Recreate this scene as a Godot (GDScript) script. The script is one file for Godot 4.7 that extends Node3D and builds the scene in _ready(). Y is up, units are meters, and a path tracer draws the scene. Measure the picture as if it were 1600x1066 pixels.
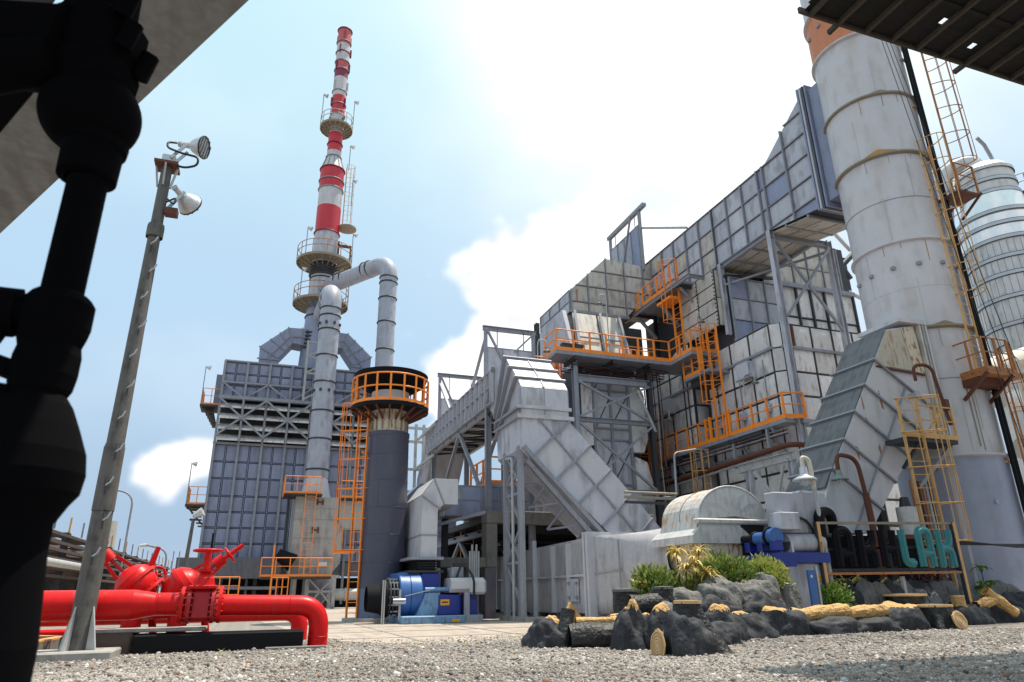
extends Node3D

var M := {}
var used := {}
var cache := {}
var rng := RandomNumberGenerator.new()
var na: PackedByteArray
var nb: PackedByteArray
var ns: PackedByteArray
const UP := Vector3.UP
const BEAMS := "steel_trim"


# ------------------------------------------------------------------ names and nodes
func numbered(called: String) -> String:
	var n: int = used.get(called, 0)
	used[called] = n + 1
	return called if n == 0 else "%s_%03d" % [called, n]


func tag(o: Node3D, label: String, category: String, group := "") -> void:
	o.set_meta("label", label)
	o.set_meta("category", category)
	if group:
		o.set_meta("group", group)


func thing(called: String, label: String, category: String, at := Vector3.ZERO, group := "") -> Node3D:
	var o := Node3D.new()
	o.name = numbered(called)
	add_child(o)
	o.position = at
	tag(o, label, category, group)
	return o


func part(par: Node3D, called: String, mesh: Mesh, mat: String, pos := Vector3.ZERO, b := Basis(), label := "") -> MeshInstance3D:
	var o := MeshInstance3D.new()
	o.name = numbered(called) if par == self else called
	o.mesh = mesh
	o.material_override = M[mat]
	par.add_child(o, true)
	var t := Transform3D(b, pos)
	o.transform = t if par == self else par.global_transform.affine_inverse() * t
	if label:
		o.set_meta("label", label)
	return o


func structure(o: Node3D) -> Node3D:
	o.set_meta("kind", "structure")
	return o


func stuff(o: Node3D) -> Node3D:
	o.set_meta("kind", "stuff")
	return o


# ------------------------------------------------------------------ meshes
func q(st: SurfaceTool, a: Vector3, b: Vector3, c: Vector3, d: Vector3) -> void:
	# corners counter-clockwise seen from outside; written clockwise
	st.add_vertex(a); st.add_vertex(c); st.add_vertex(b)
	st.add_vertex(a); st.add_vertex(d); st.add_vertex(c)


func start(smooth := false) -> SurfaceTool:
	var st := SurfaceTool.new()
	st.begin(Mesh.PRIMITIVE_TRIANGLES)
	st.set_smooth_group(0 if smooth else -1)
	return st


func done(st: SurfaceTool) -> ArrayMesh:
	st.generate_normals()
	return st.commit()


func rk(a: Array) -> String:
	var s := ""
	for v in a:
		s += (v if v is String else "%.3f" % v) + "|"
	return s


func box_mesh(s: Vector3) -> Mesh:
	var k := rk(["b", s.x, s.y, s.z])
	if not cache.has(k):
		var m := BoxMesh.new()
		m.size = s
		cache[k] = m
	return cache[k]


func add_box(st: SurfaceTool, c: Vector3, s: Vector3, b := Basis()) -> void:
	var h := s / 2.0
	var p := []
	for i in 8:
		p.append(c + b * Vector3(h.x if i & 1 else -h.x, h.y if i & 2 else -h.y, h.z if i & 4 else -h.z))
	q(st, p[0], p[4], p[6], p[2]); q(st, p[5], p[1], p[3], p[7])
	q(st, p[4], p[5], p[7], p[6]); q(st, p[1], p[0], p[2], p[3])
	q(st, p[6], p[7], p[3], p[2]); q(st, p[0], p[1], p[5], p[4])


# a box with bevelled edges
func bevel_mesh(s: Vector3, e: float) -> Mesh:
	var k := rk(["bv", s.x, s.y, s.z, e])
	if cache.has(k):
		return cache[k]
	var st := start()
	var h := s / 2.0
	var hull := PackedVector3Array()
	var f := func(x: int, y: int, z: int, ax: int) -> Vector3:
		var v := Vector3(x * (h.x - e), y * (h.y - e), z * (h.z - e))
		v[ax] = [x, y, z][ax] * h[ax]
		return v
	for ax in 3:
		for sg in [-1, 1]:
			var a1 := (ax + 1) % 3
			var a2 := (ax + 2) % 3
			var cs := []
			for pr in [[-1, -1], [1, -1], [1, 1], [-1, 1]]:
				var t := [0, 0, 0]
				t[ax] = sg; t[a1] = pr[0]; t[a2] = pr[1]
				cs.append(f.call(t[0], t[1], t[2], ax))
			if sg > 0:
				q(st, cs[0], cs[1], cs[2], cs[3])
			else:
				q(st, cs[3], cs[2], cs[1], cs[0])
	for ax in 3:
		var a1 := (ax + 1) % 3
		var a2 := (ax + 2) % 3
		for s1 in [-1, 1]:
			for s2 in [-1, 1]:
				var lo := [0, 0, 0]
				lo[ax] = -1; lo[a1] = s1; lo[a2] = s2
				var hi := lo.duplicate()
				hi[ax] = 1
				var c := [f.call(lo[0], lo[1], lo[2], a1), f.call(hi[0], hi[1], hi[2], a1), f.call(hi[0], hi[1], hi[2], a2), f.call(lo[0], lo[1], lo[2], a2)]
				if s1 * s2 < 0:
					q(st, c[0], c[1], c[2], c[3])
				else:
					q(st, c[3], c[2], c[1], c[0])
	for x in [-1, 1]:
		for y in [-1, 1]:
			for z in [-1, 1]:
				var c := [f.call(x, y, z, 0), f.call(x, y, z, 1), f.call(x, y, z, 2)]
				st.add_vertex(c[0])
				st.add_vertex(c[2] if x * y * z > 0 else c[1])
				st.add_vertex(c[1] if x * y * z > 0 else c[2])
	cache[k] = done(st)
	return cache[k]


func bx(par: Node3D, called: String, mat: String, a: Vector3, b: Vector3, label := "", bev := 0.0) -> MeshInstance3D:
	var s := (b - a).abs()
	return part(par, called, bevel_mesh(s, bev) if bev > 0 else box_mesh(s), mat, (a + b) / 2.0, Basis(), label)


# a frame whose z axis runs along d, y axis as near to up as it can be
func along(d: Vector3, up := UP) -> Basis:
	var z := d.normalized()
	var u := up if absf(z.dot(up.normalized())) < 0.98 else Vector3(0, 0, -1) if absf(z.z) < 0.9 else Vector3.RIGHT
	var x := u.cross(z).normalized()
	return Basis(x, z.cross(x), z)


func bar(par: Node3D, called: String, mat: String, a: Vector3, b: Vector3, w: float, h := -1.0, up := UP) -> MeshInstance3D:
	return part(par, called, box_mesh(Vector3(w, h if h > 0 else w, snappedf(a.distance_to(b), 0.01))), mat, (a + b) / 2.0, along(b - a, up))


# a rolled I section from a to b, flanges across "up"
func ibeam(par: Node3D, called: String, mat: String, a: Vector3, b: Vector3, w: float, h := -1.0, up := UP) -> MeshInstance3D:
	h = h if h > 0 else w
	var l := snappedf(a.distance_to(b), 0.01)
	var k := rk(["i", w, h, l])
	if not cache.has(k):
		var st := start()
		var t := maxf(0.018, h * 0.09)
		add_box(st, Vector3(0, h / 2 - t / 2, 0), Vector3(w, t, l))
		add_box(st, Vector3(0, -h / 2 + t / 2, 0), Vector3(w, t, l))
		add_box(st, Vector3.ZERO, Vector3(t, h - 2 * t, l - 0.004))
		cache[k] = done(st)
	return part(par, called, cache[k], mat, (a + b) / 2.0, along(b - a, up))


func tube(par: Node3D, called: String, mat: String, a: Vector3, b: Vector3, r: float, r2 := -1.0, seg := 14, label := "") -> MeshInstance3D:
	var l := snappedf(a.distance_to(b), 0.005)
	var k := rk(["t", r, r2, l, float(seg)])
	if not cache.has(k):
		var m := CylinderMesh.new()
		m.bottom_radius = r
		m.top_radius = r2 if r2 >= 0 else r
		m.height = l
		m.radial_segments = seg
		m.rings = 0
		cache[k] = m
	var y := (b - a).normalized()
	var x := y.cross(Vector3(0, 0, 1) if absf(y.z) < 0.9 else Vector3.RIGHT).normalized()
	return part(par, called, cache[k], mat, (a + b) / 2.0, Basis(x, y, x.cross(y)), label)


# points of a path with its corners rounded
func rounded(pts: Array, rad: float, n := 6) -> Array:
	var out := [pts[0]]
	for i in range(1, pts.size() - 1):
		var p: Vector3 = pts[i]
		var a: Vector3 = pts[i - 1] - p
		var b: Vector3 = pts[i + 1] - p
		var r := minf(rad, minf(a.length(), b.length()) * 0.48)
		var p0 := p + a.normalized() * r
		var p1 := p + b.normalized() * r
		for j in n + 1:
			var t := float(j) / n
			out.append(p0.lerp(p, t).lerp(p.lerp(p1, t), t))
	out.append(pts[-1])
	return out


func sweep_mesh(pts: Array, rads: Array, seg := 12, flat := 1.0, closed := false) -> ArrayMesh:
	var st := start(true)
	var rings := []
	var n := pts.size()
	var x := Vector3.ZERO
	for i in n:
		var d: Vector3
		if closed:
			d = (pts[(i + 1) % n] - pts[(i - 1 + n) % n]).normalized()
		else:
			d = (pts[mini(i + 1, n - 1)] - pts[maxi(i - 1, 0)]).normalized()
		if x == Vector3.ZERO:
			x = d.cross(Vector3(0, 0, 1) if absf(d.z) < 0.9 else Vector3.RIGHT).normalized()
		x = (x - d * x.dot(d)).normalized()
		var y := d.cross(x)
		var ring := []
		var r: float = rads[mini(i, rads.size() - 1)]
		for j in seg:
			var a := TAU * j / seg
			ring.append(pts[i] + x * cos(a) * r + y * sin(a) * r * flat)
		rings.append(ring)
	for i in (n if closed else n - 1):
		var p: Array = rings[i]
		var w: Array = rings[(i + 1) % n]
		for j in seg:
			var k := (j + 1) % seg
			q(st, p[j], p[k], w[k], w[j])
	if not closed:
		st.set_smooth_group(-1)
		for e in [0, n - 1]:
			for j in range(1, seg - 1):
				var c: Array = rings[e]
				st.add_vertex(c[0])
				st.add_vertex(c[j if e == 0 else j + 1])
				st.add_vertex(c[j + 1 if e == 0 else j])
	return done(st)


func sweep(par: Node3D, called: String, mat: String, pts: Array, r: float, seg := 12, label := "") -> MeshInstance3D:
	var c: Vector3 = pts[0]
	var loc := pts.map(func(p): return p - c)
	return part(par, called, sweep_mesh(loc, [r], seg), mat, c, Basis(), label)


func ring_mesh(rad: float, r: float, seg := 32, ts := 6) -> Mesh:
	var k := rk(["ring", rad, r, float(seg)])
	if not cache.has(k):
		var m := TorusMesh.new()
		m.inner_radius = rad - r
		m.outer_radius = rad + r
		m.rings = seg
		m.ring_segments = ts
		cache[k] = m
	return cache[k]


# profile of [radius, height] turned round the y axis; sharp corners stay sharp
func lathe_mesh(prof: Array, seg := 40, from := 0.0, to := TAU) -> ArrayMesh:
	var st := start()
	for i in prof.size() - 1:
		st.set_smooth_group(i + 1)
		for j in seg:
			var a := from + (to - from) * j / seg
			var b := from + (to - from) * (j + 1) / seg
			var r0: float = prof[i][0]
			var r1: float = prof[i + 1][0]
			var y0: float = prof[i][1]
			var y1: float = prof[i + 1][1]
			var p0 := Vector3(cos(a) * r0, y0, -sin(a) * r0)
			var p1 := Vector3(cos(b) * r0, y0, -sin(b) * r0)
			var p2 := Vector3(cos(b) * r1, y1, -sin(b) * r1)
			var p3 := Vector3(cos(a) * r1, y1, -sin(a) * r1)
			if r0 > 0.0001:
				st.add_vertex(p0); st.add_vertex(p2); st.add_vertex(p1)
			if r1 > 0.0001:
				st.add_vertex(p0); st.add_vertex(p3); st.add_vertex(p2)
	return done(st)


func lathe(par: Node3D, called: String, mat: String, pos: Vector3, prof: Array, seg := 40, b := Basis(), label := "") -> MeshInstance3D:
	return part(par, called, lathe_mesh(prof, seg), mat, pos, b, label)


# a flat outline (in space) pushed along dep
func prism_mesh(pts: Array, dep: Vector3) -> ArrayMesh:
	var c: Vector3 = pts[0]
	var n := Vector3.ZERO
	for i in pts.size():
		n += (pts[i] - c).cross(pts[(i + 1) % pts.size()] - c)
	n = n.normalized()
	if n.dot(dep) < 0:
		pts = pts.duplicate()
		pts.reverse()
		n = -n
	var x: Vector3 = (pts[1] - pts[0]).normalized()
	var y := n.cross(x)
	var flat := PackedVector2Array()
	for p in pts:
		flat.append(Vector2((p - c).dot(x), (p - c).dot(y)))
	var tri := Geometry2D.triangulate_polygon(flat)
	var st := start()
	for i in range(0, tri.size(), 3):
		var a: Vector3 = pts[tri[i]] - c
		var b: Vector3 = pts[tri[i + 1]] - c
		var d: Vector3 = pts[tri[i + 2]] - c
		if (b - a).cross(d - a).dot(n) < 0:
			var t := b
			b = d
			d = t
		st.add_vertex(a + dep); st.add_vertex(d + dep); st.add_vertex(b + dep)
		st.add_vertex(a); st.add_vertex(b); st.add_vertex(d)
	for i in pts.size():
		var a: Vector3 = pts[i] - c
		var b: Vector3 = pts[(i + 1) % pts.size()] - c
		q(st, a, b, b + dep, a + dep)
	return done(st)


func prism(par: Node3D, called: String, mat: String, pts: Array, dep: Vector3, label := "") -> MeshInstance3D:
	return part(par, called, prism_mesh(pts, dep), mat, pts[0], Basis(), label)


# outline in the plane across an axis ("x": [z, y] pairs, "z": [x, y] pairs), pushed from a to b along it
func slab(par: Node3D, called: String, mat: String, axis: String, a: float, b: float, pairs: Array, label := "") -> MeshInstance3D:
	var pts := []
	for p in pairs:
		pts.append(Vector3(a, p[1], p[0]) if axis == "x" else Vector3(p[0], p[1], a))
	return prism(par, called, mat, pts, Vector3(b - a, 0, 0) if axis == "x" else Vector3(0, 0, b - a), label)


# a sheet-metal plate that bulges a little between its edges
func pillow_mesh(w: float, h: float, th: float, bulge: float) -> Mesh:
	var k := rk(["pl", w, h, th, bulge])
	if not cache.has(k):
		var st := start(true)
		var rows := []
		for j in 5:
			var row := []
			for i in 5:
				var x := -1.0 + i * 0.5
				var y := -1.0 + j * 0.5
				row.append(Vector3(x * w / 2, y * h / 2, th / 2 + bulge * (1 - x * x) * (1 - y * y)))
			rows.append(row)
		for j in 4:
			for i in 4:
				q(st, rows[j][i], rows[j][i + 1], rows[j + 1][i + 1], rows[j + 1][i])
		st.set_smooth_group(-1)
		var c := [rows[0][0], rows[0][4], rows[4][4], rows[4][0]]
		for i in 4:
			var a: Vector3 = c[i]
			var b: Vector3 = c[(i + 1) % 4]
			q(st, Vector3(a.x, a.y, -th / 2), Vector3(b.x, b.y, -th / 2), b, a)
		cache[k] = done(st)
	return cache[k]


# plates and stiffeners on a wall: origin o, directions u and v in the wall, n out of it; us and vs are where the joints run
func panels(par: Node3D, mats: Array, o: Vector3, u: Vector3, v: Vector3, n: Vector3, us: Array, vs: Array, opt := {}) -> void:
	var gap: float = opt.get("gap", 0.05)
	var th: float = opt.get("thick", 0.025)
	var rib: float = opt.get("rib", 0.06)
	var out: float = opt.get("out", 0.09)
	var rm: String = opt.get("rib_mat", "steel_trim")
	var bulge: float = opt.get("bulge", 0.012)
	var outline = opt.get("outline", null)
	var poly := PackedVector2Array()
	if outline:
		for p in outline:
			poly.append(Vector2(p[0], p[1]))
	var bs := Basis(u, v, n) if u.cross(v).dot(n) > 0 else Basis(-u, v, n)
	for i in us.size() - 1:
		for j in vs.size() - 1:
			var x0: float = us[i] + gap / 2
			var x1: float = us[i + 1] - gap / 2
			var y0: float = vs[j] + gap / 2
			var y1: float = vs[j + 1] - gap / 2
			if x1 - x0 < 0.03 or y1 - y0 < 0.03:
				continue
			var mt: String = mats[rng.randi() % mats.size()]
			if outline:
				var cell := PackedVector2Array([Vector2(x0, y0), Vector2(x1, y0), Vector2(x1, y1), Vector2(x0, y1)])
				var whole := true
				for p in cell:
					whole = whole and Geometry2D.is_point_in_polygon(p, poly)
				if not whole:
					for piece in Geometry2D.intersect_polygons(cell, poly):
						var pts := []
						for p in piece:
							pts.append(o + u * p.x + v * p.y)
						if pts.size() > 2:
							prism(par, "panel", mt, pts, n * th)
					continue
			var tilt := Basis(u, rng.randf_range(-0.007, 0.007)) * Basis(v, rng.randf_range(-0.007, 0.007))
			part(par, "panel", pillow_mesh(snappedf(x1 - x0, 0.005), snappedf(y1 - y0, 0.005), th, bulge * [0.6, 1.0, 1.4][rng.randi() % 3]), mt, o + u * (x0 + x1) / 2 + v * (y0 + y1) / 2 + n * (th / 2 + 0.003), tilt * bs)
	var ru: Array = opt.get("ribs_u", us)
	var rv: Array = opt.get("ribs_v", vs)
	for k in 2:
		for t in (ru if k == 0 else rv):
			var a := Vector2(t, vs[0]) if k == 0 else Vector2(us[0], t)
			var b := Vector2(t, vs[-1]) if k == 0 else Vector2(us[-1], t)
			var lines := [PackedVector2Array([a, b])]
			if outline:
				var grown := Geometry2D.offset_polygon(poly, 0.02)
				lines = Geometry2D.intersect_polyline_with_polygon(PackedVector2Array([a, b]), grown[0])
			var dp := out if k == 0 else out * 0.72
			var wd := rib if k == 0 else rib * 0.7
			for l in lines:
				var pa: Vector3 = o + u * l[0].x + v * l[0].y + n * dp / 2
				var pb: Vector3 = o + u * l[-1].x + v * l[-1].y + n * dp / 2
				if pa.distance_to(pb) > 0.08:
					bar(par, "stiffener", rm, pa, pb, wd, dp, n)


func steps(a: float, b: float, n: int) -> Array:
	var r := []
	for i in n + 1:
		r.append(lerpf(a, b, float(i) / n))
	return r


# a guard rail along deck points
func railing(par: Node3D, mat: String, pts: Array, h := 1.0, gap := 1.0, toe := 0.12, r := 0.024) -> void:
	for i in pts.size() - 1:
		var a: Vector3 = pts[i]
		var b: Vector3 = pts[i + 1]
		var n := maxi(1, roundi(a.distance_to(b) / gap))
		for k in range(0 if i == 0 else 1, n + 1):
			var p := a.lerp(b, float(k) / n)
			bar(par, "post", mat, p, p + UP * h, r * 2.2, r * 2.2)
		tube(par, "top_rail", mat, a + UP * h, b + UP * h, r, -1, 8)
		tube(par, "mid_rail", mat, a + UP * h * 0.55, b + UP * h * 0.55, r * 0.8, -1, 8)
		if toe > 0:
			bar(par, "toe_board", mat, a + UP * toe / 2, b + UP * toe / 2, 0.012, toe)


func arc(c: Vector3, r: float, a0: float, a1: float, n: int) -> Array:
	var out := []
	for i in n + 1:
		var a := lerpf(a0, a1, float(i) / n)
		out.append(c + Vector3(cos(a) * r, 0, -sin(a) * r))
	return out


# ladder from a up to b; side is half its width sideways, back points to the climber (cage side)
func ladder(par: Node3D, mat: String, a: Vector3, b: Vector3, side: Vector3, back: Vector3, cage_from := -1.0, step := 0.3, w := 0.05) -> void:
	for s in [-1, 1]:
		bar(par, "side_rail", mat, a + side * s, b + side * s, w, w * 0.5, side)
	var l := a.distance_to(b)
	var d := (b - a).normalized()
	var n := int(l / step)
	for i in n:
		var p := a + d * (i + 0.5) * step
		tube(par, "rung", mat, p - side, p + side, 0.013, -1, 6)
	if cage_from >= 0:
		var rad := 0.36
		var hoops := maxi(2, roundi((l - cage_from) / 0.95))
		var feet := []
		for i in hoops + 1:
			var p := a + d * lerpf(cage_from, l, float(i) / hoops)
			var pts := []
			for k in 13:
				var t: float = PI * k / 12
				pts.append(p + side.normalized() * cos(t) * rad * 0.95 + back.normalized() * sin(t) * rad * 1.9)
			pts.push_front(p + side)
			pts.append(p - side)
			sweep(par, "cage_hoop", mat, pts, 0.017, 6)
			feet.append(p)
		for k in [2, 4, 6, 8, 10]:
			var t: float = PI * k / 12
			var off := side.normalized() * cos(t) * rad * 0.95 + back.normalized() * sin(t) * rad * 1.9
			bar(par, "cage_bar", mat, feet[0] + off, feet[-1] + off, 0.025, 0.012)


# lump of stone: a ball pushed about by noise, its foot buried
func lump(size: Vector3, sd: int, rough := 0.35, detail := 14) -> Array:
	var f := FastNoiseLite.new()
	f.seed = sd
	f.frequency = 0.8
	f.fractal_octaves = 2
	f.fractal_gain = 0.4
	var h := FastNoiseLite.new()
	h.seed = sd + 90
	h.noise_type = FastNoiseLite.TYPE_CELLULAR
	h.frequency = 1.15
	h.cellular_return_type = FastNoiseLite.RETURN_DISTANCE2_SUB
	var g := FastNoiseLite.new()
	g.seed = sd + 50
	g.noise_type = FastNoiseLite.TYPE_CELLULAR
	g.frequency = 0.8
	g.cellular_return_type = FastNoiseLite.RETURN_DISTANCE
	var rows := []
	for i in detail + 1:
		var row := []
		var e := lerpf(-0.35, PI / 2, float(i) / detail)
		for j in detail * 2:
			var a := TAU * j / (detail * 2)
			var d := Vector3(cos(e) * cos(a), sin(e), cos(e) * sin(a))
			var sq := pow(pow(absf(d.x), 2.7) + pow(absf(d.y), 2.7) + pow(absf(d.z), 2.7), -1.0 / 2.7)
			var r := sq * (1.0 + f.get_noise_3dv(d * 1.25) * rough * 0.9 + (g.get_noise_3dv(d * 1.1) + 0.4) * rough * 0.35 - 0.11 * exp(-(h.get_noise_3dv(d) + 1.0) * 13.0))
			row.append(Vector3(d.x * size.x * 0.5, maxf(d.y, -0.2) * size.y, d.z * size.z * 0.5) * r)
		rows.append(row)
	return rows


func grid_mesh(rows: Array, keep: Callable) -> ArrayMesh:
	var st := start(true)
	var any := false
	for i in rows.size() - 1:
		var n: int = rows[i].size()
		for j in n:
			var a: Vector3 = rows[i][j]
			var b: Vector3 = rows[i][(j + 1) % n]
			var c: Vector3 = rows[i + 1][(j + 1) % n]
			var d: Vector3 = rows[i + 1][j]
			var m := (a + b + c + d) / 4.0
			if keep.call(m, (d - b).cross(c - a).normalized()):
				any = true
				q(st, a, d, c, b)
	return done(st) if any else null


# ------------------------------------------------------------------ materials
func noise_bytes(sd: int, freq: float, oct: int, type := FastNoiseLite.TYPE_SIMPLEX_SMOOTH) -> PackedByteArray:
	var f := FastNoiseLite.new()
	f.seed = sd
	f.noise_type = type
	f.frequency = freq
	f.fractal_octaves = oct
	var im := f.get_seamless_image(256, 256)
	im.convert(Image.FORMAT_L8)
	return im.get_data()


func ss(a: float, b: float, x: float) -> float:
	return smoothstep(a, b, x)


# base: real-world (linear) colour; grime: colour that weather lays over it; rust the same
func stain_image(base: Color, grime: Color, g_amt: float, rust: Color, r_amt: float, off: int, fine: float, r_from := 0.64) -> Image:
	var bytes := PackedByteArray()
	bytes.resize(256 * 256 * 3)
	var i := 0
	for y in 256:
		var yy := absi(128 - y) >> 2
		for x in 256:
			var a := na[((y + off * 3) & 255) * 256 + ((x + off) & 255)] / 255.0
			var b := nb[y * 256 + ((x + off * 2) & 255)] / 255.0
			var s := ns[((yy + off) & 255) * 256 + ((x + off * 5) & 255)] / 255.0
			var g := ss(0.42, 0.78, a * 0.5 + s * 0.5) * g_amt
			var r := ss(r_from, r_from + 0.16, s * 0.55 + a * 0.3 + b * 0.15) * r_amt
			var m := 1.0 + (b - 0.5) * fine + (a - 0.5) * fine * 0.8
			var c := (base * m).lerp(grime, g).lerp(rust, r).clamp().linear_to_srgb()
			bytes[i] = c.r8
			bytes[i + 1] = c.g8
			bytes[i + 2] = c.b8
			i += 3
	return Image.create_from_data(256, 256, false, Image.FORMAT_RGB8, bytes)


func weathered(called: String, base: Color, rough: float, o := {}) -> StandardMaterial3D:
	var m := StandardMaterial3D.new()
	m.resource_name = called
	var tx := stain_image(base, o.get("grime", base * 0.45), o.get("dirt", 0.5), o.get("rust_tone", Color(0.2, 0.07, 0.02)), o.get("rust", 0.0), o.get("off", 0), o.get("fine", 0.18), o.get("rust_from", 0.64))
	m.albedo_texture = ImageTexture.create_from_image(tx)
	m.uv1_triplanar = true
	m.uv1_world_triplanar = true
	var sc: float = 1.0 / o.get("tile", 4.0)
	m.uv1_scale = Vector3(sc, sc, sc)
	m.uv1_offset = Vector3(0.13 * o.get("off", 0), 0.21 * o.get("off", 0), 0.37 * o.get("off", 0))
	m.roughness = rough
	m.metallic = o.get("metal", 0.0)
	m.metallic_specular = o.get("spec", 0.5)
	if o.has("bump"):
		m.heightmap_enabled = true
		m.heightmap_texture = bump_texture
		m.heightmap_scale = o.bump
	if o.has("coat"):
		m.clearcoat_enabled = true
		m.clearcoat = o.coat
		m.clearcoat_roughness = 0.12
	M[called] = m
	return m


var bump_texture: ImageTexture


func plain_mat(called: String, c: Color, rough := 0.6, metal := 0.0) -> StandardMaterial3D:
	var m := StandardMaterial3D.new()
	m.resource_name = called
	m.albedo_color = c.linear_to_srgb()
	m.roughness = rough
	m.metallic = metal
	M[called] = m
	return m


func make_materials() -> void:
	na = noise_bytes(11, 0.012, 5)
	nb = noise_bytes(23, 0.09, 3)
	ns = noise_bytes(37, 0.045, 3)
	var bi := Image.create_from_data(256, 256, false, Image.FORMAT_L8, noise_bytes(51, 0.035, 5))
	bump_texture = ImageTexture.create_from_image(bi)
	var rust := Color(0.30, 0.12, 0.035)
	for k in 3:
		var v := [1.0, 0.9, 1.1][k] as float
		weathered("boiler_blue_%d" % k, Color(0.24, 0.27, 0.385) * v, 0.5, {"off": 7 + 31 * k, "dirt": 0.35, "tile": 3.7, "fine": 0.14})
		weathered("duct_grey_%d" % k, Color(0.46, 0.465, 0.52) * v, 0.42, {"off": 17 + 29 * k, "grime": Color(0.17, 0.17, 0.18), "dirt": 0.6, "rust": 0.1, "rust_tone": Color(0.26, 0.2, 0.15), "tile": 4.3, "fine": 0.12})
		weathered("pale_panel_%d" % k, Color(0.69, 0.67, 0.665) * v, 0.6, {"off": 3 + 41 * k, "dirt": 0.36, "grime": Color(0.22, 0.21, 0.2), "rust": 0.42, "rust_from": 0.57, "rust_tone": Color(0.30, 0.19, 0.11), "tile": 3.1})
	for k in 2:
		weathered("wind_grey_%d" % k, Color(0.43, 0.415, 0.435) * [1.0, 0.85][k], 0.5, {"off": 77 + 29 * k, "dirt": 0.45, "grime": Color(0.14, 0.135, 0.13), "tile": 3.1})
		weathered("ochre_panel_%d" % k, Color(0.57, 0.53, 0.48) * [1.0, 0.86][k], 0.6, {"off": 61 + 29 * k, "dirt": 0.6, "grime": Color(0.2, 0.19, 0.165), "rust": 0.3, "rust_tone": Color(0.33, 0.17, 0.06), "tile": 3.3})
	weathered("sunlit_duct", Color(0.60, 0.595, 0.59), 0.42, {"off": 5, "dirt": 0.2, "rust": 0.12, "tile": 5.0, "fine": 0.06})  # paler copy of the duct grey for facets the sun strikes
	weathered("light_duct", Color(0.53, 0.53, 0.565), 0.42, {"off": 45, "grime": Color(0.22, 0.22, 0.23), "dirt": 0.4, "tile": 5.0, "fine": 0.06})
	weathered("steel_trim", Color(0.27, 0.28, 0.32), 0.5, {"off": 91, "dirt": 0.4, "tile": 2.0})
	weathered("seam_grey", Color(0.055, 0.056, 0.062), 0.6, {"off": 9, "dirt": 0.5, "rust": 0.2, "tile": 1.7})
	weathered("pipe_grey", Color(0.36, 0.385, 0.455), 0.5, {"off": 12, "dirt": 0.5, "tile": 4.0, "rust": 0.15, "rust_from": 0.6})
	weathered("stain_orange", Color(0.50, 0.24, 0.045), 0.7, {"off": 34, "dirt": 0.6, "grime": Color(0.42, 0.33, 0.18), "tile": 0.8})
	weathered("steel_dark", Color(0.035, 0.037, 0.044), 0.6, {"off": 95, "dirt": 0.5, "tile": 2.0})
	weathered("steel_light", Color(0.42, 0.43, 0.43), 0.5, {"off": 99, "dirt": 0.5, "rust": 0.2, "tile": 2.0})
	weathered("navy_shell", Color(0.055, 0.058, 0.092), 0.42, {"off": 13, "dirt": 0.4, "grime": Color(0.09, 0.085, 0.085), "tile": 5.0, "fine": 0.15})
	weathered("navy_patch", Color(0.12, 0.15, 0.24), 0.5, {"off": 19, "dirt": 0.5, "grime": Color(0.06, 0.07, 0.1), "tile": 1.3, "fine": 0.4})
	weathered("boiler_foot", Color(0.14, 0.14, 0.165), 0.6, {"off": 29, "dirt": 0.5, "tile": 3.0})
	weathered("cream_rust", Color(0.62, 0.55, 0.42), 0.6, {"off": 33, "dirt": 0.5, "grime": Color(0.3, 0.24, 0.17), "rust": 0.95, "rust_from": 0.52, "rust_tone": rust, "tile": 1.4})
	weathered("ochre_rust", Color(0.50, 0.45, 0.36), 0.6, {"off": 36, "dirt": 0.6, "grime": Color(0.36, 0.34, 0.31), "rust": 0.7, "rust_from": 0.54, "rust_tone": Color(0.40, 0.20, 0.07), "tile": 1.7})
	weathered("stack_shell", Color(0.57, 0.55, 0.57), 0.45, {"off": 39, "dirt": 0.22, "rust": 0.3, "rust_from": 0.58, "rust_tone": Color(0.40, 0.31, 0.19), "tile": 5.0, "fine": 0.07})
	weathered("stack_low", Color(0.34, 0.36, 0.46), 0.45, {"off": 43, "dirt": 0.3, "rust": 0.12, "rust_tone": Color(0.35, 0.25, 0.12), "tile": 5.0, "fine": 0.1})
	weathered("stack_orange", Color(0.58, 0.21, 0.095), 0.6, {"off": 47, "dirt": 0.4, "grime": Color(0.40, 0.13, 0.06), "tile": 3.0, "fine": 0.2})
	weathered("ring_rust", Color(0.28, 0.24, 0.18), 0.7, {"off": 57, "dirt": 0.5, "rust": 0.9, "rust_tone": Color(0.55, 0.28, 0.04), "tile": 2.0})
	weathered("band_red", Color(0.50, 0.018, 0.035), 0.45, {"off": 53, "dirt": 0.25, "tile": 6.0})
	weathered("band_faded", Color(0.50, 0.10, 0.11), 0.55, {"off": 59, "dirt": 0.3, "tile": 6.0})
	weathered("band_wine", Color(0.20, 0.012, 0.05), 0.5, {"off": 63, "dirt": 0.2, "tile": 6.0})
	weathered("band_white", Color(0.52, 0.52, 0.54), 0.5, {"off": 67, "dirt": 0.35, "tile": 6.0})
	weathered("orange_paint", Color(0.95, 0.275, 0.022), 0.45, {"off": 71, "dirt": 0.35, "grime": Color(0.45, 0.13, 0.03), "tile": 1.5, "fine": 0.15})
	weathered("yellow_paint", Color(0.66, 0.37, 0.12), 0.5, {"off": 73, "dirt": 0.5, "grime": Color(0.4, 0.22, 0.09), "rust": 0.3, "tile": 1.5})
	weathered("rusty_orange", Color(0.40, 0.16, 0.045), 0.6, {"off": 79, "dirt": 0.5, "rust": 0.8, "rust_tone": Color(0.17, 0.045, 0.015), "tile": 0.8})
	weathered("rust_brown", Color(0.12, 0.035, 0.018), 0.7, {"off": 81, "dirt": 0.4, "tile": 1.0})
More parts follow.
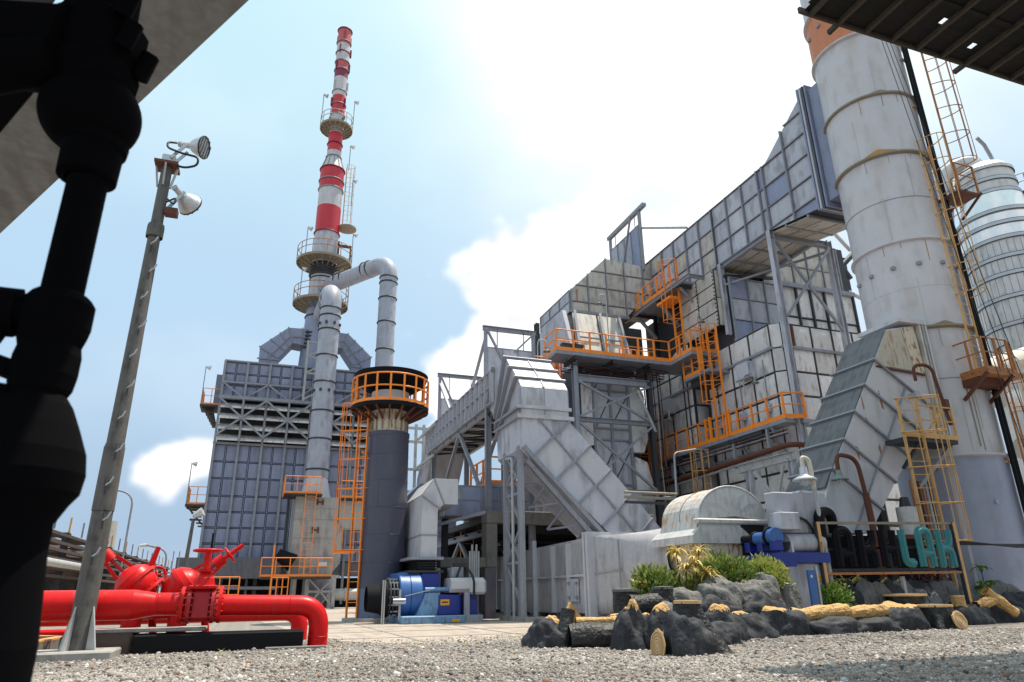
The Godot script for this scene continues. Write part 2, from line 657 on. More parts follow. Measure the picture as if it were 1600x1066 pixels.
	weathered("rack_rust", Color(0.075, 0.05, 0.04), 0.8, {"off": 82, "dirt": 0.5, "rust": 0.5, "rust_tone": Color(0.17, 0.08, 0.04), "tile": 3.0})
	weathered("fire_red", Color(0.62, 0.006, 0.007), 0.36, {"off": 83, "dirt": 0.5, "grime": Color(0.36, 0.008, 0.008), "rust": 0.4, "rust_tone": Color(0.52, 0.07, 0.06), "tile": 1.4, "fine": 0.14, "spec": 0.35})
	weathered("fire_red_dark", Color(0.40, 0.012, 0.02), 0.35, {"off": 84, "dirt": 0.3, "tile": 1.2, "fine": 0.1})
	weathered("blue_paint", Color(0.04, 0.13, 0.37), 0.4, {"off": 85, "dirt": 0.3, "grime": Color(0.02, 0.07, 0.22), "tile": 1.8, "fine": 0.15})
	weathered("blue_deep", Color(0.012, 0.03, 0.24), 0.4, {"off": 86, "dirt": 0.3, "tile": 1.8, "fine": 0.15})
	weathered("blue_worn", Color(0.16, 0.30, 0.46), 0.55, {"off": 87, "dirt": 0.7, "grime": Color(0.07, 0.13, 0.22), "rust": 0.25, "tile": 1.0, "fine": 0.3})
	weathered("concrete", Color(0.36, 0.345, 0.32), 0.85, {"off": 88, "dirt": 0.6, "grime": Color(0.17, 0.16, 0.15), "tile": 2.5, "fine": 0.25, "bump": 0.6})
	weathered("beam_concrete", Color(0.235, 0.24, 0.25), 0.85, {"off": 18, "dirt": 0.55, "grime": Color(0.12, 0.11, 0.1), "tile": 1.6, "fine": 0.3, "bump": 0.8})
	weathered("tower_concrete", Color(0.36, 0.36, 0.35), 0.85, {"off": 89, "dirt": 0.6, "grime": Color(0.2, 0.2, 0.195), "rust": 0.3, "tile": 4.5, "fine": 0.2, "bump": 0.6})
	weathered("frame_concrete", Color(0.20, 0.19, 0.175), 0.85, {"off": 90, "dirt": 0.5, "tile": 2.5, "fine": 0.25, "bump": 0.6})
	weathered("pole_concrete", Color(0.125, 0.118, 0.11), 0.8, {"off": 92, "dirt": 0.95, "grime": Color(0.05, 0.046, 0.042), "rust": 0.3, "rust_tone": Color(0.12, 0.06, 0.035), "tile": 1.3, "fine": 0.3})
	weathered("gravel_bed", Color(0.25, 0.225, 0.20), 0.95, {"off": 93, "dirt": 0.5, "grime": Color(0.22, 0.205, 0.19), "tile": 0.9, "fine": 1.3, "bump": 4.0})
	weathered("pavement", Color(0.39, 0.33, 0.275), 0.9, {"off": 94, "dirt": 0.8, "grime": Color(0.25, 0.22, 0.19), "tile": 5.0, "fine": 0.3})
	weathered("asphalt", Color(0.2, 0.2, 0.205), 0.9, {"off": 96, "dirt": 0.4, "tile": 4.0, "fine": 0.3})
	weathered("black_rock", Color(0.030, 0.032, 0.038), 0.7, {"off": 97, "dirt": 0.6, "grime": Color(0.075, 0.076, 0.08), "spec": 0.35, "tile": 0.8, "fine": 0.6, "bump": 1.2})
	weathered("grey_rock", Color(0.16, 0.157, 0.15), 0.8, {"off": 98, "dirt": 0.8, "grime": Color(0.06, 0.06, 0.06), "tile": 0.8, "fine": 0.5, "bump": 1.5})
	weathered("black_bark", Color(0.014, 0.014, 0.015), 0.55, {"off": 14, "dirt": 0.4, "grime": Color(0.05, 0.05, 0.052), "tile": 0.6, "fine": 0.8, "bump": 2.0})
	weathered("yellow_wood", Color(0.62, 0.38, 0.14), 0.75, {"off": 15, "dirt": 0.8, "grime": Color(0.30, 0.15, 0.05), "tile": 0.5, "fine": 0.4, "bump": 2.5})
	weathered("cut_wood", Color(0.66, 0.43, 0.2), 0.7, {"off": 16, "dirt": 0.35, "tile": 0.4, "fine": 0.2})
	weathered("silver_clad", Color(0.60, 0.60, 0.595), 0.42, {"off": 20, "dirt": 0.5, "grime": Color(0.26, 0.25, 0.24), "metal": 0.15, "tile": 4.0, "fine": 0.1})
	weathered("bright_clad", Color(0.85, 0.85, 0.85), 0.3, {"off": 21, "dirt": 0.25, "metal": 0.5, "tile": 4.0, "fine": 0.1})
	weathered("cream_pipe", Color(0.66, 0.60, 0.5), 0.6, {"off": 22, "dirt": 0.5, "grime": Color(0.35, 0.28, 0.2), "rust": 0.3, "tile": 2.0})
	weathered("dome_shell", Color(0.60, 0.60, 0.585), 0.5, {"off": 24, "dirt": 0.55, "grime": Color(0.34, 0.31, 0.28), "rust": 0.9, "rust_from": 0.5, "rust_tone": Color(0.50, 0.28, 0.13), "tile": 1.5, "fine": 0.1})
	weathered("dome_end", Color(0.55, 0.54, 0.53), 0.5, {"off": 25, "dirt": 0.4, "grime": Color(0.18, 0.18, 0.18), "tile": 1.4, "fine": 0.12})
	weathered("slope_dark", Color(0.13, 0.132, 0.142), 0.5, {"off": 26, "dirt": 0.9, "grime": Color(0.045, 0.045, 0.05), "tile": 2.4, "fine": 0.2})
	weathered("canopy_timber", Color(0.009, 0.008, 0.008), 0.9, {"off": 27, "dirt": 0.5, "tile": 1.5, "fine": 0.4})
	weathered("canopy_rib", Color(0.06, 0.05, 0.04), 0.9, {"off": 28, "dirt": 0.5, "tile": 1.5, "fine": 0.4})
	weathered("teal_letter", Color(0.025, 0.2, 0.215), 0.4, {"off": 30, "dirt": 0.3, "tile": 0.9, "fine": 0.12})
	weathered("black_letter", Color(0.006, 0.006, 0.009), 0.5, {"off": 31, "dirt": 0.3, "tile": 0.9, "spec": 0.22})
	plain_mat("black_iron", Color(0.004, 0.004, 0.005), 0.85).metallic_specular = 0.12
	weathered("boiler_joint", Color(0.025, 0.032, 0.055), 0.6, {"off": 70, "dirt": 0.3})
	plain_mat("black_metal", Color(0.010, 0.010, 0.012), 0.7).metallic_specular = 0.25
	plain_mat("inner_black", Color(0.008, 0.008, 0.008), 0.9)  # flat black; stands in for deep shade in most voids it fills
	plain_mat("galvanised", Color(0.45, 0.47, 0.49), 0.4, 0.6)
	plain_mat("lamp_shell", Color(0.55, 0.56, 0.57), 0.35, 0.3)
	plain_mat("lamp_green", Color(0.20, 0.235, 0.22), 0.5)
	plain_mat("sign_yellow", Color(0.75, 0.33, 0.03), 0.5)
	plain_mat("plate_white", Color(0.7, 0.7, 0.7), 0.5)
	plain_mat("cable", Color(0.015, 0.015, 0.017), 0.6)
	var gl := plain_mat("lamp_glass", Color(0.8, 0.85, 0.85), 0.1)
	gl.transparency = BaseMaterial3D.TRANSPARENCY_ALPHA
	gl.albedo_color.a = 0.25
	for l in [["leaf_green", Color(0.09, 0.15, 0.025)], ["leaf_light", Color(0.31, 0.35, 0.08)], ["leaf_yellow", Color(0.60, 0.48, 0.15)], ["leaf_purple", Color(0.07, 0.018, 0.035)], ["leaf_bright", Color(0.12, 0.24, 0.03)]]:
		var m := plain_mat(l[0], l[1], 0.55)
		m.backlight_enabled = true
		m.backlight = (l[1] * 0.5).linear_to_srgb()
	plain_mat("stem_brown", Color(0.11, 0.08, 0.05), 0.9)
	var gm := plain_mat("stone_mix", Color.WHITE, 0.9)
	gm.vertex_color_use_as_albedo = true


# ------------------------------------------------------------------ air and clouds
func sky_picture() -> ImageTexture:
	var w := 1024
	var h := 512
	var f := FastNoiseLite.new()
	f.seed = 5
	f.noise_type = FastNoiseLite.TYPE_SIMPLEX_SMOOTH
	f.frequency = 1.0
	f.fractal_octaves = 6
	f.fractal_gain = 0.52
	var g := FastNoiseLite.new()
	g.seed = 9
	g.noise_type = FastNoiseLite.TYPE_SIMPLEX_SMOOTH
	g.frequency = 1.0
	g.fractal_octaves = 4
	var im := Image.create(w, h, false, Image.FORMAT_RGBF)
	var dir := func(az: float, el: float) -> Vector3:
		var a := deg_to_rad(az)
		var e := deg_to_rad(el)
		return Vector3(sin(a) * cos(e), sin(e), -cos(a) * cos(e))
	# [towards, how wide, how much]: heaps of cloud, those out of view added to lift the ambient light
	var heaps := [[dir.call(24, 21.5), 0.155, 1.1], [dir.call(35, 23), 0.19, 1.1], [dir.call(15, 15.5), 0.06, 0.85], [dir.call(-6.8, 8.8), 0.038, 1.0], [dir.call(-4.4, 10.2), 0.028, 0.95], [dir.call(100, 22), 0.3, 0.95], [dir.call(165, 30), 0.36, 1.0], [dir.call(-85, 20), 0.26, 0.95], [dir.call(-135, 42), 0.38, 1.0]]
	var veils := [[dir.call(36, 42), 0.225, 1.3], [dir.call(62, 66), 0.42, 1.0]]
	for y in h:
		var el := PI / 2 - PI * (y + 0.5) / h
		var se := sin(el)
		for x in w:
			var az := TAU * (x + 0.5) / w
			var d := Vector3(sin(az) * cos(el), se, -cos(az) * cos(el))
			if se < -0.02:
				im.set_pixel(x, y, Color(0.34, 0.33, 0.32))
				continue
			var t: float = clampf(se / 0.75, 0.0, 1.0)
			var c := Color(0.33, 0.44, 0.575).lerp(Color(0.405, 0.57, 0.73), ss(0.0, 0.5, t)).lerp(Color(0.46, 0.69, 0.77), ss(0.5, 1.0, t))
			var veil := 0.0
			for v in veils:
				var k: float = 1.0 - d.dot(v[0])
				veil += exp(-k / (v[1] * v[1]) * 1.6) * v[2]
			var soft := g.get_noise_3d(d.x * 2.2, d.y * 3.4, d.z * 2.2)
			var wisp := ss(-0.15, 0.75, soft) * 0.12
			veil = clampf(veil * (0.82 + soft * 0.55) + wisp, 0.0, 1.3)
			c = c.lerp(Color(1.04, 1.03, 1.02), clampf(veil, 0.0, 1.0))
			c += Color(0.12, 0.13, 0.12) * maxf(0.0, veil - 0.4)
			var n := f.get_noise_3d(d.x * 2.6 + 3.0, d.y * 4.2, d.z * 2.6) * 0.5 + f.get_noise_3d(d.x * 9.0, d.y * 13.0 + 5.0, d.z * 9.0) * 0.5
			var bias := -0.60
			for v in heaps:
				var k: float = 1.0 - d.dot(v[0])
				bias += exp(-k / (v[1] * v[1]) * 1.7) * v[2]
			var cl := n + bias
			if cl > 0.0:
				var up := f.get_noise_3d(d.x * 9.0, d.y * 13.0 + 5.5, d.z * 9.0) - f.get_noise_3d(d.x * 9.0, d.y * 13.0 + 5.0, d.z * 9.0)
				var light := clampf(0.99 - up * 0.35 + cl * 0.1, 0.8, 1.12)
				c = c.lerp(Color(0.97, 0.97, 0.98) * light, ss(-0.03, 0.24, cl) * 0.96)
			im.set_pixel(x, y, c)
	return ImageTexture.create_from_image(im)


func _ready() -> void:
	rng.seed = 20240
	# ---------------- camera, sky, sun, exposure
	var cam := Camera3D.new()
	cam.name = "camera"
	cam.position = Vector3(0, 0.8, 0)
	cam.rotation_degrees = Vector3(20.1, -20.0, -0.8)
	cam.fov = 52.9
	cam.far = 900.0
	cam.near = 0.05
	var lens := CameraAttributesPhysical.new()
	lens.frustum_focal_length = 24.1
	lens.frustum_focus_distance = 16.0
	lens.exposure_aperture = 5.0
	lens.frustum_far = 900.0
	lens.frustum_near = 0.05
	cam.attributes = lens
	add_child(cam)
	var env := Environment.new()
	env.background_mode = Environment.BG_SKY
	env.tonemap_mode = Environment.TONE_MAPPER_LINEAR
	env.tonemap_exposure = 1.27
	env.sdfgi_enabled = true
	env.ssao_enabled = true
	env.ssil_enabled = true
	var sm := PanoramaSkyMaterial.new()
	sm.panorama = sky_picture()
	var sky := Sky.new()
	sky.sky_material = sm
	env.sky = sky
	var we := WorldEnvironment.new()
	we.name = "world_environment"
	we.environment = env
	add_child(we)
	var sun := DirectionalLight3D.new()
	sun.name = "sun"
	sun.light_energy = 1.5
	sun.light_color = Color(1.0, 0.96, 0.9)
	sun.light_angular_distance = 0.5
	sun.shadow_enabled = true
	add_child(sun)
	var to_sun := Vector3(0.30, 0.95, -0.06).normalized()
	sun.look_at_from_position(Vector3.ZERO, -to_sun, Vector3(0, 0, 1))
	make_materials()
	# ---------------- large structure, then objects, then small things
	ground()
	boiler_house()
	striped_stack()
	downcomers()
	scrubber_tower()
	navy_stack()
	far_left()
	left_ducts()
	fan_set()
	crossing_duct()
	wind_duct()
	furnaces()
	upper_duct()
	right_stack()
	diamond_duct()
	silver_vessel()
	walkways()
	dome_fan()
	lamps()
	sign_frame()
	planter()
	shrubs()
	fire_main()
	floodlight_pole()
	canopy()
	foreground()


# ------------------------------------------------------------------ ground
func stone_mesh(sd: int) -> ArrayMesh:
	var rows := []
	var f := FastNoiseLite.new()
	f.seed = sd
	f.frequency = 0.9
	for i in 5:
		var row := []
		var e := lerpf(-PI / 2, PI / 2, i / 4.0)
		for j in 7:
			var a := TAU * j / 7
			var d := Vector3(cos(e) * cos(a), sin(e), cos(e) * sin(a))
			row.append(d * (0.5 + f.get_noise_3dv(d * 1.5) * 0.22) * Vector3(1, 0.62, 0.8))
		rows.append(row)
	return grid_mesh(rows, func(_m, _n): return true)


func ground() -> void:
	var pm := PlaneMesh.new()
	pm.size = Vector2(900, 900)
	structure(part(self, "gravel_ground", pm, "gravel_bed"))
	var pav := [Vector3(-60, 0.004, -120), Vector3(-60, 0.004, -26), Vector3(0.4, 0.004, -25), Vector3(1.1, 0.004, -17), Vector3(1.3, 0.004, -15.2), Vector3(1.62, 0.004, -14.4), Vector3(1.6, 0.004, -13.7), Vector3(1.95, 0.004, -13.2), Vector3(2.05, 0.004, -12.8), Vector3(2.6, 0.004, -12.45), Vector3(2.95, 0.004, -12.1), Vector3(3.5, 0.004, -12.15), Vector3(4.0, 0.004, -11.8), Vector3(4.4, 0.004, -11.9), Vector3(40, 0.004, -12.4), Vector3(60, 0.004, -120)]
	var pv := structure(prism(self, "concrete_pavement", "pavement", pav, Vector3(0, -0.02, 0)))
	for k in 4:
		bar(pv, "slab_joint", "frame_concrete", Vector3(1.2 - 0.1 * k, 0.006, -14.2 - 2.3 * k), Vector3(9.0, 0.006, -14.0 - 2.3 * k), 0.03, 0.008)
	for k in 3:
		bar(pv, "slab_joint", "frame_concrete", Vector3(2.9 + 2.2 * k, 0.006, -12.6), Vector3(2.8 + 2.2 * k, 0.006, -22), 0.03, 0.0085)
	structure(bx(self, "asphalt_road", "asphalt", Vector3(-60, -0.02, -22.5), Vector3(-2.2, 0.008, -16.2)))
	var fw := Vector3(sin(deg_to_rad(20)), 0, -cos(deg_to_rad(20)))
	var rt := Vector3(cos(deg_to_rad(20)), 0, sin(deg_to_rad(20)))
	var patch := FastNoiseLite.new()
	patch.seed = 77
	patch.frequency = 0.35
	for v in 3:
		var mm := MultiMesh.new()
		mm.transform_format = MultiMesh.TRANSFORM_3D
		mm.use_colors = true
		mm.mesh = stone_mesh(100 + v)
		var tf := []
		while tf.size() < 80000:
			var s := sqrt(rng.randf_range(4.6 * 4.6, 14.5 * 14.5))
			var p := fw * s + rt * rng.randf_range(-0.86, 0.86) * s
			if p.z < -12.0 and p.x > 1.7 + (p.z + 12.0) * 0.1 and rng.randf() > 0.5 * exp(-maxf(-p.z - 12.0, 0) * 1.4) or p.z < -16.2 or s > 11.5 and rng.randf() < 0.4:
				continue
			var sz := rng.randf_range(0.013, 0.035) * (1.0 + 1.5 * pow(rng.randf(), 14))
			var b := Basis.from_euler(Vector3(rng.randf_range(-0.5, 0.5), rng.randf() * TAU, rng.randf_range(-0.5, 0.5))).scaled(Vector3(sz, sz, sz) * Vector3(1, rng.randf_range(0.8, 1.3), 1))
			p.y = sz * rng.randf_range(0.05, 0.3)
			tf.append(Transform3D(b, p))
		mm.instance_count = tf.size()
		for i in tf.size():
			mm.set_instance_transform(i, tf[i])
			var k := rng.randf()
			var g: float = rng.randf_range(0.19, 0.38) * (0.92 + 0.35 * patch.get_noise_2d(tf[i].origin.x, tf[i].origin.z))
			var c := Color(g * 1.1, g * 0.99, g * 0.885)
			if k < 0.045:
				c = Color(0.075, 0.07, 0.068)
			elif k < 0.09:
				c = Color(0.30, 0.2, 0.14) * rng.randf_range(0.7, 1.1)
			elif k < 0.14:
				c = Color(0.56, 0.545, 0.52)
			mm.set_instance_color(i, c)
		var o := MultiMeshInstance3D.new()
		o.name = numbered("gravel_stones")
		o.multimesh = mm
		o.material_override = M.stone_mix
		add_child(o)
		tag(o, "loose grey and whitish gravel stones spread over the foreground", "gravel", "loose gravel")
		stuff(o)


# ------------------------------------------------------------------ big blue boiler house on the left
func boiler_house() -> void:
	var bl := ["boiler_blue_0", "boiler_blue_1", "boiler_blue_2"]
	var t := thing("boiler_house", "tall blue-grey steel boiler casing with louvred band and bracing, at left", "boiler house", Vector3(2.6, 0, -50))
	bx(t, "casing", "boiler_joint", Vector3(-3.2, 2.7, -56), Vector3(8.4, 10.2, -48.02))
	bx(t, "casing", "boiler_joint", Vector3(-3.2, 13.1, -56), Vector3(8.4, 15.75, -48.02))
	bx(t, "casing", "steel_dark", Vector3(-3.15, 10.2, -55.9), Vector3(8.35, 13.1, -48.75))
	var o := Vector3(-3.2, 0, -48)
	var us := steps(0, 11.6, 16)
	var main := steps(0, 11.6, 8)
	var vs := [2.75, 3.85, 4.81, 5.78, 6.77, 7.89, 8.95, 10.1]
	panels(t, bl, o, Vector3.RIGHT, UP, Vector3(0, 0, 1), us, vs, {"rib": 0.035, "out": 0.07, "rib_mat": "boiler_blue_2", "gap": 0.13, "bulge": 0.03})
	panels(t, bl, o, Vector3.RIGHT, UP, Vector3(0, 0, 1), us, [13.15, 14.1, 14.9, 15.72], {"rib": 0.035, "out": 0.07, "rib_mat": "boiler_blue_2", "gap": 0.13, "bulge": 0.03})
	for x in main:
		ibeam(t, "column", "steel_trim", o + Vector3(x, 0.2, 0.16), o + Vector3(x, 15.7, 0.16), 0.15, 0.2, Vector3(0, 0, 1))
	bar(t, "girder", "steel_trim", Vector3(-3.3, 13.12, -47.5), Vector3(8.4, 13.12, -47.5), 0.3, 0.2)
	bar(t, "girder", "steel_trim", Vector3(-3.3, 10.12, -47.85), Vector3(8.4, 10.12, -47.85), 0.16, 0.14)
	bar(t, "girder", "steel_trim", Vector3(-3.3, 14.25, -47.8), Vector3(8.4, 14.25, -47.8), 0.12, 0.12)
	bar(t, "coping", "steel_trim", Vector3(-3.25, 15.78, -47.95), Vector3(8.45, 15.78, -47.95), 0.2, 0.1)
	for i in 8:
		for k in 4:
			var y := 10.25 + 0.72 * k
			var x0: float = o.x + main[i] + 0.08
			slab(t, "louvre", "pale_panel_%d" % ((i + k) % 3), "x", x0, x0 + 1.29, [[-48.3, y + 0.5], [-48.26, y + 0.54], [-47.42, y + 0.1], [-47.42, y], [-47.47, y]])
	for p in 4:
		var x0: float = o.x + main[p * 2]
		var x1: float = o.x + main[p * 2 + 1]
		var x2: float = o.x + main[p * 2 + 2]
		for s in [[x0, x2], [x2, x0]]:
			bar(t, "brace", "steel_trim", Vector3(s[0], 13.0, -47.28), Vector3(s[1], 10.5, -47.28 + (0.05 if s[0] < s[1] else 0.0)), 0.12)
			bar(t, "brace", "steel_trim", Vector3(s[0], 14.2, -47.66), Vector3(x1, 13.15, -47.66), 0.1)
		bar(t, "brace", "steel_trim", Vector3(x1, 13.0, -47.34), Vector3(x1, 10.2, -47.34), 0.1)
	# foot of the casing and its dark undercroft
	bx(t, "foot_casing", "boiler_foot", Vector3(-4.3, 1.75, -47.6), Vector3(1.6, 2.95, -46.4))
	bx(t, "foot_casing", "boiler_foot", Vector3(1.6, 1.9, -49.5), Vector3(8.4, 2.7, -47.9))
	for x in [-4.1, -2.0, 0.2, 1.5, 4.4, 8.2]:
		ibeam(t, "leg", "steel_dark", Vector3(x, 0, -47), Vector3(x, 1.8, -47), 0.22)
	bx(t, "undercroft_shade", "inner_black", Vector3(-4.2, 0, -55), Vector3(8.4, 1.8, -49))  # black block standing in for the shade of the open undercroft
	for z in [-46.8, -47.2]:
		tube(t, "pipe", "steel_trim", Vector3(-4.2, 1.25, z), Vector3(1.5, 1.2, z), 0.1)
	# ducts that lean together into the chimney
	for s in [1, -1]:
		var fx := func(x: float) -> float: return 2.75 + s * (x - 2.75)
		var poly := []
		for p in [[-1.15, 15.8], [-1.2, 17.5], [0.6, 19.15], [1.95, 19.2], [1.95, 17.9], [1.0, 18.0], [0.1, 16.75], [0.1, 15.8]]:
			poly.append([fx.call(p[0]), p[1]])
		var a := slab(t, "roof_duct", "boiler_blue_2", "z", -51.0, -49.4, poly)
		for l in [[-1.3, 16.6, 0.2, 16.6], [-1.25, 17.5, 0.1, 16.75], [-0.55, 18.15, 0.55, 17.35], [0.6, 19.2, 1.0, 17.95], [0.05, 18.7, 0.8, 17.7], [1.6, 19.25, 1.6, 17.9], [-0.55, 15.9, -0.5, 16.8], [-0.5, 16.8, 0.8, 18.5], [0.8, 18.5, 1.9, 18.5]]:
			bar(a, "stiffener", "steel_trim", Vector3(fx.call(l[0]), l[1], -49.37), Vector3(fx.call(l[2]), l[3], -49.37), 0.09, 0.07, Vector3(0, 0, 1))
		for k in 5:
			bar(a, "bellows", "steel_dark", Vector3(fx.call(1.75 + 0.02 * k), 17.75 + 0.3 * k, -49.32), Vector3(fx.call(2.35), 17.75 + 0.3 * k, -49.32), 0.1, 0.18, Vector3(0, 0, 1))
	# steel lift frame in front of the chimney foot
	for x in [2.0, 3.7]:
		bar(t, "frame_post", "steel_light", Vector3(x, 13.2, -47.4), Vector3(x, 17.6, -47.4), 0.16)
	for y in [15.2, 16.4, 17.5]:
		bar(t, "frame_rail", "steel_light", Vector3(2.0, y, -47.4), Vector3(3.7, y, -47.4), 0.11)
	for y in [13.3, 15.2, 16.4]:
		bar(t, "frame_brace", "steel_light", Vector3(2.0, y, -47.36), Vector3(3.7, y + 1.1, -47.36), 0.09)
	# landings at the left edge
	for y in [12.75, 6.25]:
		var d := bx(t, "landing", "steel_dark", Vector3(-4.45, y - 0.14, -50.2), Vector3(-3.25, y, -48.3))
		railing(d, "orange_paint", [Vector3(-3.25, y, -48.35), Vector3(-4.4, y, -48.35), Vector3(-4.4, y, -50.1)], 1.1, 0.6)
		for k in 6:
			bx(d, "step", "steel_dark", Vector3(-4.2 + 0.12 * k, y - 0.3 - 0.2 * k, -49.6), Vector3(-3.6 + 0.06 * k, y - 0.26 - 0.2 * k, -48.8))
		bar(d, "bracket", "steel_dark", Vector3(-4.3, y - 0.15, -48.6), Vector3(-3.25, y - 1.3, -48.6), 0.1)
		tube(d, "lamp_mast", "steel_trim", Vector3(-4.4, y, -48.3), Vector3(-4.4, y + 2.6, -48.3), 0.03, -1, 6)
		tube(d, "lamp_head", "lamp_shell", Vector3(-4.35, y + 2.55, -48.3), Vector3(-4.1, y + 2.5, -48.3), 0.07, 0.16, 10)
	bx(t, "side_box", "boiler_blue_1", Vector3(-3.75, 13.0, -51.5), Vector3(-3.25, 15.2, -49.5))


func banded(par: Node3D, c: Vector3, segs: Array) -> void:
	for s in segs:
		lathe(par, "shell_band", s[2], c, [[s[3], s[0]], [s[4] if s.size() > 4 else s[3], s[1]]], 36)


func round_landing(par: Node3D, c: Vector3, r0: float, r1: float, mat: String, rail: String, h := 1.1, n := 18) -> void:
	var d := lathe(par, "landing", mat, c, [[r0, -0.02], [r1, -0.02], [r1, -0.2], [r1 - 0.06, -0.2], [r1 - 0.06, -0.07], [r0, -0.07]], 40)
	for k in n:
		var a := TAU * k / n
		var v := Vector3(cos(a), 0, sin(a))
		bar(d, "bracket", mat, c + v * r0 + UP * -0.55, c + v * (r1 - 0.08) + UP * -0.14, 0.05, 0.12)
	var pts := arc(c, r1 - 0.03, 0.0, TAU, 24)
	for k in 24:
		if k % 2 == 0:
			bar(d, "post", rail, pts[k], pts[k] + UP * h, 0.05)
	for y in [0.55, 1.0]:
		part(d, "rail", ring_mesh(r1 - 0.03, 0.028), rail, c + UP * h * y)


func striped_stack() -> void:
	var c := Vector3(2.75, 0, -50.2)
	var t := thing("striped_chimney", "slender tall chimney banded red and white above the blue boiler", "chimney", c)
	banded(t, c, [[15.8, 19.4, "boiler_blue_2", 1.25, 1.05], [19.4, 22.0, "boiler_blue_2", 1.05, 0.95], [22.0, 27.6, "duct_grey_0", 0.93], [27.6, 29.92, "band_red", 0.94], [29.92, 31.65, "band_white", 0.93], [31.65, 33.5, "band_red", 0.95], [33.5, 34.7, "band_white", 0.95, 0.58], [34.7, 35.3, "duct_grey_2", 0.58], [35.3, 37.1, "band_red", 0.575], [37.1, 39.0, "band_white", 0.57], [39.0, 40.9, "band_red", 0.57], [40.9, 42.85, "band_white", 0.57], [42.85, 43.7, "band_wine", 0.575], [43.7, 44.6, "band_faded", 0.57], [44.6, 46.5, "band_white", 0.57], [46.5, 48.2, "band_faded", 0.575]])
	lathe(t, "cap", "inner_black", c, [[0.5, 48.15], [0.0, 48.1]], 24)
	for y in [[20.4, 1.05], [22.0, 0.99], [23.6, 0.96], [27.6, 0.98], [31.6, 0.98], [32.4, 0.99], [33.5, 0.99], [34.75, 0.62], [36.05, 0.61], [38.95, 0.61], [40.05, 0.61], [41.4, 0.61], [43.7, 0.61], [44.6, 0.61], [45.6, 0.61], [46.75, 0.62], [48.15, 0.62]]:
		part(t, "flange", ring_mesh(y[1], 0.05), "steel_dark" if y[0] < 27 else "band_wine" if int(y[0]) % 3 == 0 else "steel_trim", c + UP * y[0])
	# wind strakes near the top
	for y in [38.2, 40.2, 42.0, 44.0, 45.8, 47.4]:
		for a in [0.3, 2.4, 4.5]:
			var v := Vector3(cos(a + y), 0, sin(a + y))
			bar(t, "strake", "band_wine" if y > 43 or y < 41 else "band_white", c + v * 0.64 + UP * (y - 0.45), c + v * 0.64 + UP * (y + 0.45), 0.03, 0.16, v)
	for k in 12:
		var a := TAU * k / 12
		var v := Vector3(cos(a), 0, sin(a))
		bar(t, "cone_rib", "steel_trim", c + v * 0.98 + UP * 33.5, c + v * 0.6 + UP * 34.7, 0.04, 0.05)
	round_landing(t, c + UP * 37.75, 0.6, 1.35, "ring_rust", "steel_light", 1.0)
	round_landing(t, c + UP * 25.1, 0.96, 2.1, "ring_rust", "rusty_orange", 1.1)
	round_landing(t, c + UP * 21.6, 1.0, 2.05, "ring_rust", "rusty_orange", 1.1)
	for p in [[-1.3, 37.75], [1.25, 37.7], [-1.5, 25.1], [1.95, 25.1], [-1.6, 21.6], [1.9, 21.6], [1.2, 33.2], [1.6, 30.0]]:
		var a := c + Vector3(p[0], p[1], 1.0)
		tube(t, "lamp_mast", "steel_trim", a, a + UP * 2.4, 0.035, -1, 6)
		tube(t, "lamp_head", "lamp_shell", a + Vector3(-0.02, 2.4, 0), a + Vector3(0.3, 2.25, 0.05), 0.07, 0.19, 10)
	ladder(t, "yellow_paint", c + Vector3(1.12, 28.6, 0.1), c + Vector3(1.12, 34.2, 0.1), Vector3(0, 0, 0.22), Vector3.RIGHT, 0.3, 0.35)
	lathe(t, "small_landing", "ring_rust", c + Vector3(1.5, 28.4, 0.1), [[0.0, 0.0], [0.75, 0.0], [0.75, -0.12], [0.0, -0.3]], 16)
	# damper box by the upper landing
	bx(t, "damper_frame", "rust_brown", c + Vector3(0.85, 25.2, 0.7), c + Vector3(0.98, 26.7, 0.85))
	bx(t, "damper_frame", "rust_brown", c + Vector3(0.85, 26.3, 0.7), c + Vector3(1.9, 26.5, 0.85))
	bx(t, "damper_frame", "rust_brown", c + Vector3(1.78, 25.2, 0.7), c + Vector3(1.9, 26.3, 0.85))
	for k in 5:
		part(t, "bellows", ring_mesh(1.0 - 0.01 * k, 0.09), "steel_dark", c + UP * (23.9 + 0.22 * k))


func flanged_pipe(called: String, label: String, mats: Array, path: Array, r: float, rad: float, rings: Array) -> Node3D:
	var t := thing(called, label, "duct pipe", path[0])
	var pts := rounded(path, rad, 7)
	sweep(t, "pipe", mats[0], pts, r, 28)
	for g in rings:
		part(t, "flange", ring_mesh(r + 0.01, 0.055), mats[1], g[0], along(g[1]) * Basis(Vector3.RIGHT, PI / 2))
	return t


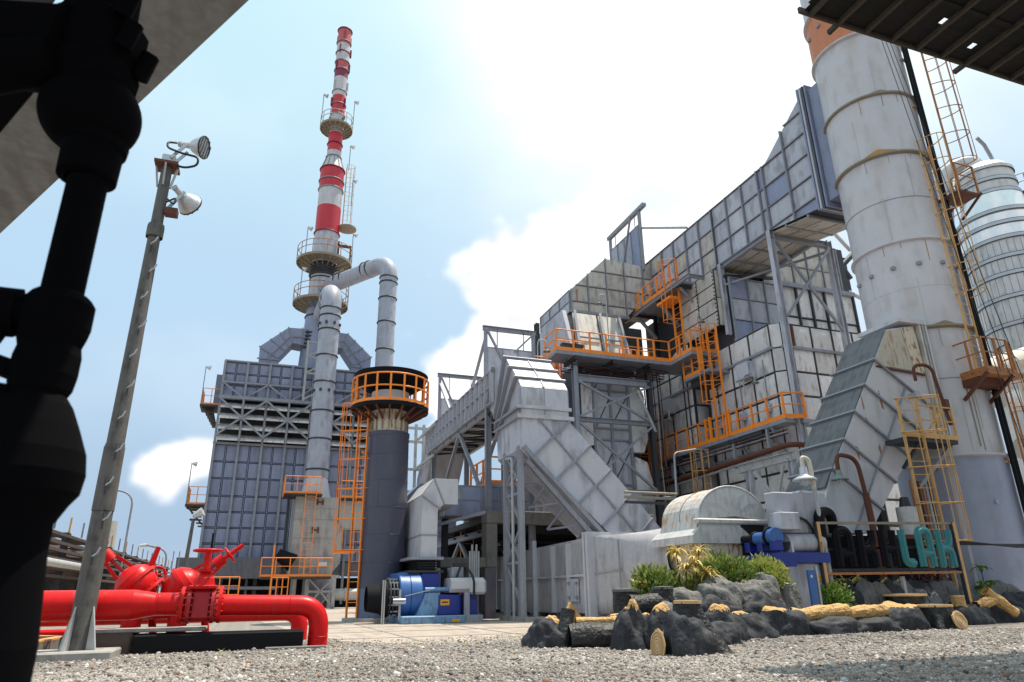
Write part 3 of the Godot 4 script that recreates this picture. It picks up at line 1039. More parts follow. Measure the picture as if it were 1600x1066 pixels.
func downcomers() -> void:
	var rings := []
	for y in [8.0, 9.9, 11.7, 13.6, 15.4, 17.2, 18.2, 18.75]:
		rings.append([Vector3(3.1, y, -44), UP])
	rings.append_array([[Vector3(3.1, 19.8, -44.45), Vector3(0, 1, -1)], [Vector3(3.07, 20.25, -46), Vector3(0, 0, 1)], [Vector3(3.05, 20.25, -46.5), Vector3(0, 0, 1)]])
	var t := flanged_pipe("flue_downcomer", "thick grey flanged pipe bending from the chimney down to the concrete scrubber", ["pipe_grey", "steel_dark"], [Vector3(3.1, 7.5, -44), Vector3(3.1, 20.25, -44), Vector3(2.9, 20.25, -49.5)], 0.66, 1.3, rings)
	lathe(t, "cone", "light_duct", Vector3(3.1, 0, -44), [[0.95, 6.2], [0.66, 7.5]], 8)
	for k in 8:
		var a := TAU * (k + 0.5) / 8
		part(t, "lug", box_mesh(Vector3(0.14, 0.16, 0.14)), "steel_dark", Vector3(3.1 + cos(a) * 0.7, 17.6, -44 + sin(a) * 0.7))
		part(t, "lug", box_mesh(Vector3(0.14, 0.16, 0.14)), "steel_dark", Vector3(3.1 + cos(a) * 0.7, 13.0, -44 + sin(a) * 0.7))
	rings = []
	for y in [12.2, 14.2, 16.2, 18.2, 20.0, 21.2, 21.6]:
		rings.append([Vector3(6.85, y, -44), UP])
	var dv := Vector3(-3.95, 0.0, -5.5).normalized()
	for s in [1.9, 2.4, 4.6, 5.2]:
		rings.append([Vector3(6.85, 22.9, -44) + dv * s, dv])
	flanged_pipe("flue_downcomer", "grey flanged pipe leaving the chimney and bending down behind the navy stack", ["pipe_grey", "steel_dark"], [Vector3(6.85, 6, -44), Vector3(6.85, 22.9, -44), Vector3(2.9, 22.7, -49.5)], 0.6, 1.2, rings)


func scrubber_tower() -> void:
	var t := thing("concrete_scrubber", "weathered pale concrete tower on steel legs under the flanged pipe", "scrubber tower", Vector3(3.3, 0, -44))
	slab(t, "shell", "tower_concrete", "z", -45.6, -43.0, [[1.95, 1.85], [4.2, 1.85], [4.75, 2.5], [4.75, 4.4], [4.45, 4.75], [4.45, 6.25], [1.95, 6.25]])
	bx(t, "annexe", "tower_concrete", Vector3(4.5, 4.5, -44.6), Vector3(6.4, 6.1, -43.1))
	for y in [2.9, 3.9, 4.95, 5.6]:
		bar(t, "formwork_line", "tower_concrete", Vector3(1.95, y, -42.99), Vector3(4.45, y, -42.99), 0.03, 0.02)
	for p in [[3.35, 5.95], [3.2, 4.35]]:
		for d in [-0.16, 0.16]:
			bx(t, "rusty_anchor", "rust_brown", Vector3(p[0] + d - 0.05, p[1] - 0.16, -42.99), Vector3(p[0] + d + 0.05, p[1] + 0.16, -42.94))
		bx(t, "rusty_anchor", "rust_brown", Vector3(p[0] - 0.11, p[1] - 0.04, -42.99), Vector3(p[0] + 0.11, p[1] + 0.04, -42.95))
	bx(t, "name_board", "plate_white", Vector3(3.5, 2.3, -42.98), Vector3(4.0, 2.55, -42.95))
	for x in [2.3, 3.0, 4.5]:
		for z in [-43.1, -45.4]:
			ibeam(t, "leg", "steel_light", Vector3(x, 0, z), Vector3(x, 1.85, z), 0.2)
	bar(t, "beam", "steel_light", Vector3(2.2, 1.75, -43.05), Vector3(4.8, 1.75, -43.05), 0.16)
	bar(t, "beam", "steel_light", Vector3(3.0, 0.95, -43.05), Vector3(4.5, 0.95, -43.05), 0.12)
	for s in [[3.0, 4.5], [4.5, 3.0]]:
		bar(t, "brace", "steel_light", Vector3(s[0], 0.1, -43.02), Vector3((s[0] + s[1]) / 2, 0.95, -43.02), 0.09)
		bar(t, "brace", "steel_light", Vector3(s[0], 1.7, -43.02), Vector3((s[0] + s[1]) / 2, 0.98, -43.02), 0.09)
	lathe(t, "hopper", "stack_low", Vector3(3.75, 0, -44.2), [[0.3, 0.3], [0.85, 1.1], [0.85, 1.85]], 16)
	tube(t, "drain_pipe", "steel_light", Vector3(4.5, 0.78, -43.4), Vector3(8.2, 0.78, -43.4), 0.32, -1, 20)
	part(t, "flange", ring_mesh(0.33, 0.05), "steel_light", Vector3(5.2, 0.78, -43.4), Basis(Vector3(0, 0, 1), PI / 2))
	tube(t, "chute", "black_metal", Vector3(1.2, 3.0, -42.8), Vector3(2.1, 2.5, -42.8), 0.3, 0.5, 16)
	tube(t, "riser", "steel_dark", Vector3(1.55, 2.2, -43.3), Vector3(1.55, 6.2, -43.3), 0.07)
	tube(t, "riser", "steel_trim", Vector3(1.8, 2.2, -43.2), Vector3(1.8, 6.0, -43.2), 0.05)
	bx(t, "gallery", "steel_dark", Vector3(0.4, 1.62, -43.2), Vector3(4.2, 1.74, -41.9))
	var p1 := thing("orange_platform", "orange-railed landing at the foot of the concrete scrubber", "walkway", Vector3(1.8, 1.74, -42.4), "orange access platforms")
	railing(p1, "orange_paint", [Vector3(0.4, 1.74, -43.2), Vector3(0.4, 1.74, -41.95), Vector3(4.2, 1.74, -41.95)], 1.0, 0.8)
	railing(p1, "orange_paint", [Vector3(1.0, 0.6, -41.8), Vector3(1.9, 0.6, -41.8)], 1.1, 0.3)
	bar(p1, "tall_post", "orange_paint", Vector3(1.0, 0, -41.8), Vector3(1.0, 3.4, -41.8), 0.09)
	var p2 := thing("orange_platform", "orange-railed landing on top of the concrete scrubber, pipe passing through", "walkway", Vector3(2.2, 6.35, -43.5), "orange access platforms")
	bx(p2, "deck", "steel_dark", Vector3(1.25, 6.27, -44.6), Vector3(3.4, 6.36, -42.4))
	bx(p2, "deck", "steel_dark", Vector3(4.5, 6.14, -44.6), Vector3(6.6, 6.23, -42.8))
	railing(p2, "orange_paint", [Vector3(1.25, 6.36, -44.6), Vector3(1.25, 6.36, -42.45), Vector3(3.3, 6.36, -42.45)], 1.0, 0.65)
	railing(p2, "orange_paint", [Vector3(4.5, 6.25, -42.85), Vector3(6.6, 6.25, -42.85)], 1.0, 0.65)
	var l := thing("orange_ladder", "orange ladder climbing the front of the concrete scrubber", "ladder", Vector3(2.7, 1.7, -42.35), "orange ladders")
	ladder(l, "orange_paint", Vector3(2.75, 1.75, -42.35), Vector3(2.75, 7.3, -42.35), Vector3(0.3, 0, 0), Vector3(0, 0, 1), -1, 0.33, 0.07)
	var p3 := thing("orange_platform", "small low orange guard rail behind the red valves", "walkway", Vector3(-1.6, 0, -40), "orange access platforms")
	railing(p3, "orange_paint", [Vector3(-2.0, 0.75, -40), Vector3(-0.6, 0.75, -40), Vector3(-0.6, 0.75, -41.2)], 0.95, 0.45)
	bx(p3, "deck", "steel_dark", Vector3(-2.0, 0.65, -41.2), Vector3(-0.6, 0.74, -39.95))
	for x in [-1.95, -0.65]:
		bar(p3, "leg", "steel_trim", Vector3(x, 0, -40.1), Vector3(x, 0.65, -40.1), 0.09)


# ------------------------------------------------------------------ navy stack with its flared top
func navy_stack() -> void:
	var c := Vector3(3.86, 0, -23)
	var t := thing("navy_stack", "stout navy blue stack with rusty cream neck and black flared bowl top", "flare stack", c)
	lathe(t, "plinth", "concrete", c, [[1.15, 0.0], [1.15, 0.1], [0.0, 0.1]], 24)
	lathe(t, "worn_foot", "navy_patch", c, [[0.74, 0.1], [0.735, 0.95]], 48)
	lathe(t, "shell", "navy_shell", c, [[0.74, 0.95], [0.69, 5.72], [0.71, 5.75], [0.71, 5.88], [0.62, 5.9]], 48)
	lathe(t, "neck", "cream_rust", c, [[0.62, 5.9], [0.60, 6.75]], 48)
	for k in 18:
		var a := TAU * k / 18
		var v := Vector3(cos(a), 0, -sin(a))
		bar(t, "gusset", "ring_rust", c + v * 0.64 + UP * 5.95, c + v * 0.64 + UP * 6.5, 0.03, 0.05, v)
		bar(t, "bracket", "rust_brown", c + v * 0.62 + UP * 6.28, c + v * 1.28 + UP * 6.62, 0.05, 0.07)
	lathe(t, "landing", "black_metal", c, [[0.62, 6.62], [1.32, 6.62], [1.32, 6.74], [0.62, 6.74]], 48)
	lathe(t, "inner_drum", "pale_panel_0", c, [[0.64, 6.74], [0.64, 7.29], [0.5, 7.32]], 40)
	lathe(t, "bowl", "black_metal", c, [[0.62, 7.28], [0.95, 7.45], [1.2, 7.66], [1.28, 7.9], [1.22, 7.92], [0.9, 7.6], [0.0, 7.5]], 48)
	for k in 5:
		part(t, "weld_line", ring_mesh(0.733 - 0.0085 * k, 0.006, 48, 4), "navy_shell", c + UP * (1.7 + 0.85 * k))
		var wa := 3.2 + 0.5 * (k % 3)
		bar(t, "weld_line", "navy_shell", c + Vector3(cos(wa) * (0.735 - 0.0085 * k), 1.7 + 0.85 * k, -sin(wa) * (0.735 - 0.0085 * k)), c + Vector3(cos(wa) * (0.726 - 0.0085 * k), 2.55 + 0.85 * k, -sin(wa) * (0.726 - 0.0085 * k)), 0.014, 0.012)
	var rail := thing("round_guard_rail", "orange round guard rail circling the flared top of the navy stack", "guard rail", c + UP * 6.74)
	var pts := arc(c + UP * 6.74, 1.3, 0, TAU, 18)
	for k in 18:
		bar(rail, "post", "orange_paint", pts[k], pts[k] + UP * 0.95, 0.06, 0.06)
	part(rail, "toe_board", lathe_mesh([[1.33, 0.03], [1.33, 0.12], [1.315, 0.12], [1.315, 0.03]], 40), "orange_paint", c + UP * 6.72)
	for y in [0.52, 0.95]:
		part(rail, "rail", ring_mesh(1.3, 0.03, 40, 8), "orange_paint", c + UP * (6.74 + y))
	tube(t, "lamp_mast", "lamp_shell", c + Vector3(0.9, 7.2, -1), c + Vector3(0.9, 8.3, -1), 0.02, -1, 6)
	part(t, "lamp_head", box_mesh(Vector3(0.12, 0.12, 0.12)), "lamp_shell", c + Vector3(0.9, 8.33, -1))
	var l := thing("orange_ladder", "long orange caged ladder standing against the navy stack", "ladder", Vector3(2.95, 0, -23), "orange ladders")
	ladder(l, "orange_paint", Vector3(2.98, 0.1, -22.9), Vector3(2.98, 6.9, -22.9), Vector3(0.14, 0, 0.12), Vector3(-0.7, 0, -0.3), 2.0, 0.3, 0.075)
	for y in [2.05, 3.6, 5.2]:
		bar(l, "bracket", "orange_paint", Vector3(2.98, y, -22.9), Vector3(3.25, y, -22.95), 0.05)
	bx(l, "rest_landing", "orange_paint", Vector3(2.3, 2.0, -23.3), Vector3(2.95, 2.06, -22.8))


# ------------------------------------------------------------------ far left: pipe rack, lamps, chimney
func far_left() -> void:
	var t := thing("pipe_rack", "rust brown pipe rack with many stacked pipes running away at far left", "pipe rack", Vector3(-10, 0, -50))
	for z in range(-30, -92, -6):
		for x in [-9.2, -13.0]:
			ibeam(t, "column", "steel_dark", Vector3(x, 0, z), Vector3(x, 3.95, z), 0.3)
		for y in [1.9, 2.9, 3.8]:
			bar(t, "cross_beam", "rack_rust", Vector3(-13.2, y, z), Vector3(-9.0, y, z), 0.2)
		bar(t, "post", "yellow_paint", Vector3(-9.1, 3.9, z), Vector3(-9.1, 4.7, z), 0.08)
		bar(t, "post", "steel_trim", Vector3(-9.1, 3.9, z - 3), Vector3(-9.1, 4.7, z - 3), 0.08)
	for y in [1.8, 2.15, 2.6, 3.0, 3.35, 3.75]:
		bar(t, "runway_beam", "rack_rust", Vector3(-9.05, y, -28), Vector3(-9.05, y, -92), 0.12, 0.14)
	for k in 9:
		tube(t, "pipe", ["rack_rust", "rack_rust", "steel_dark"][k % 3], Vector3(-9.6 - 0.4 * k, [2.1, 3.15, 4.0][k % 3] + 0.1, -28), Vector3(-9.6 - 0.4 * k, [2.1, 3.15, 4.0][k % 3] + 0.1, -92), 0.15, -1, 12)
	tube(t, "pipe", "steel_light", Vector3(-8.75, 2.35, -36), Vector3(-8.75, 2.35, -46), 0.18, -1, 12)
	bx(t, "rack_shade", "inner_black", Vector3(-14, 0, -95), Vector3(-13.6, 3.5, -28))  # black sheet; the shade behind the rack is put into its colour
	for p in [[Vector3(-6.9, 0, -45), 6.4, -1.5, "tall thin street lamp with a curved arm behind the floodlight pole"], [Vector3(-4.7, 0, -45), 3.3, -1.1, "short thin street lamp with a curved arm beside the red valve wheel"]]:
		var l := thing("street_lamp", p[3], "street lamp", p[0], "curved street lamps")
		var h: float = p[1]
		sweep(l, "post", "steel_trim", rounded([p[0], p[0] + UP * h, p[0] + Vector3(p[2], h + 0.25, 0)], 0.9, 8), 0.055, 8)
		tube(l, "lamp_head", "lamp_shell", p[0] + Vector3(p[2], h + 0.25, 0), p[0] + Vector3(p[2] - 0.35, h + 0.22, 0), 0.1, 0.08, 10)
	var m := thing("floodlight_mast", "thin distant mast with a round white floodlight beside the boiler edge", "floodlight mast", Vector3(-3.6, 0, -44))
	tube(m, "mast", "pole_concrete", Vector3(-3.65, 0, -44), Vector3(-3.5, 4.9, -44), 0.14, 0.09, 10)
	tube(m, "lamp_head", "lamp_shell", Vector3(-3.5, 5.1, -44), Vector3(-3.05, 5.35, -43.9), 0.14, 0.26, 14)
	bar(m, "bracket", "steel_dark", Vector3(-3.7, 4.9, -44), Vector3(-3.3, 4.9, -44), 0.12)
	for x in [-4.3, -4.0]:
		bar(m, "side_post", "steel_trim", Vector3(x, 1.5, -44.5), Vector3(x, 3.2, -44.5), 0.05)
	var c := thing("far_chimney", "squat distant concrete chimney left of the thin street lamp", "chimney", Vector3(-21, 0, -120))
	lathe(c, "shaft", "concrete", Vector3(-21.3, 0, -120), [[1.8, 0], [1.45, 11.5], [1.2, 11.5]], 20)
	# shelving of plant in the yard behind the red pipes
	var y := thing("yard_equipment", "dark low pumps and frames in the shade behind the red valves", "pump set", Vector3(-6, 0, -52))
	for k in 7:
		bx(y, "frame", "steel_dark", Vector3(-8.5 + k * 0.9, 0, -52), Vector3(-8.0 + k * 0.9, 0.9 + 0.25 * (k % 3), -51))
		tube(y, "pipe", "steel_trim", Vector3(-8.4 + k * 0.9, 0.6, -50.8), Vector3(-7.6 + k * 0.9, 0.6, -50.8), 0.12)
	var b := thing("distant_hedge_tree", "small green tree top showing between the red valves", "tree", Vector3(-5.6, 0, -60))
	tube(b, "trunk", "stem_brown", Vector3(-5.6, 0, -60), Vector3(-5.6, 1.3, -60), 0.1)
	stuff(part(b, "crown", leaf_cluster(900, Vector3(0.9, 0.8, 0.9), 0.16, 0.07, 5), "leaf_green", Vector3(-5.6, 1.6, -60)))


# a volume of little leaves
func leaf_cluster(n: int, half: Vector3, l: float, w: float, sd: int, up := 0.3) -> ArrayMesh:
	var r := RandomNumberGenerator.new()
	r.seed = sd
	var st := start()
	var tips := []
	for i in maxi(4, n / 22):
		var d := Vector3(r.randfn(), r.randfn(), r.randfn()).normalized() * pow(r.randf(), 0.4)
		tips.append(d * half)
	for i in n:
		var c: Vector3 = tips[r.randi() % tips.size()] + Vector3(r.randfn(), r.randfn(), r.randfn()) * half * 0.16
		var d := (Vector3(r.randfn(), r.randfn(), r.randfn()).normalized() + c.normalized() * 0.7 + UP * up).normalized()
		var s := d.cross(Vector3(r.randfn(), r.randfn(), r.randfn())).normalized() * w * r.randf_range(0.6, 1.2) / 2
		var e := l * r.randf_range(0.6, 1.2)
		var nn := d.cross(s).normalized() * e * 0.12
		st.add_vertex(c); st.add_vertex(c + d * e * 0.5 + s + nn); st.add_vertex(c + d * e)
		st.add_vertex(c); st.add_vertex(c + d * e); st.add_vertex(c + d * e * 0.5 - s + nn)
	return done(st)


# ------------------------------------------------------------------ low ducts and the blue fan in the middle
func left_ducts() -> void:
	var t := thing("white_riser_duct", "light grey riser duct with a bright mitred elbow standing on the blue fan", "duct", Vector3(4.9, 1.6, -21.8))
	slab(t, "riser", "light_duct", "z", -23.2, -20.9, [[4.62, 1.75], [5.12, 1.75], [5.12, 3.15], [5.3, 3.35], [5.75, 3.35], [5.75, 4.1], [5.0, 4.1], [4.62, 3.6]])
	prism(t, "sunlit_facet", "sunlit_duct", [Vector3(4.61, 3.6, -23.2), Vector3(4.61, 3.6, -20.9), Vector3(4.99, 4.11, -20.9), Vector3(4.99, 4.11, -23.2)], Vector3(-0.012, 0.012, 0))  # sunlit look of the elbow is put into this paler plate
	bx(t, "sunlit_facet", "sunlit_duct", Vector3(5.02, 4.1, -23.2), Vector3(5.75, 4.125, -20.9))
	for y in [2.42]:
		bx(t, "joint", "steel_trim", Vector3(4.59, y, -23.23), Vector3(5.15, y + 0.03, -20.87))
	bar(t, "joint", "steel_trim", Vector3(4.6, 3.6, -20.88), Vector3(5.2, 3.2, -20.88), 0.04, 0.03, Vector3(0, 0, 1))
	bar(t, "joint", "steel_trim", Vector3(4.98, 4.12, -20.88), Vector3(5.32, 3.35, -20.88), 0.04, 0.03, Vector3(0, 0, 1))
	bx(t, "flange", "steel_trim", Vector3(4.3, 1.72, -23.3), Vector3(5.3, 1.8, -20.75))
	bx(t, "bellows", "steel_dark", Vector3(4.58, 1.42, -23.1), Vector3(5.1, 1.72, -20.95))
	for k in 4:
		bx(t, "bellows_fold", "black_metal", Vector3(4.52, 1.45 + 0.07 * k, -23.15), Vector3(5.16, 1.475 + 0.07 * k, -20.9))
	bx(t, "flange", "steel_dark", Vector3(4.25, 1.36, -23.3), Vector3(5.3, 1.42, -20.75))
	var h := thing("blue_grey_cross_duct", "horizontal blue-grey duct running behind the trestle legs from the white riser", "duct", Vector3(8.5, 3.3, -23.8))
	bx(h, "casing", "boiler_blue_2", Vector3(5.4, 3.25, -24.8), Vector3(13.5, 4.25, -23.05))
	panels(h, ["boiler_blue_2", "duct_grey_1", "boiler_blue_2"], Vector3(5.4, 0, -23.04), Vector3.RIGHT, UP, Vector3(0, 0, 1), [0, 0.42, 1.05, 1.75, 2.5, 3.2, 4.0, 5.0, 6.0], [3.25, 3.78, 4.25], {"rib": 0.05, "out": 0.08, "gap": 0.03})
	for k in 3:
		bar(h, "end_bar", "light_duct", Vector3(5.7 + 0.06 * k, 3.2, -22.97), Vector3(5.7 + 0.06 * k, 4.4, -22.97), 0.04, 0.06)
	for x in [6.2, 9.0, 12.0]:
		ibeam(h, "support_leg", "steel_dark", Vector3(x, 0, -24.2), Vector3(x, 3.25, -24.2), 0.2)
	var d := thing("navy_elbow_duct", "dark blue-grey elbow duct half hidden behind the navy stack", "duct", Vector3(4.8, 0, -24.5))
	slab(d, "casing", "boiler_blue_1", "z", -25.4, -23.9, [[4.25, 0.6], [5.1, 0.6], [5.1, 2.7], [5.6, 3.3], [6.2, 3.45], [6.2, 4.4], [5.2, 4.4], [4.3, 3.5]])
	bar(d, "joint", "steel_dark", Vector3(4.3, 3.5, -23.88), Vector3(5.1, 2.8, -23.88), 0.05, 0.04, Vector3(0, 0, 1))
	bar(d, "joint", "steel_dark", Vector3(4.25, 1.9, -23.88), Vector3(5.1, 1.9, -23.88), 0.05, 0.04, Vector3(0, 0, 1))
	var f := thing("pale_pipe_frame", "pale open frame of thin posts standing right of the navy stack", "steel frame", Vector3(7, 0, -34))
	for x in [6.6, 7.1, 7.5]:
		bar(f, "post", "steel_light", Vector3(x, 0, -34), Vector3(x, 8.9, -34), 0.13)
	for y in [2.5, 4.2, 5.5, 6.6, 8.0, 8.7]:
		bar(f, "rail", "steel_light", Vector3(6.3, y, -34), Vector3(7.9, y, -34), 0.12)
	for y in [5.5, 6.6, 8.0]:
		bar(f, "rail", "steel_light", Vector3(7.1, y, -34), Vector3(7.1, y, -30), 0.1)
	bx(f, "brick_chase", "frame_concrete", Vector3(5.95, 0, -34.4), Vector3(6.35, 8.6, -34.05))


func fan_set() -> void:
	var t := thing("blue_fan", "bright blue fan casing with round rim, below the white riser duct", "fan", Vector3(4.6, 0, -21))
	var side := Basis(Vector3(0, 0, 1), -PI / 2)
	lathe(t, "scroll", "blue_paint", Vector3(3.98, 0.74, -21.0), [[0.0, 0.0], [0.56, 0.0], [0.6, 0.03], [0.6, 0.62], [0.56, 0.66], [0.0, 0.66]], 40, side)
	part(t, "seam", ring_mesh(0.605, 0.012, 40), "blue_deep", Vector3(4.3, 0.74, -21.0), side)
	bx(t, "outlet", "blue_paint", Vector3(3.99, 0.74, -22.6), Vector3(4.64, 1.36, -20.85), "", 0.03)
	bx(t, "inner_casing", "blue_deep", Vector3(4.64, 0.25, -22.6), Vector3(5.2, 1.34, -20.75), "", 0.03)
	lathe(t, "inlet_cone", "black_metal", Vector3(3.35, 0.66, -20.95), [[0.34, -0.25], [0.4, 0.1], [0.5, 0.25], [0.5, 0.32], [0.4, 0.4], [0.4, 0.62]], 32, side)
	for k in 3:
		part(t, "inlet_flange", ring_mesh(0.5 - 0.02 * k, 0.035), "steel_dark", Vector3(3.72 + 0.1 * k, 0.7, -20.95), side)
	for k in 14:
		var a := TAU * k / 14
		part(t, "bolt", box_mesh(Vector3(0.28, 0.035, 0.035)), "galvanised", Vector3(3.82, 0.7 + sin(a) * 0.49, -20.95 + cos(a) * 0.49))
	prism(t, "bearing_stand", "blue_worn", [Vector3(4.45, 0.2, -20.3), Vector3(5.02, 0.2, -20.3), Vector3(5.1, 0.8, -20.3), Vector3(4.7, 0.8, -20.3)], Vector3(0, 0, -0.5))
	tube(t, "shaft", "blue_worn", Vector3(4.7, 0.88, -20.5), Vector3(5.5, 0.88, -20.5), 0.07)
	bar(t, "guide_rod", "galvanised", Vector3(4.1, 0.72, -20.36), Vector3(4.8, 0.88, -20.28), 0.025)
	bx(t, "drive_stand", "blue_deep", Vector3(5.05, 0.2, -21.2), Vector3(5.7, 0.74, -20.25), "", 0.02)
	bx(t, "warning_plate", "sign_yellow", Vector3(5.1, 0.46, -20.245), Vector3(5.36, 0.62, -20.235))
	bx(t, "warning_print", "black_metal", Vector3(5.14, 0.53, -20.234), Vector3(5.32, 0.56, -20.23))
	bx(t, "warning_plate", "sign_yellow", Vector3(5.35, 0.03, -19.895), Vector3(5.58, 0.11, -19.885))
	bx(t, "plinth", "blue_worn", Vector3(3.95, 0.0, -22.8), Vector3(6.2, 0.2, -19.9), "", 0.02)
	for x in [3.45, 3.5]:
		tube(t, "water_pipe", "steel_light", Vector3(x, 0, -20.2), Vector3(x, 1.15, -20.2), 0.02, -1, 8)
	tube(t, "valve_stem", "steel_light", Vector3(3.95, 0.1, -20.3), Vector3(3.95, 0.9, -20.3), 0.03, -1, 8)
	for y in [0.55, 0.62]:
		tube(t, "valve_handle", "galvanised", Vector3(3.75, y, -20.25), Vector3(4.1, y, -20.25), 0.04, -1, 8)
	var m := thing("fan_motor", "grey box-shaped motor on a dark blue pedestal right of the blue fan", "motor", Vector3(5.9, 0.2, -20.6))
	slab(m, "housing", "light_duct", "x", 5.4, 6.4, [[-21.1, 0.8], [-20.3, 0.8], [-20.2, 0.9], [-20.2, 1.1], [-20.32, 1.2], [-21.0, 1.2], [-21.1, 1.1]])
	bx(m, "hood", "light_duct", Vector3(5.95, 0.74, -21.15), Vector3(6.46, 1.16, -20.15), "", 0.07)
	bx(m, "pedestal", "blue_deep", Vector3(5.8, 0.2, -20.9), Vector3(6.2, 0.75, -20.3))
	bx(m, "foot", "steel_trim", Vector3(5.75, 0.0, -20.95), Vector3(6.25, 0.2, -19.88))
	bx(m, "terminal_post", "steel_trim", Vector3(5.72, 0, -20.0), Vector3(5.86, 0.8, -19.9))
	sweep(m, "cable", "cable", rounded([Vector3(5.6, 1.2, -20.4), Vector3(5.75, 1.65, -20.3), Vector3(6.05, 1.2, -20.1), Vector3(6.05, 0.6, -20.1)], 0.2), 0.035, 8)
	bx(m, "top_valve", "steel_trim", Vector3(5.5, 1.2, -20.9), Vector3(5.85, 1.5, -20.5), "", 0.03)
	bx(m, "top_valve", "steel_dark", Vector3(5.6, 1.5, -20.8), Vector3(5.95, 1.62, -20.6))
	for k in 5:
		tube(m, "small_pipe", "steel_light", Vector3(6.3 + 0.07 * k, 0.9, -21.4), Vector3(6.3 + 0.07 * k, 2.0 + 0.2 * (k % 2), -21.4), 0.035, -1, 8)


# ------------------------------------------------------------------ duct that crosses over, drops and slants down
func crossing_duct() -> void:
	var g := ["duct_grey_0", "duct_grey_1", "duct_grey_2"]
	var x0 := 7.3
	var x1 := 8.92
	var t := thing("crossing_duct", "long grey ribbed duct on legs with bright mitred elbow, slanting down at its right end", "duct", Vector3(8.1, 0, -24))
	slab(t, "casing", "duct_grey_1", "x", x0 + 0.02, x1, [[-32.3, 8.22], [-20.71, 8.22], [-20.2, 7.7], [-19.65, 7.2], [-19.36, 6.86], [-19.36, 4.9], [-21.7, 5.2], [-21.75, 6.35], [-22.7, 7.0], [-31.2, 7.0], [-32.6, 5.4], [-34.6, 5.4], [-34.4, 6.2]])
	bx(t, "collar", "boiler_blue_1", Vector3(7.2, 4.6, -34.9), Vector3(9.0, 5.4, -32.4))
	bx(t, "collar", "boiler_blue_0", Vector3(7.1, 4.4, -35.0), Vector3(9.1, 4.52, -32.2))
	bx(t, "collar", "boiler_blue_0", Vector3(7.1, 5.36, -35.0), Vector3(9.1, 5.44, -32.2))
	bx(t, "lower_leg", "boiler_blue_1", Vector3(7.3, 0.5, -34.6), Vector3(8.9, 4.6, -32.6))
	# side plates and ribs; u runs towards the camera
	panels(t, g, Vector3(x0, 0, -32.2), Vector3(0, 0, 1), UP, Vector3(-1, 0, 0), steps(0.2, 10.2, 16), [7.02, 7.62, 8.2], {"rib_mat": "duct_grey_2", "rib": 0.035, "out": 0.16, "gap": 0.09})
	for l in [[-21.9, 8.3, -22.6, 6.95], [-20.71, 8.28, -21.75, 6.35], [-20.2, 7.75, -21.7, 6.0], [-19.64, 7.25, -21.7, 5.6]]:
		bar(t, "stiffener", "steel_trim", Vector3(x0 - 0.05, l[1], l[0]), Vector3(x0 - 0.05, l[3], l[2]), 0.05, 0.12, Vector3(1, 0, 0))
	# slanting plates of the elbow, sunlight put into their paler colour
	var el := [[-20.75, 8.22], [-20.2, 7.7], [-19.65, 7.2], [-19.36, 6.86]]
	for i in 3:
		var a := Vector3(0, el[i][1], el[i][0])
		var b := Vector3(0, el[i + 1][1], el[i + 1][0])
		var n := Vector3(0, b.z - a.z, a.y - b.y).normalized()
		for k in 2:
			var xa := x0 + 0.03 + k * 0.81
			prism(t, "sunlit_plate", "sunlit_duct", [Vector3(xa, a.y - 0.03, a.z + 0.03), Vector3(xa + 0.77, a.y - 0.03, a.z + 0.03), Vector3(xa + 0.77, b.y + 0.03, b.z - 0.03), Vector3(xa, b.y + 0.03, b.z - 0.03)], n * 0.02)
		bar(t, "stiffener", "steel_trim", Vector3(x0 - 0.1, a.y + 0.04, a.z + 0.03), Vector3(x1 + 0.05, a.y + 0.04, a.z + 0.03), 0.05, 0.1, n)
		bar(t, "stiffener", "steel_trim", (a + n * 0.03) + Vector3(x0 + 0.8, 0, 0), (b + n * 0.03) + Vector3(x0 + 0.8, 0, 0), 0.04, 0.05, n)
	# front wall and slanting run
	var zf := -19.36
	panels(t, ["light_duct", "duct_grey_2"], Vector3(x0, 0, zf), Vector3.RIGHT, UP, Vector3(0, 0, 1), [0.0, 0.8, 1.62], [6.2, 6.84], {"rib": 0.03, "out": 0.03, "gap": 0.03})
	panels(t, ["light_duct", "duct_grey_2"], Vector3(x0, 0, zf), Vector3.RIGHT, UP, Vector3(0, 0, 1), [0.0, 0.8, 1.62], [5.92, 6.18], {"rib": 0.02, "out": 0.02, "gap": 0.03})
	bar(t, "stiffener", "light_duct", Vector3(x0 - 0.12, 6.2, zf + 0.05), Vector3(x1 + 0.08, 6.2, zf + 0.05), 0.07, 0.1)
	bar(t, "stiffener", "light_duct", Vector3(x0 - 0.12, 5.9, zf + 0.06), Vector3(x1 + 0.15, 5.9, zf + 0.06), 0.09, 0.12)
	for y in [6.2, 5.9]:
		bar(t, "stiffener", "steel_trim", Vector3(x0 - 0.05, y, zf), Vector3(x0 - 0.05, y, -21.75), 0.1, 0.08)
	var run := [[7.3, 5.86], [8.92, 5.86], [12.6, 1.9], [11.35, 1.35], [7.3, 4.9]]
	slab(t, "slanting_run", "duct_grey_2", "z", -21.6, zf - 0.01, run)
	# plates of the slanting run: u along the slope, v across it
	var u := Vector3(3.68, -3.96, 0).normalized()
	var v := Vector3(u.y, -u.x, 0) * -1.0
	var o := Vector3(8.92, 5.86, zf)
	var outline := []
	for p in run:
		var r := Vector3(p[0], p[1], zf) - o
		outline.append([r.dot(u), r.dot(v)])
	panels(t, ["duct_grey_2", "light_duct", "duct_grey_2"], o, u, v, Vector3(0, 0, 1), [-2.2, 0.02, 1.02, 2.02, 3.02, 4.02, 5.4], [-2.2, -0.78, 0.0], {"outline": outline, "rib": 0.06, "out": 0.12, "gap": 0.03, "ribs_v": [-0.78]})
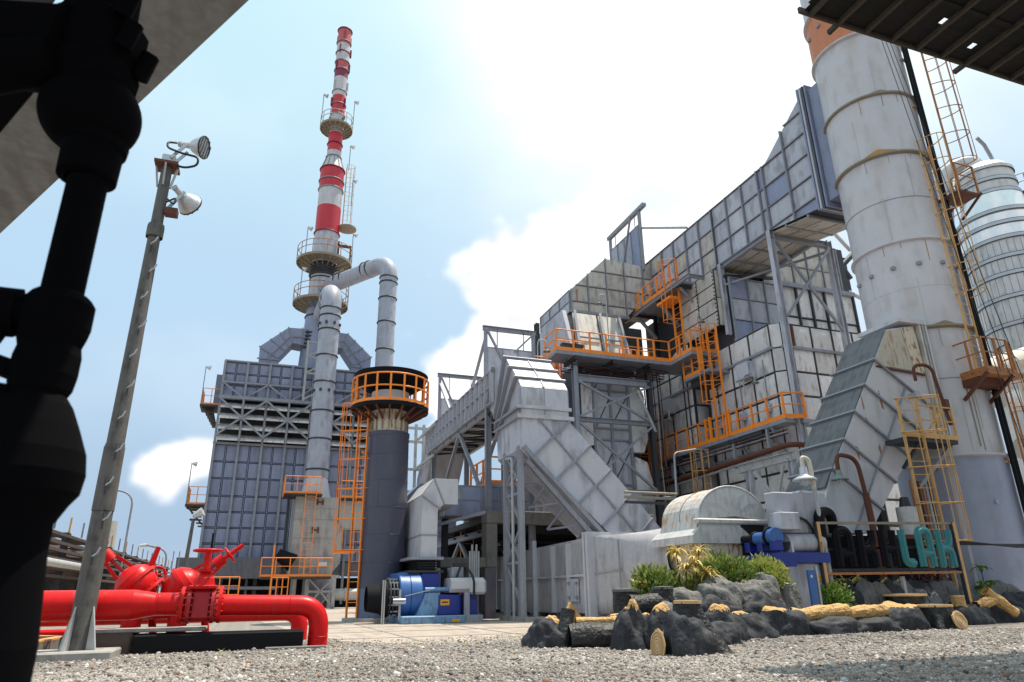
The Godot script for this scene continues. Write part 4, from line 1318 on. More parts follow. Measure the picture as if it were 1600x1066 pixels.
	bar(t, "edge_beam", "steel_trim", Vector3(7.35, 4.95, zf + 0.05), Vector3(11.0, 1.3, zf + 0.05), 0.12, 0.14, Vector3(0, 0, 1))
	ibeam(t, "edge_beam", "steel_trim", Vector3(7.5, 4.55, zf - 0.1), Vector3(10.7, 1.2, zf - 0.1), 0.14, 0.16, Vector3(0, 0, 1))
	# lacing under the slant
	for k in 5:
		var a := Vector3(7.6 + 0.62 * k, 4.65 - 0.65 * k, zf + 0.02)
		bar(t, "lacing", "steel_trim", a + Vector3(0, 0, -0.05), a + Vector3(-0.35 + 0.1 * (k % 2), -0.75, -1.0), 0.06)
		bar(t, "lacing", "steel_trim", a + Vector3(-0.35, -0.75, -1.0), a + Vector3(0.6, -0.65, -0.1), 0.06)
	# soffit beams
	for z in steps(-31.5, -23.0, 7):
		bar(t, "soffit_beam", "steel_dark", Vector3(x0, 6.94, z), Vector3(x1, 6.94, z), 0.1, 0.12)
		bar(t, "soffit_brace", "steel_dark", Vector3(x0 + 0.1, 6.9, z), Vector3(x1 - 0.1, 6.9, z + 1.2), 0.07)
	for x in [x0 + 0.02, x1 - 0.02]:
		ibeam(t, "edge_beam", "steel_trim", Vector3(x, 6.9, -32.0), Vector3(x, 6.9, -22.7), 0.14, 0.2)
	# columns and braces
	var legs := thing("duct_trestle", "grey steel columns and V braces carrying the crossing duct", "trestle", Vector3(8.1, 0, -25))
	for x in [7.32, 8.9]:
		ibeam(legs, "column", "steel_trim", Vector3(x, 3.4 if x < 8 else 0.0, -22.72), Vector3(x, 7.9 if x < 8 else 6.9, -22.72), 0.17, 0.2, Vector3(1, 0, 0))
		ibeam(legs, "column", "steel_trim", Vector3(x, 0, -30.9), Vector3(x, 6.9, -30.9), 0.18, 0.2, Vector3(1, 0, 0))
		bar(legs, "brace", "steel_trim", Vector3(x, 6.85, -26.5), Vector3(x, 3.5, -22.8), 0.12)
		bar(legs, "brace", "steel_trim", Vector3(x, 6.85, -26.5), Vector3(x, 3.6, -30.6), 0.12)
		bar(legs, "brace", "steel_trim", Vector3(x, 2.6, -26.2), Vector3(x, 0.3, -22.6), 0.12)
		bar(legs, "brace", "steel_trim", Vector3(x, 2.6, -26.2), Vector3(x, 0.3, -30.0), 0.12)
	ibeam(legs, "beam", "steel_trim", Vector3(7.32, 2.7, -31), Vector3(7.32, 2.7, -22.8), 0.16, 0.2)
	bar(legs, "brace", "steel_dark", Vector3(7.32, 6.8, -22.72), Vector3(8.9, 4.8, -22.72), 0.1)
	var tw := thing("trestle_tower", "slim grey laced tower of paired posts under the elbow of the crossing duct", "trestle", Vector3(7.4, 0, -20.2))
	for z in [-19.58, -20.9]:
		bar(tw, "post", "steel_trim", Vector3(7.34, 0, z), Vector3(7.34, 5.0, z), 0.17)
		bar(tw, "post", "steel_trim", Vector3(7.72, 0, z), Vector3(7.72, 2.2, z), 0.12)
		bx(tw, "foot", "concrete", Vector3(7.15, 0, z - 0.2), Vector3(7.95, 0.12, z + 0.2))
	tube(tw, "service_pipe", "steel_light", Vector3(7.3, 0, -20.2), Vector3(7.3, 4.6, -20.2), 0.05, -1, 8)
	sweep(tw, "service_pipe", "steel_light", rounded([Vector3(7.3, 4.5, -20.2), Vector3(7.32, 4.75, -20.3), Vector3(7.3, 4.8, -20.75)], 0.1), 0.05, 8)
	for k in 4:
		var y := 0.4 + 1.15 * k
		bar(tw, "lacing", "steel_trim", Vector3(7.34, y, -19.58), Vector3(7.34, y + 1.1, -20.9), 0.07)
		if k % 2 == 1:
			bar(tw, "lacing", "steel_trim", Vector3(7.34, y, -20.9), Vector3(7.34, y + 1.1, -19.58), 0.07)
	for y in [1.6, 3.6]:
		bar(tw, "tie", "steel_trim", Vector3(7.34, y, -19.58), Vector3(7.34, y, -20.9), 0.08)
	# guillotine dampers that stand up above the duct
	for gt in [[-23.95, 10.55, 9.75, "nearer tall gate frame with a grey blade above the crossing duct"], [-31.3, 10.8, 9.6, "farther gate frame with a grey blade above the crossing duct"]]:
		var f := thing("damper_gate", gt[3], "damper", Vector3(8.5, 8.2, gt[0]), "damper gates on the ducts")
		var z: float = gt[0]
		for x in [7.62, 9.62]:
			bar(f, "post", "steel_trim", Vector3(x, 8.2, z), Vector3(x, gt[1], z), 0.12, 0.14)
		ibeam(f, "head_beam", "steel_trim", Vector3(7.5, gt[1], z), Vector3(9.75, gt[1], z), 0.14, 0.18)
		panels(f, g, Vector3(7.68, 0, z + 0.01), Vector3.RIGHT, UP, Vector3(0, 0, 1), [0, 0.63, 1.26, 1.88], [8.2, gt[2]], {"rib": 0.05, "out": 0.05})
		bx(f, "blade_back", "duct_grey_1", Vector3(7.68, 8.2, z - 0.04), Vector3(9.56, gt[2] + 0.02, z))
		bar(f, "brace", "steel_trim", Vector3(7.66, gt[1] - 0.1, z + 0.08), Vector3(8.75, 8.4, z + 0.08), 0.08)
		bar(f, "brace", "steel_trim", Vector3(9.58, gt[1] - 0.1, z + 0.08), Vector3(8.8, gt[2] - 0.1, z + 0.08), 0.07)
		bar(f, "back_stay", "steel_trim", Vector3(7.62, gt[1] - 0.4, z), Vector3(7.62, 8.25, z - 2.2 if z > -25 else z + 2.4), 0.1)
		for x in [8.1, 9.2]:
			tube(f, "chain", "steel_dark", Vector3(x, gt[2], z), Vector3(x, gt[1], z), 0.018, -1, 6)
	# concrete table behind the trestle
	var c := thing("concrete_portal", "weathered grey-brown concrete portal frame below the crossing duct", "concrete frame", Vector3(8, 0, -22.3))
	bx(c, "beam", "frame_concrete", Vector3(7.14, 2.95, -22.9), Vector3(13.5, 3.36, -22.3), "", 0.02)
	bx(c, "post", "frame_concrete", Vector3(7.14, 1.55, -22.88), Vector3(7.52, 2.95, -22.32), "", 0.02)
	bx(c, "beam", "frame_concrete", Vector3(5.6, 1.55, -22.86), Vector3(7.13, 1.86, -22.34), "", 0.02)
	bx(c, "post", "boiler_foot", Vector3(7.1, 0, -22.85), Vector3(7.45, 1.55, -22.35))
	bx(c, "post", "boiler_foot", Vector3(6.5, 0, -22.85), Vector3(6.9, 1.55, -22.35))
	bx(c, "post", "boiler_foot", Vector3(12.6, 0, -22.85), Vector3(13.0, 2.95, -22.35))
	bx(c, "slab", "steel_dark", Vector3(7.14, 3.0, -29), Vector3(13.5, 3.2, -22.9))
	for z in [-23.6, -25.2, -26.8]:
		ibeam(c, "joist", "steel_dark", Vector3(7.2, 2.85, z), Vector3(13.4, 2.85, z), 0.14, 0.25)
	bx(c, "portal_shade", "inner_black", Vector3(7.6, 0, -29.4), Vector3(18, 3.0, -29.1))  # black sheet standing in for the shade under the furnace
	bar(c, "brace", "steel_trim", Vector3(7.1, 3.3, -22.3), Vector3(5.2, 2.8, -22.9), 0.1)
	for k in 4:
		tube(c, "pipe", "steel_dark", Vector3(7.7, 2.5 - 0.2 * k, -24.2 - 0.5 * k), Vector3(13, 2.45 - 0.2 * k, -24.2 - 0.5 * k), 0.06 + 0.02 * (k % 2), -1, 8)
	var ol := thing("orange_ladder", "orange ladder in the dark space behind the concrete portal", "ladder", Vector3(6.7, 0, -26), "orange ladders")
	ladder(ol, "orange_paint", Vector3(7.6, 0.3, -26.2), Vector3(7.6, 3.0, -26.2), Vector3(0.25, 0, 0), Vector3(0, 0, 1), -1, 0.3)
	# orange landing seen through the gap under the duct
	var p := thing("orange_platform", "orange-railed landing seen through the gap beneath the crossing duct", "walkway", Vector3(8.8, 4.4, -25), "orange access platforms")
	bx(p, "deck", "steel_trim", Vector3(7.9, 4.42, -26.8), Vector3(9.8, 4.55, -24.2))
	railing(p, "orange_paint", [Vector3(7.9, 4.55, -26.8), Vector3(7.9, 4.55, -24.3), Vector3(9.8, 4.55, -24.2)], 1.0, 0.8, 0.14, 0.035)


# ------------------------------------------------------------------ grey wind duct along the yard
func wind_duct() -> void:
	var w := ["wind_grey_0", "wind_grey_1"]
	var t := thing("wind_duct", "low weathered grey duct flaring towards the dome-shaped fan housing", "duct", Vector3(9.5, 0, -20))
	slab(t, "casing", "wind_grey_0", "x", 8.72, 10.5, [[-25.6, 0.12], [-17.95, 0.22], [-17.95, 2.2], [-25.6, 2.08]])
	panels(t, w, Vector3(8.72, 0, -25.6), Vector3(0, 0, 1), UP, Vector3(-1, 0, 0), [0, 1.3, 2.64, 3.97, 5.28, 6.45, 7.6], [0.2, 1.2, 2.1], {"gap": 0.04, "thick": 0.02, "rib": 0.09, "out": 0.16, "ribs_v": [1.2], "rib_mat": "light_duct", "bulge": 0.02})
	for z in [-17.86, -17.66]:
		bx(t, "flange", "light_duct", Vector3(8.5, 0.1, z - 0.06), Vector3(10.7, 2.32, z + 0.06))
	bx(t, "bellows", "wind_grey_1", Vector3(8.64, 0.2, -17.8), Vector3(10.56, 2.22, -17.72))
	var hatch := bx(t, "hatch", "duct_grey_0", Vector3(8.6, 0.5, -19.15), Vector3(8.66, 1.12, -18.55), "", 0.02)
	for y in [0.62, 1.0]:
		for z in [-19.1, -18.6]:
			bx(hatch, "hinge", "steel_trim", Vector3(8.55, y - 0.04, z - 0.05), Vector3(8.6, y + 0.04, z + 0.05))
	for z in [-25, -23.5, -22, -20.5, -19.2]:
		bx(t, "foot", "steel_trim", Vector3(8.8, 0, z - 0.1), Vector3(9.0, 0.2, z + 0.1))
		bx(t, "foot", "steel_trim", Vector3(10.2, 0, z - 0.1), Vector3(10.4, 0.2, z + 0.1))
	# rectangle that turns into the round fan inlet
	var rows := []
	for i in 9:
		var k := i / 8.0
		var row := []
		for j in 32:
			var a := TAU * j / 32
			var cx := cos(a)
			var sy := sin(a)
			var m := maxf(absf(cx), absf(sy))
			var sq := Vector2(cx / m * 0.9, sy / m * 1.0) + Vector2(9.62, 1.2)
			var rd := Vector2(cx * 0.92, sy * 0.8) + Vector2(9.78, 1.48)
			var e := k * k * (3 - 2 * k)
			var p := sq.lerp(rd, e)
			row.append(Vector3(p.x, p.y, lerpf(-17.6, -14.2, k)))
		rows.append(row)
	part(t, "transition", grid_mesh(rows, func(_m, _n): return true), "wind_grey_0")
	bar(t, "seam", "wind_grey_1", Vector3(8.69, 1.22, -17.9), Vector3(8.75, 1.3, -16.2), 0.04)
	bar(t, "seam", "wind_grey_1", Vector3(8.7, 0.5, -16.2), Vector3(8.7, 2.0, -16.2), 0.04)


func dome_fan() -> void:
	var t := thing("dome_fan_housing", "pale half-round fan housing with rust-stained skin beside the shrubs", "fan housing", Vector3(9.8, 0, -13.7))
	var prof := []
	for k in 19:
		var a := PI * k / 18
		prof.append([9.88 - cos(a) * 0.9, 2.22 + sin(a) * 0.74])
	prof.append([10.84, 2.02])
	prof.append([8.9, 2.02])
	slab(t, "shell", "dome_shell", "z", -14.5, -13.02, prof)
	var rim := []
	for p in prof.slice(0, 19):
		rim.append(Vector3(p[0], p[1], -13.0))
	sweep(t, "rim", "dome_end", rim, 0.022, 8)
	var far_rim := rim.map(func(p): return p + Vector3(0, 0.005, -0.75))
	sweep(t, "seam", "ring_rust", far_rim, 0.012, 6)
	# folded triangular plates of the end wall
	var hub := Vector3(9.88, 2.3, -12.94)
	for k in 6:
		var a0: Vector3 = rim[k * 3]
		var a1: Vector3 = rim[k * 3 + 3]
		var st := start()
		var md: Vector3 = (a0 + a1 + hub) / 3.0 + Vector3(0, 0, 0.02)
		for pr in [[a0, a1], [a1, hub], [hub, a0]]:
			st.add_vertex(pr[0]); st.add_vertex(md); st.add_vertex(pr[1])
		part(t, "end_plate", done(st), "dome_end")
	bx(t, "ledge", "dome_end", Vector3(8.86, 2.12, -13.05), Vector3(10.86, 2.24, -12.88), "", 0.03)
	bx(t, "end_panel", "dome_end", Vector3(8.95, 1.9, -13.0), Vector3(10.0, 2.14, -12.93))
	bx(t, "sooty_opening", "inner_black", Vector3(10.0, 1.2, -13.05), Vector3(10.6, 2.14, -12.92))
	slab(t, "skirt", "dome_end", "z", -14.6, -12.9, [[8.72, 1.72], [8.72, 1.88], [8.92, 2.05], [10.0, 2.05], [10.2, 1.88], [10.2, 1.72]])
	var low := []
	for k in 17:
		var a := PI * k / 16
		low.append([9.75 + cos(a) * 0.78, 1.72 - sin(a) * 0.95])
	slab(t, "lower_scroll", "cream_rust", "z", -14.4, -12.98, low)
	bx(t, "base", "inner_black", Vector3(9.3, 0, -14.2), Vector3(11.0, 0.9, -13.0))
	var m := thing("blue_drive", "blue shaft coupling and grey motor between dome housing and grey cabinet", "motor", Vector3(10.1, 1.3, -12))
	tube(m, "shaft", "black_metal", Vector3(10.02, 1.78, -13.0), Vector3(10.02, 1.78, -12.5), 0.1)
	tube(m, "coupling", "blue_paint", Vector3(10.02, 1.78, -12.55), Vector3(10.02, 1.78, -12.15), 0.13, -1, 18)
	part(m, "collar", ring_mesh(0.13, 0.03), "black_metal", Vector3(10.02, 1.78, -12.5), Basis(Vector3.RIGHT, PI / 2))
	part(m, "collar", ring_mesh(0.17, 0.03), "black_metal", Vector3(10.02, 1.8, -12.05), Basis(Vector3.RIGHT, PI / 2))
	tube(m, "bearing", "blue_paint", Vector3(10.02, 1.8, -12.1), Vector3(10.02, 1.8, -11.85), 0.15, 0.17, 18)
	for z in [-12.7, -12.3, -11.9]:
		bx(m, "bearing_block", "blue_deep", Vector3(9.9, 1.5, z - 0.08), Vector3(10.14, 1.72, z + 0.08), "", 0.02)
	bx(m, "base_frame", "blue_deep", Vector3(9.75, 1.2, -13.0), Vector3(10.3, 1.45, -11.7))
	tube(m, "motor_barrel", "duct_grey_0", Vector3(10.35, 1.68, -12.05), Vector3(11.3, 1.68, -12.05), 0.19, -1, 22)
	for x in [10.35, 11.1]:
		bx(m, "motor_foot", "light_duct", Vector3(x, 1.45, -12.2), Vector3(x + 0.05, 1.7, -11.84))
	bx(m, "base_frame", "blue_deep", Vector3(9.95, 1.28, -12.5), Vector3(11.3, 1.48, -11.83))
	var cab := thing("grey_cabinet", "grey sheet-steel cabinet with a small box on its front, beside the dark chute", "cabinet", Vector3(10.9, 1.9, -12.2))
	bx(cab, "body", "duct_grey_1", Vector3(10.2, 1.88, -12.3), Vector3(11.0, 2.72, -12.0), "", 0.02)
	bx(cab, "body", "duct_grey_0", Vector3(11.02, 1.85, -12.8), Vector3(11.75, 2.8, -12.1), "", 0.06)
	bx(cab, "terminal_box", "duct_grey_2", Vector3(10.12, 1.93, -12.13), Vector3(10.62, 2.28, -11.78), "", 0.015)
	bx(cab, "handle", "galvanised", Vector3(10.33, 2.12, -11.78), Vector3(10.42, 2.14, -11.76))
	sweep(cab, "cable", "cable", rounded([Vector3(10.6, 2.2, -11.9), Vector3(10.95, 2.15, -11.95), Vector3(11.2, 1.8, -12.03), Vector3(11.3, 1.2, -12.03)], 0.3), 0.03, 8)
	sweep(cab, "breather_pipe", "black_metal", rounded([Vector3(11.32, 1.7, -12.0), Vector3(11.32, 2.32, -12.0), Vector3(11.72, 2.34, -12.05), Vector3(11.74, 1.9, -12.1)], 0.18), 0.11, 16)
	var pl := thing("grey_plinth", "pale painted concrete plinth under the blue drive, behind the shrubs", "plinth", Vector3(10.7, 0, -12.2))
	bx(pl, "block", "duct_grey_2", Vector3(10.1, 0, -13.2), Vector3(11.2, 1.28, -11.95), "", 0.02)
	bx(pl, "yellow_tag", "sign_yellow", Vector3(11.0, 0.92, -11.945), Vector3(11.14, 1.02, -11.935))
	var bp := thing("blue_signpost", "slim blue panel standing on edge behind the rocks left of the sign", "sign", Vector3(10.75, 0.3, -11.3))
	bx(bp, "panel", "blue_paint", Vector3(10.18, 0.3, -11.35), Vector3(10.34, 1.12, -11.3))
	bx(bp, "mark", "plate_white", Vector3(10.23, 0.98, -11.299), Vector3(10.27, 1.03, -11.295))
	bx(bp, "post", "galvanised", Vector3(10.38, 0.3, -11.36), Vector3(10.42, 1.2, -11.3))
	var dk := thing("shade_and_pipes", "pipes and a black block of painted shade under the furnace behind the dome housing", "machinery", Vector3(13, 0, -16.5))
	bx(dk, "shade_wall", "inner_black", Vector3(11.9, 0, -16.6), Vector3(18.0, 2.2, -16.0))  # black block put here as the deep shade, no real wall
	for k in 3:
		tube(dk, "hot_pipe", ["ring_rust", "ring_rust", "steel_dark"][k], Vector3(9.7, 3.42 - 0.14 * k, -17.5), Vector3(11.3, 3.38 - 0.14 * k, -17.3), 0.04, -1, 8)
	sweep(dk, "bent_pipe", "steel_trim", rounded([Vector3(10.9, 3.3, -17.4), Vector3(11.35, 3.3, -17.4), Vector3(11.4, 4.6, -17.4), Vector3(12.3, 4.8, -17.6)], 0.15), 0.03, 8)


# ------------------------------------------------------------------ furnace blocks and convection tower
func furnaces() -> void:
	var pp := ["pale_panel_0", "pale_panel_1", "pale_panel_2"]
	var oc := ["ochre_panel_0", "ochre_panel_1"]
	var rows := [2.0, 2.9, 3.85, 4.8, 5.75, 6.65, 7.6, 8.55, 9.5, 10.5]
	var zz := Vector3(0, 0, 1)
	var lx := Vector3(-1, 0, 0)
	# near block
	var t := thing("near_furnace", "near pale panelled furnace block with rust-stained shoulder, behind the caged orange ladder", "furnace", Vector3(20.5, 0, -22))
	var plan := [Vector3(18.02, 1.2, -24.3), Vector3(18.02, 1.2, -20.05), Vector3(18.3, 1.2, -19.82), Vector3(23.6, 1.2, -19.82), Vector3(23.6, 1.2, -24.3)]
	prism(t, "casing", "steel_dark", plan, Vector3(0, 9.3, 0))
	panels(t, pp, Vector3(18.02, 0, -24.3), zz, UP, lx, [0, 0.6, 1.75, 2.95, 4.2], rows, {"gap": 0.09, "rib": 0.045, "out": 0.06, "bulge": 0.05, "rib_mat": "seam_grey"})
	panels(t, pp, Vector3(18.3, 0, -19.82), Vector3.RIGHT, UP, zz, [0, 0.42, 1.45, 2.5, 3.55, 4.8], rows, {"gap": 0.09, "rib": 0.045, "out": 0.06, "bulge": 0.05, "rib_mat": "seam_grey"})
	for j in rows.size() - 1:
		var a := Vector3(18.0, rows[j] + 0.03, -20.07)
		var b := Vector3(18.28, rows[j] + 0.03, -19.8)
		prism(t, "corner_panel", pp[j % 3], [a, b, b + UP * (rows[j + 1] - rows[j] - 0.06), a + UP * (rows[j + 1] - rows[j] - 0.06)], Vector3(-0.02, 0, 0.02))
	bx(t, "rusty_corner_panel", "ochre_rust", Vector3(18.32, 9.52, -19.79), Vector3(18.72, 10.46, -19.74))
	bx(t, "rust_streak", "rust_brown", Vector3(18.74, 9.5, -19.8), Vector3(18.86, 10.46, -19.72))
	for y in [9.5, 5.75]:
		bar(t, "ledge", "steel_trim", Vector3(17.93, y, -24.4), Vector3(17.93, y, -20.0), 0.12, 0.1)
		bar(t, "ledge", "steel_trim", Vector3(18.2, y, -19.73), Vector3(23.6, y, -19.73), 0.12, 0.1)
	var win := bx(t, "inspection_box", "duct_grey_2", Vector3(17.6, 8.65, -21.85), Vector3(18.0, 9.3, -21.1))
	bar(win, "hinge_bar", "steel_trim", Vector3(17.58, 8.63, -21.9), Vector3(17.58, 8.63, -21.05), 0.06)
	# lower ledge, frame and brown pipe beneath the walkway
	ibeam(t, "lower_beam", "steel_light", Vector3(16.6, 4.95, -21.2), Vector3(16.6, 4.95, -18.2), 0.2, 0.3)
	for z in [-20.6, -18.4]:
		ibeam(t, "lower_post", "duct_grey_0", Vector3(16.6, 1.5, z), Vector3(16.6, 4.9, z), 0.22)
	bar(t, "lower_stay", "steel_light", Vector3(16.5, 4.7, -20.2), Vector3(16.5, 3.2, -18.9), 0.1)
	bar(t, "lower_stay", "steel_light", Vector3(16.5, 4.7, -18.7), Vector3(16.5, 3.2, -19.4), 0.08)
	ibeam(t, "lower_beam", "steel_trim", Vector3(16.7, 3.3, -21), Vector3(16.7, 3.3, -18), 0.16, 0.2)
	sweep(t, "brown_pipe", "rust_brown", rounded([Vector3(17.1, 5.25, -27), Vector3(17.1, 5.45, -20.0), Vector3(17.1, 5.5, -18.9), Vector3(18.6, 5.4, -18.6)], 0.4), 0.1, 12)
	tube(t, "pale_pipe", "steel_light", Vector3(17.15, 5.1, -27), Vector3(17.15, 5.3, -20), 0.05, -1, 8)
	# far block
	var f := thing("far_furnace", "farther pale furnace block with sloping shoulder, left of the caged orange ladder", "furnace", Vector3(20, 0, -27.5))
	var side := [[-29.2, 1.5], [-25.42, 1.5], [-25.42, 9.4], [-25.3, 9.5], [-25.3, 11.6], [-26.4, 11.5], [-29.2, 10.5]]
	slab(f, "casing", "steel_dark", "x", 18.02, 22.0, side)
	panels(f, pp, Vector3(18.02, 0, -29.2), zz, UP, lx, [0, 0.85, 1.95, 3.05, 3.35, 3.78], [2.0, 2.9, 3.85, 4.8, 5.75, 6.7, 7.65, 8.6, 9.45, 10.3, 11.6], {"gap": 0.09, "rib": 0.045, "out": 0.06, "bulge": 0.05, "rib_mat": "seam_grey", "outline": [[0, 1.5], [3.78, 1.5], [3.78, 11.55], [2.8, 11.5], [0, 10.5]]})
	panels(f, pp, Vector3(18.02, 0, -25.42), Vector3.RIGHT, UP, zz, [0, 0.7, 1.5], [2.0, 2.9, 3.85, 4.8, 5.75, 6.7, 7.65, 8.6, 9.4], {"gap": 0.08, "rib": 0.045, "out": 0.06, "bulge": 0.04, "rib_mat": "seam_grey"})
	bar(f, "ledge", "steel_trim", Vector3(17.94, 9.45, -29.2), Vector3(17.94, 9.45, -25.3), 0.12, 0.1)
	var wb := bx(f, "inspection_box", "light_duct", Vector3(17.65, 8.6, -27.8), Vector3(18.0, 9.3, -27.0))
	bar(wb, "hinge_bar", "steel_trim", Vector3(17.63, 8.58, -27.85), Vector3(17.63, 8.58, -26.95), 0.06)
	bx(f, "slot_shade", "inner_black", Vector3(18.9, 0, -25.4), Vector3(19.2, 11.0, -24.32))  # black filling paints the shade in the gap between the blocks
	for y in [7.2, 8.6]:
		bar(f, "slot_rail", "orange_paint", Vector3(18.7, y, -25.3), Vector3(18.7, y, -24.4), 0.05)
	ibeam(f, "slot_column", "steel_dark", Vector3(18.5, 0, -24.7), Vector3(18.5, 11, -24.7), 0.2)
	ladder(f, "yellow_paint", Vector3(17.2, 2.0, -24.0), Vector3(17.2, 6.2, -24.0), Vector3(0, 0, 0.22), Vector3.LEFT, 1.6)
	# small riveted box
	var c := thing("riveted_box", "riveted dirty white box bolted under the upper duct beside the upper orange ladder", "casing", Vector3(18.4, 11.3, -24))
	bx(c, "core", "steel_dark", Vector3(17.66, 11.36, -25.14), Vector3(19.0, 13.95, -22.56))
	panels(c, oc, Vector3(17.65, 0, -25.15), zz, UP, lx, [0, 1.3, 2.6], [11.35, 12.0, 12.65, 13.3, 13.97], {"gap": 0.06, "rib": 0.04, "out": 0.02, "rib_mat": "steel_dark"})
	panels(c, oc, Vector3(17.65, 0, -22.55), Vector3.RIGHT, UP, zz, [0, 0.62, 1.3], [11.35, 12.65, 13.97], {"gap": 0.05, "rib": 0.03, "out": 0.02, "rib_mat": "steel_dark"})
	for z in [-25.15, -23.85, -22.6]:
		for k in 14:
			part(c, "rivet", box_mesh(Vector3(0.04, 0.04, 0.04)), "black_metal", Vector3(17.6, 11.45 + 0.185 * k, z))
	# convection walls above the near block
	var d := thing("convection_wall", "upper furnace wall, blue-grey panels at its left and whitish ones at its right", "furnace", Vector3(21.4, 10.5, -25))
	bx(d, "casing", "steel_dark", Vector3(18.1, 10.5, -28), Vector3(25, 13.55, -22.22))
	panels(d, ["boiler_blue_2", "duct_grey_1", "duct_grey_0"], Vector3(18.1, 0, -22.2), Vector3.RIGHT, UP, zz, [0, 0.95, 1.85, 2.75], [10.55, 11.55, 12.55, 13.5], {"gap": 0.08, "rib": 0.06, "out": 0.1, "bulge": 0.03})
	panels(d, pp, Vector3(20.85, 0, -22.2), Vector3.RIGHT, UP, zz, [0, 0.8, 1.6, 2.4, 3.2, 4.1], [10.55, 12.05, 13.5], {"gap": 0.09, "rib": 0.07, "out": 0.14, "bulge": 0.03, "rib_mat": "seam_grey"})
	bar(d, "ledge", "steel_trim", Vector3(18.0, 10.58, -22.1), Vector3(25, 10.58, -22.1), 0.16, 0.14)
	bar(d, "ledge", "steel_trim", Vector3(20.6, 13.55, -22.1), Vector3(25, 13.55, -22.1), 0.22, 0.2)
	var d2 := thing("upper_white_wall", "stained whitish wall at the top, right under the upper duct and left of the big stack", "furnace", Vector3(22.8, 13.6, -25))
	bx(d2, "casing", "steel_dark", Vector3(20.4, 13.57, -28), Vector3(25.5, 16.3, -22.72))
	panels(d2, oc, Vector3(20.4, 0, -22.7), Vector3.RIGHT, UP, zz, [0, 0.9, 1.8, 2.7, 3.6, 4.6], [13.65, 14.9, 16.25], {"gap": 0.08, "rib": 0.06, "out": 0.1, "bulge": 0.03})
	# convection tower behind the bracing
	var w := thing("convection_tower", "narrow blue-grey tower with cut-out plates behind the X-braced frame", "tower", Vector3(14, 0, -27.5))
	bx(w, "core", "steel_dark", Vector3(12.5, 1.0, -29.5), Vector3(15.4, 10.2, -26.2))
	panels(w, ["light_duct", "light_duct", "duct_grey_2"], Vector3(13.2, 0, -26.15), Vector3.RIGHT, UP, zz, [0, 0.85, 1.75], [1.4, 2.4, 3.0, 4.5, 5.0, 6.9, 7.4, 9.1, 9.7], {"gap": 0.08, "rib": 0.1, "out": 0.14})
	for k in 4:
		var y: float = [3.0, 5.0, 7.4, 9.1][k] + 0.1
		for s in [0, 1]:
			bar(w, "plate_fold", "steel_dark", Vector3(13.35 + s * 0.7, y, -26.1), Vector3(14.05 + s * 0.8, y + 1.3, -26.1), 0.04, 0.03, zz)
	for q2 in [[[12.55, 6.6], [13.1, 6.6], [13.1, 9.8], [12.7, 9.3], [12.7, 8.0], [12.45, 7.6]], [[12.3, 2.5], [12.95, 2.5], [12.95, 6.4], [12.6, 6.3], [12.6, 5.0], [12.3, 4.6]], [[15.0, 6.4], [15.5, 6.4], [15.75, 7.0], [15.7, 9.0], [15.3, 9.8], [15.0, 9.8]], [[15.0, 2.2], [16.1, 1.6], [16.0, 4.4], [15.6, 6.0], [15.05, 6.2]]]:
		slab(w, "side_plate", "pale_panel_2", "z", -26.3, -25.95, q2)
	bx(w, "tower_shade", "inner_black", Vector3(10.4, 0, -30.3), Vector3(18.4, 9.6, -30.0))  # black backing added so the voids behind the frame read as shade
	# pale sloping chute under the damper box
	for k in 2:
		var xa := 12.75 + 1.35 * k
		prism(w, "chute_plate", "ochre_panel_0", [Vector3(xa + 0.45, 13.4, -27.7), Vector3(xa + 1.7, 13.4, -27.7), Vector3(xa + 1.35, 9.9, -26.3), Vector3(xa + 0.1, 9.9, -26.3)], Vector3(0, -0.04, -0.08))
		bar(w, "chute_rail", "steel_trim", Vector3(xa + 0.5, 13.45, -27.55), Vector3(xa + 0.15, 9.9, -26.2), 0.12)
		bar(w, "chute_cleat", "steel_trim", Vector3(xa + 0.3, 11.9, -27.0), Vector3(xa + 1.5, 11.9, -27.0), 0.06)
	bar(w, "chute_rail", "steel_trim", Vector3(15.6, 13.45, -27.55), Vector3(15.5, 9.9, -26.2), 0.12)
	slab(w, "chute_cheek", "duct_grey_0", "x", 12.7, 12.9, [[-29, 9.9], [-26.4, 9.9], [-27.8, 13.5], [-30.5, 13.5]])
	# braced steel frame
	var fr := thing("braced_frame", "dark steel frame of two columns with crossbeams and X bracing before the convection tower", "steel frame", Vector3(13.9, 0, -25.45))
	for x in [12.1, 15.68]:
		ibeam(fr, "column", "steel_trim" if x < 13 else "steel_dark", Vector3(x, 0, -25.45), Vector3(x, 10.2, -25.45), 0.2, 0.24)
		ibeam(fr, "column", "steel_dark", Vector3(x, 0, -29.6), Vector3(x, 13.4, -29.6), 0.22)
	for y in [9.35, 7.55, 4.6]:
		ibeam(fr, "crossbeam", "steel_trim", Vector3(12.1, y, -25.42), Vector3(15.68, y, -25.42), 0.2, 0.3 if y > 9 else 0.2)
	for l in [[9.2, 7.65], [7.4, 4.7], [4.5, 1.0]]:
		bar(fr, "brace", "steel_trim", Vector3(12.2, l[0], -25.36), Vector3(15.6, l[1], -25.36), 0.1)
		bar(fr, "brace", "steel_trim", Vector3(15.6, l[0], -25.30), Vector3(12.2, l[1], -25.30), 0.09)
	bar(fr, "stay", "steel_light", Vector3(15.0, 9.0, -25.3), Vector3(15.75, 7.2, -25.3), 0.1)
	bar(fr, "stay", "steel_light", Vector3(15.2, 3.1, -25.2), Vector3(16.2, 2.0, -25.2), 0.1)
	var cd := thing("conduit_bundle", "dark sagging cables and thin conduits strung under the upper orange walkway", "cables", Vector3(14, 9.9, -25.3))
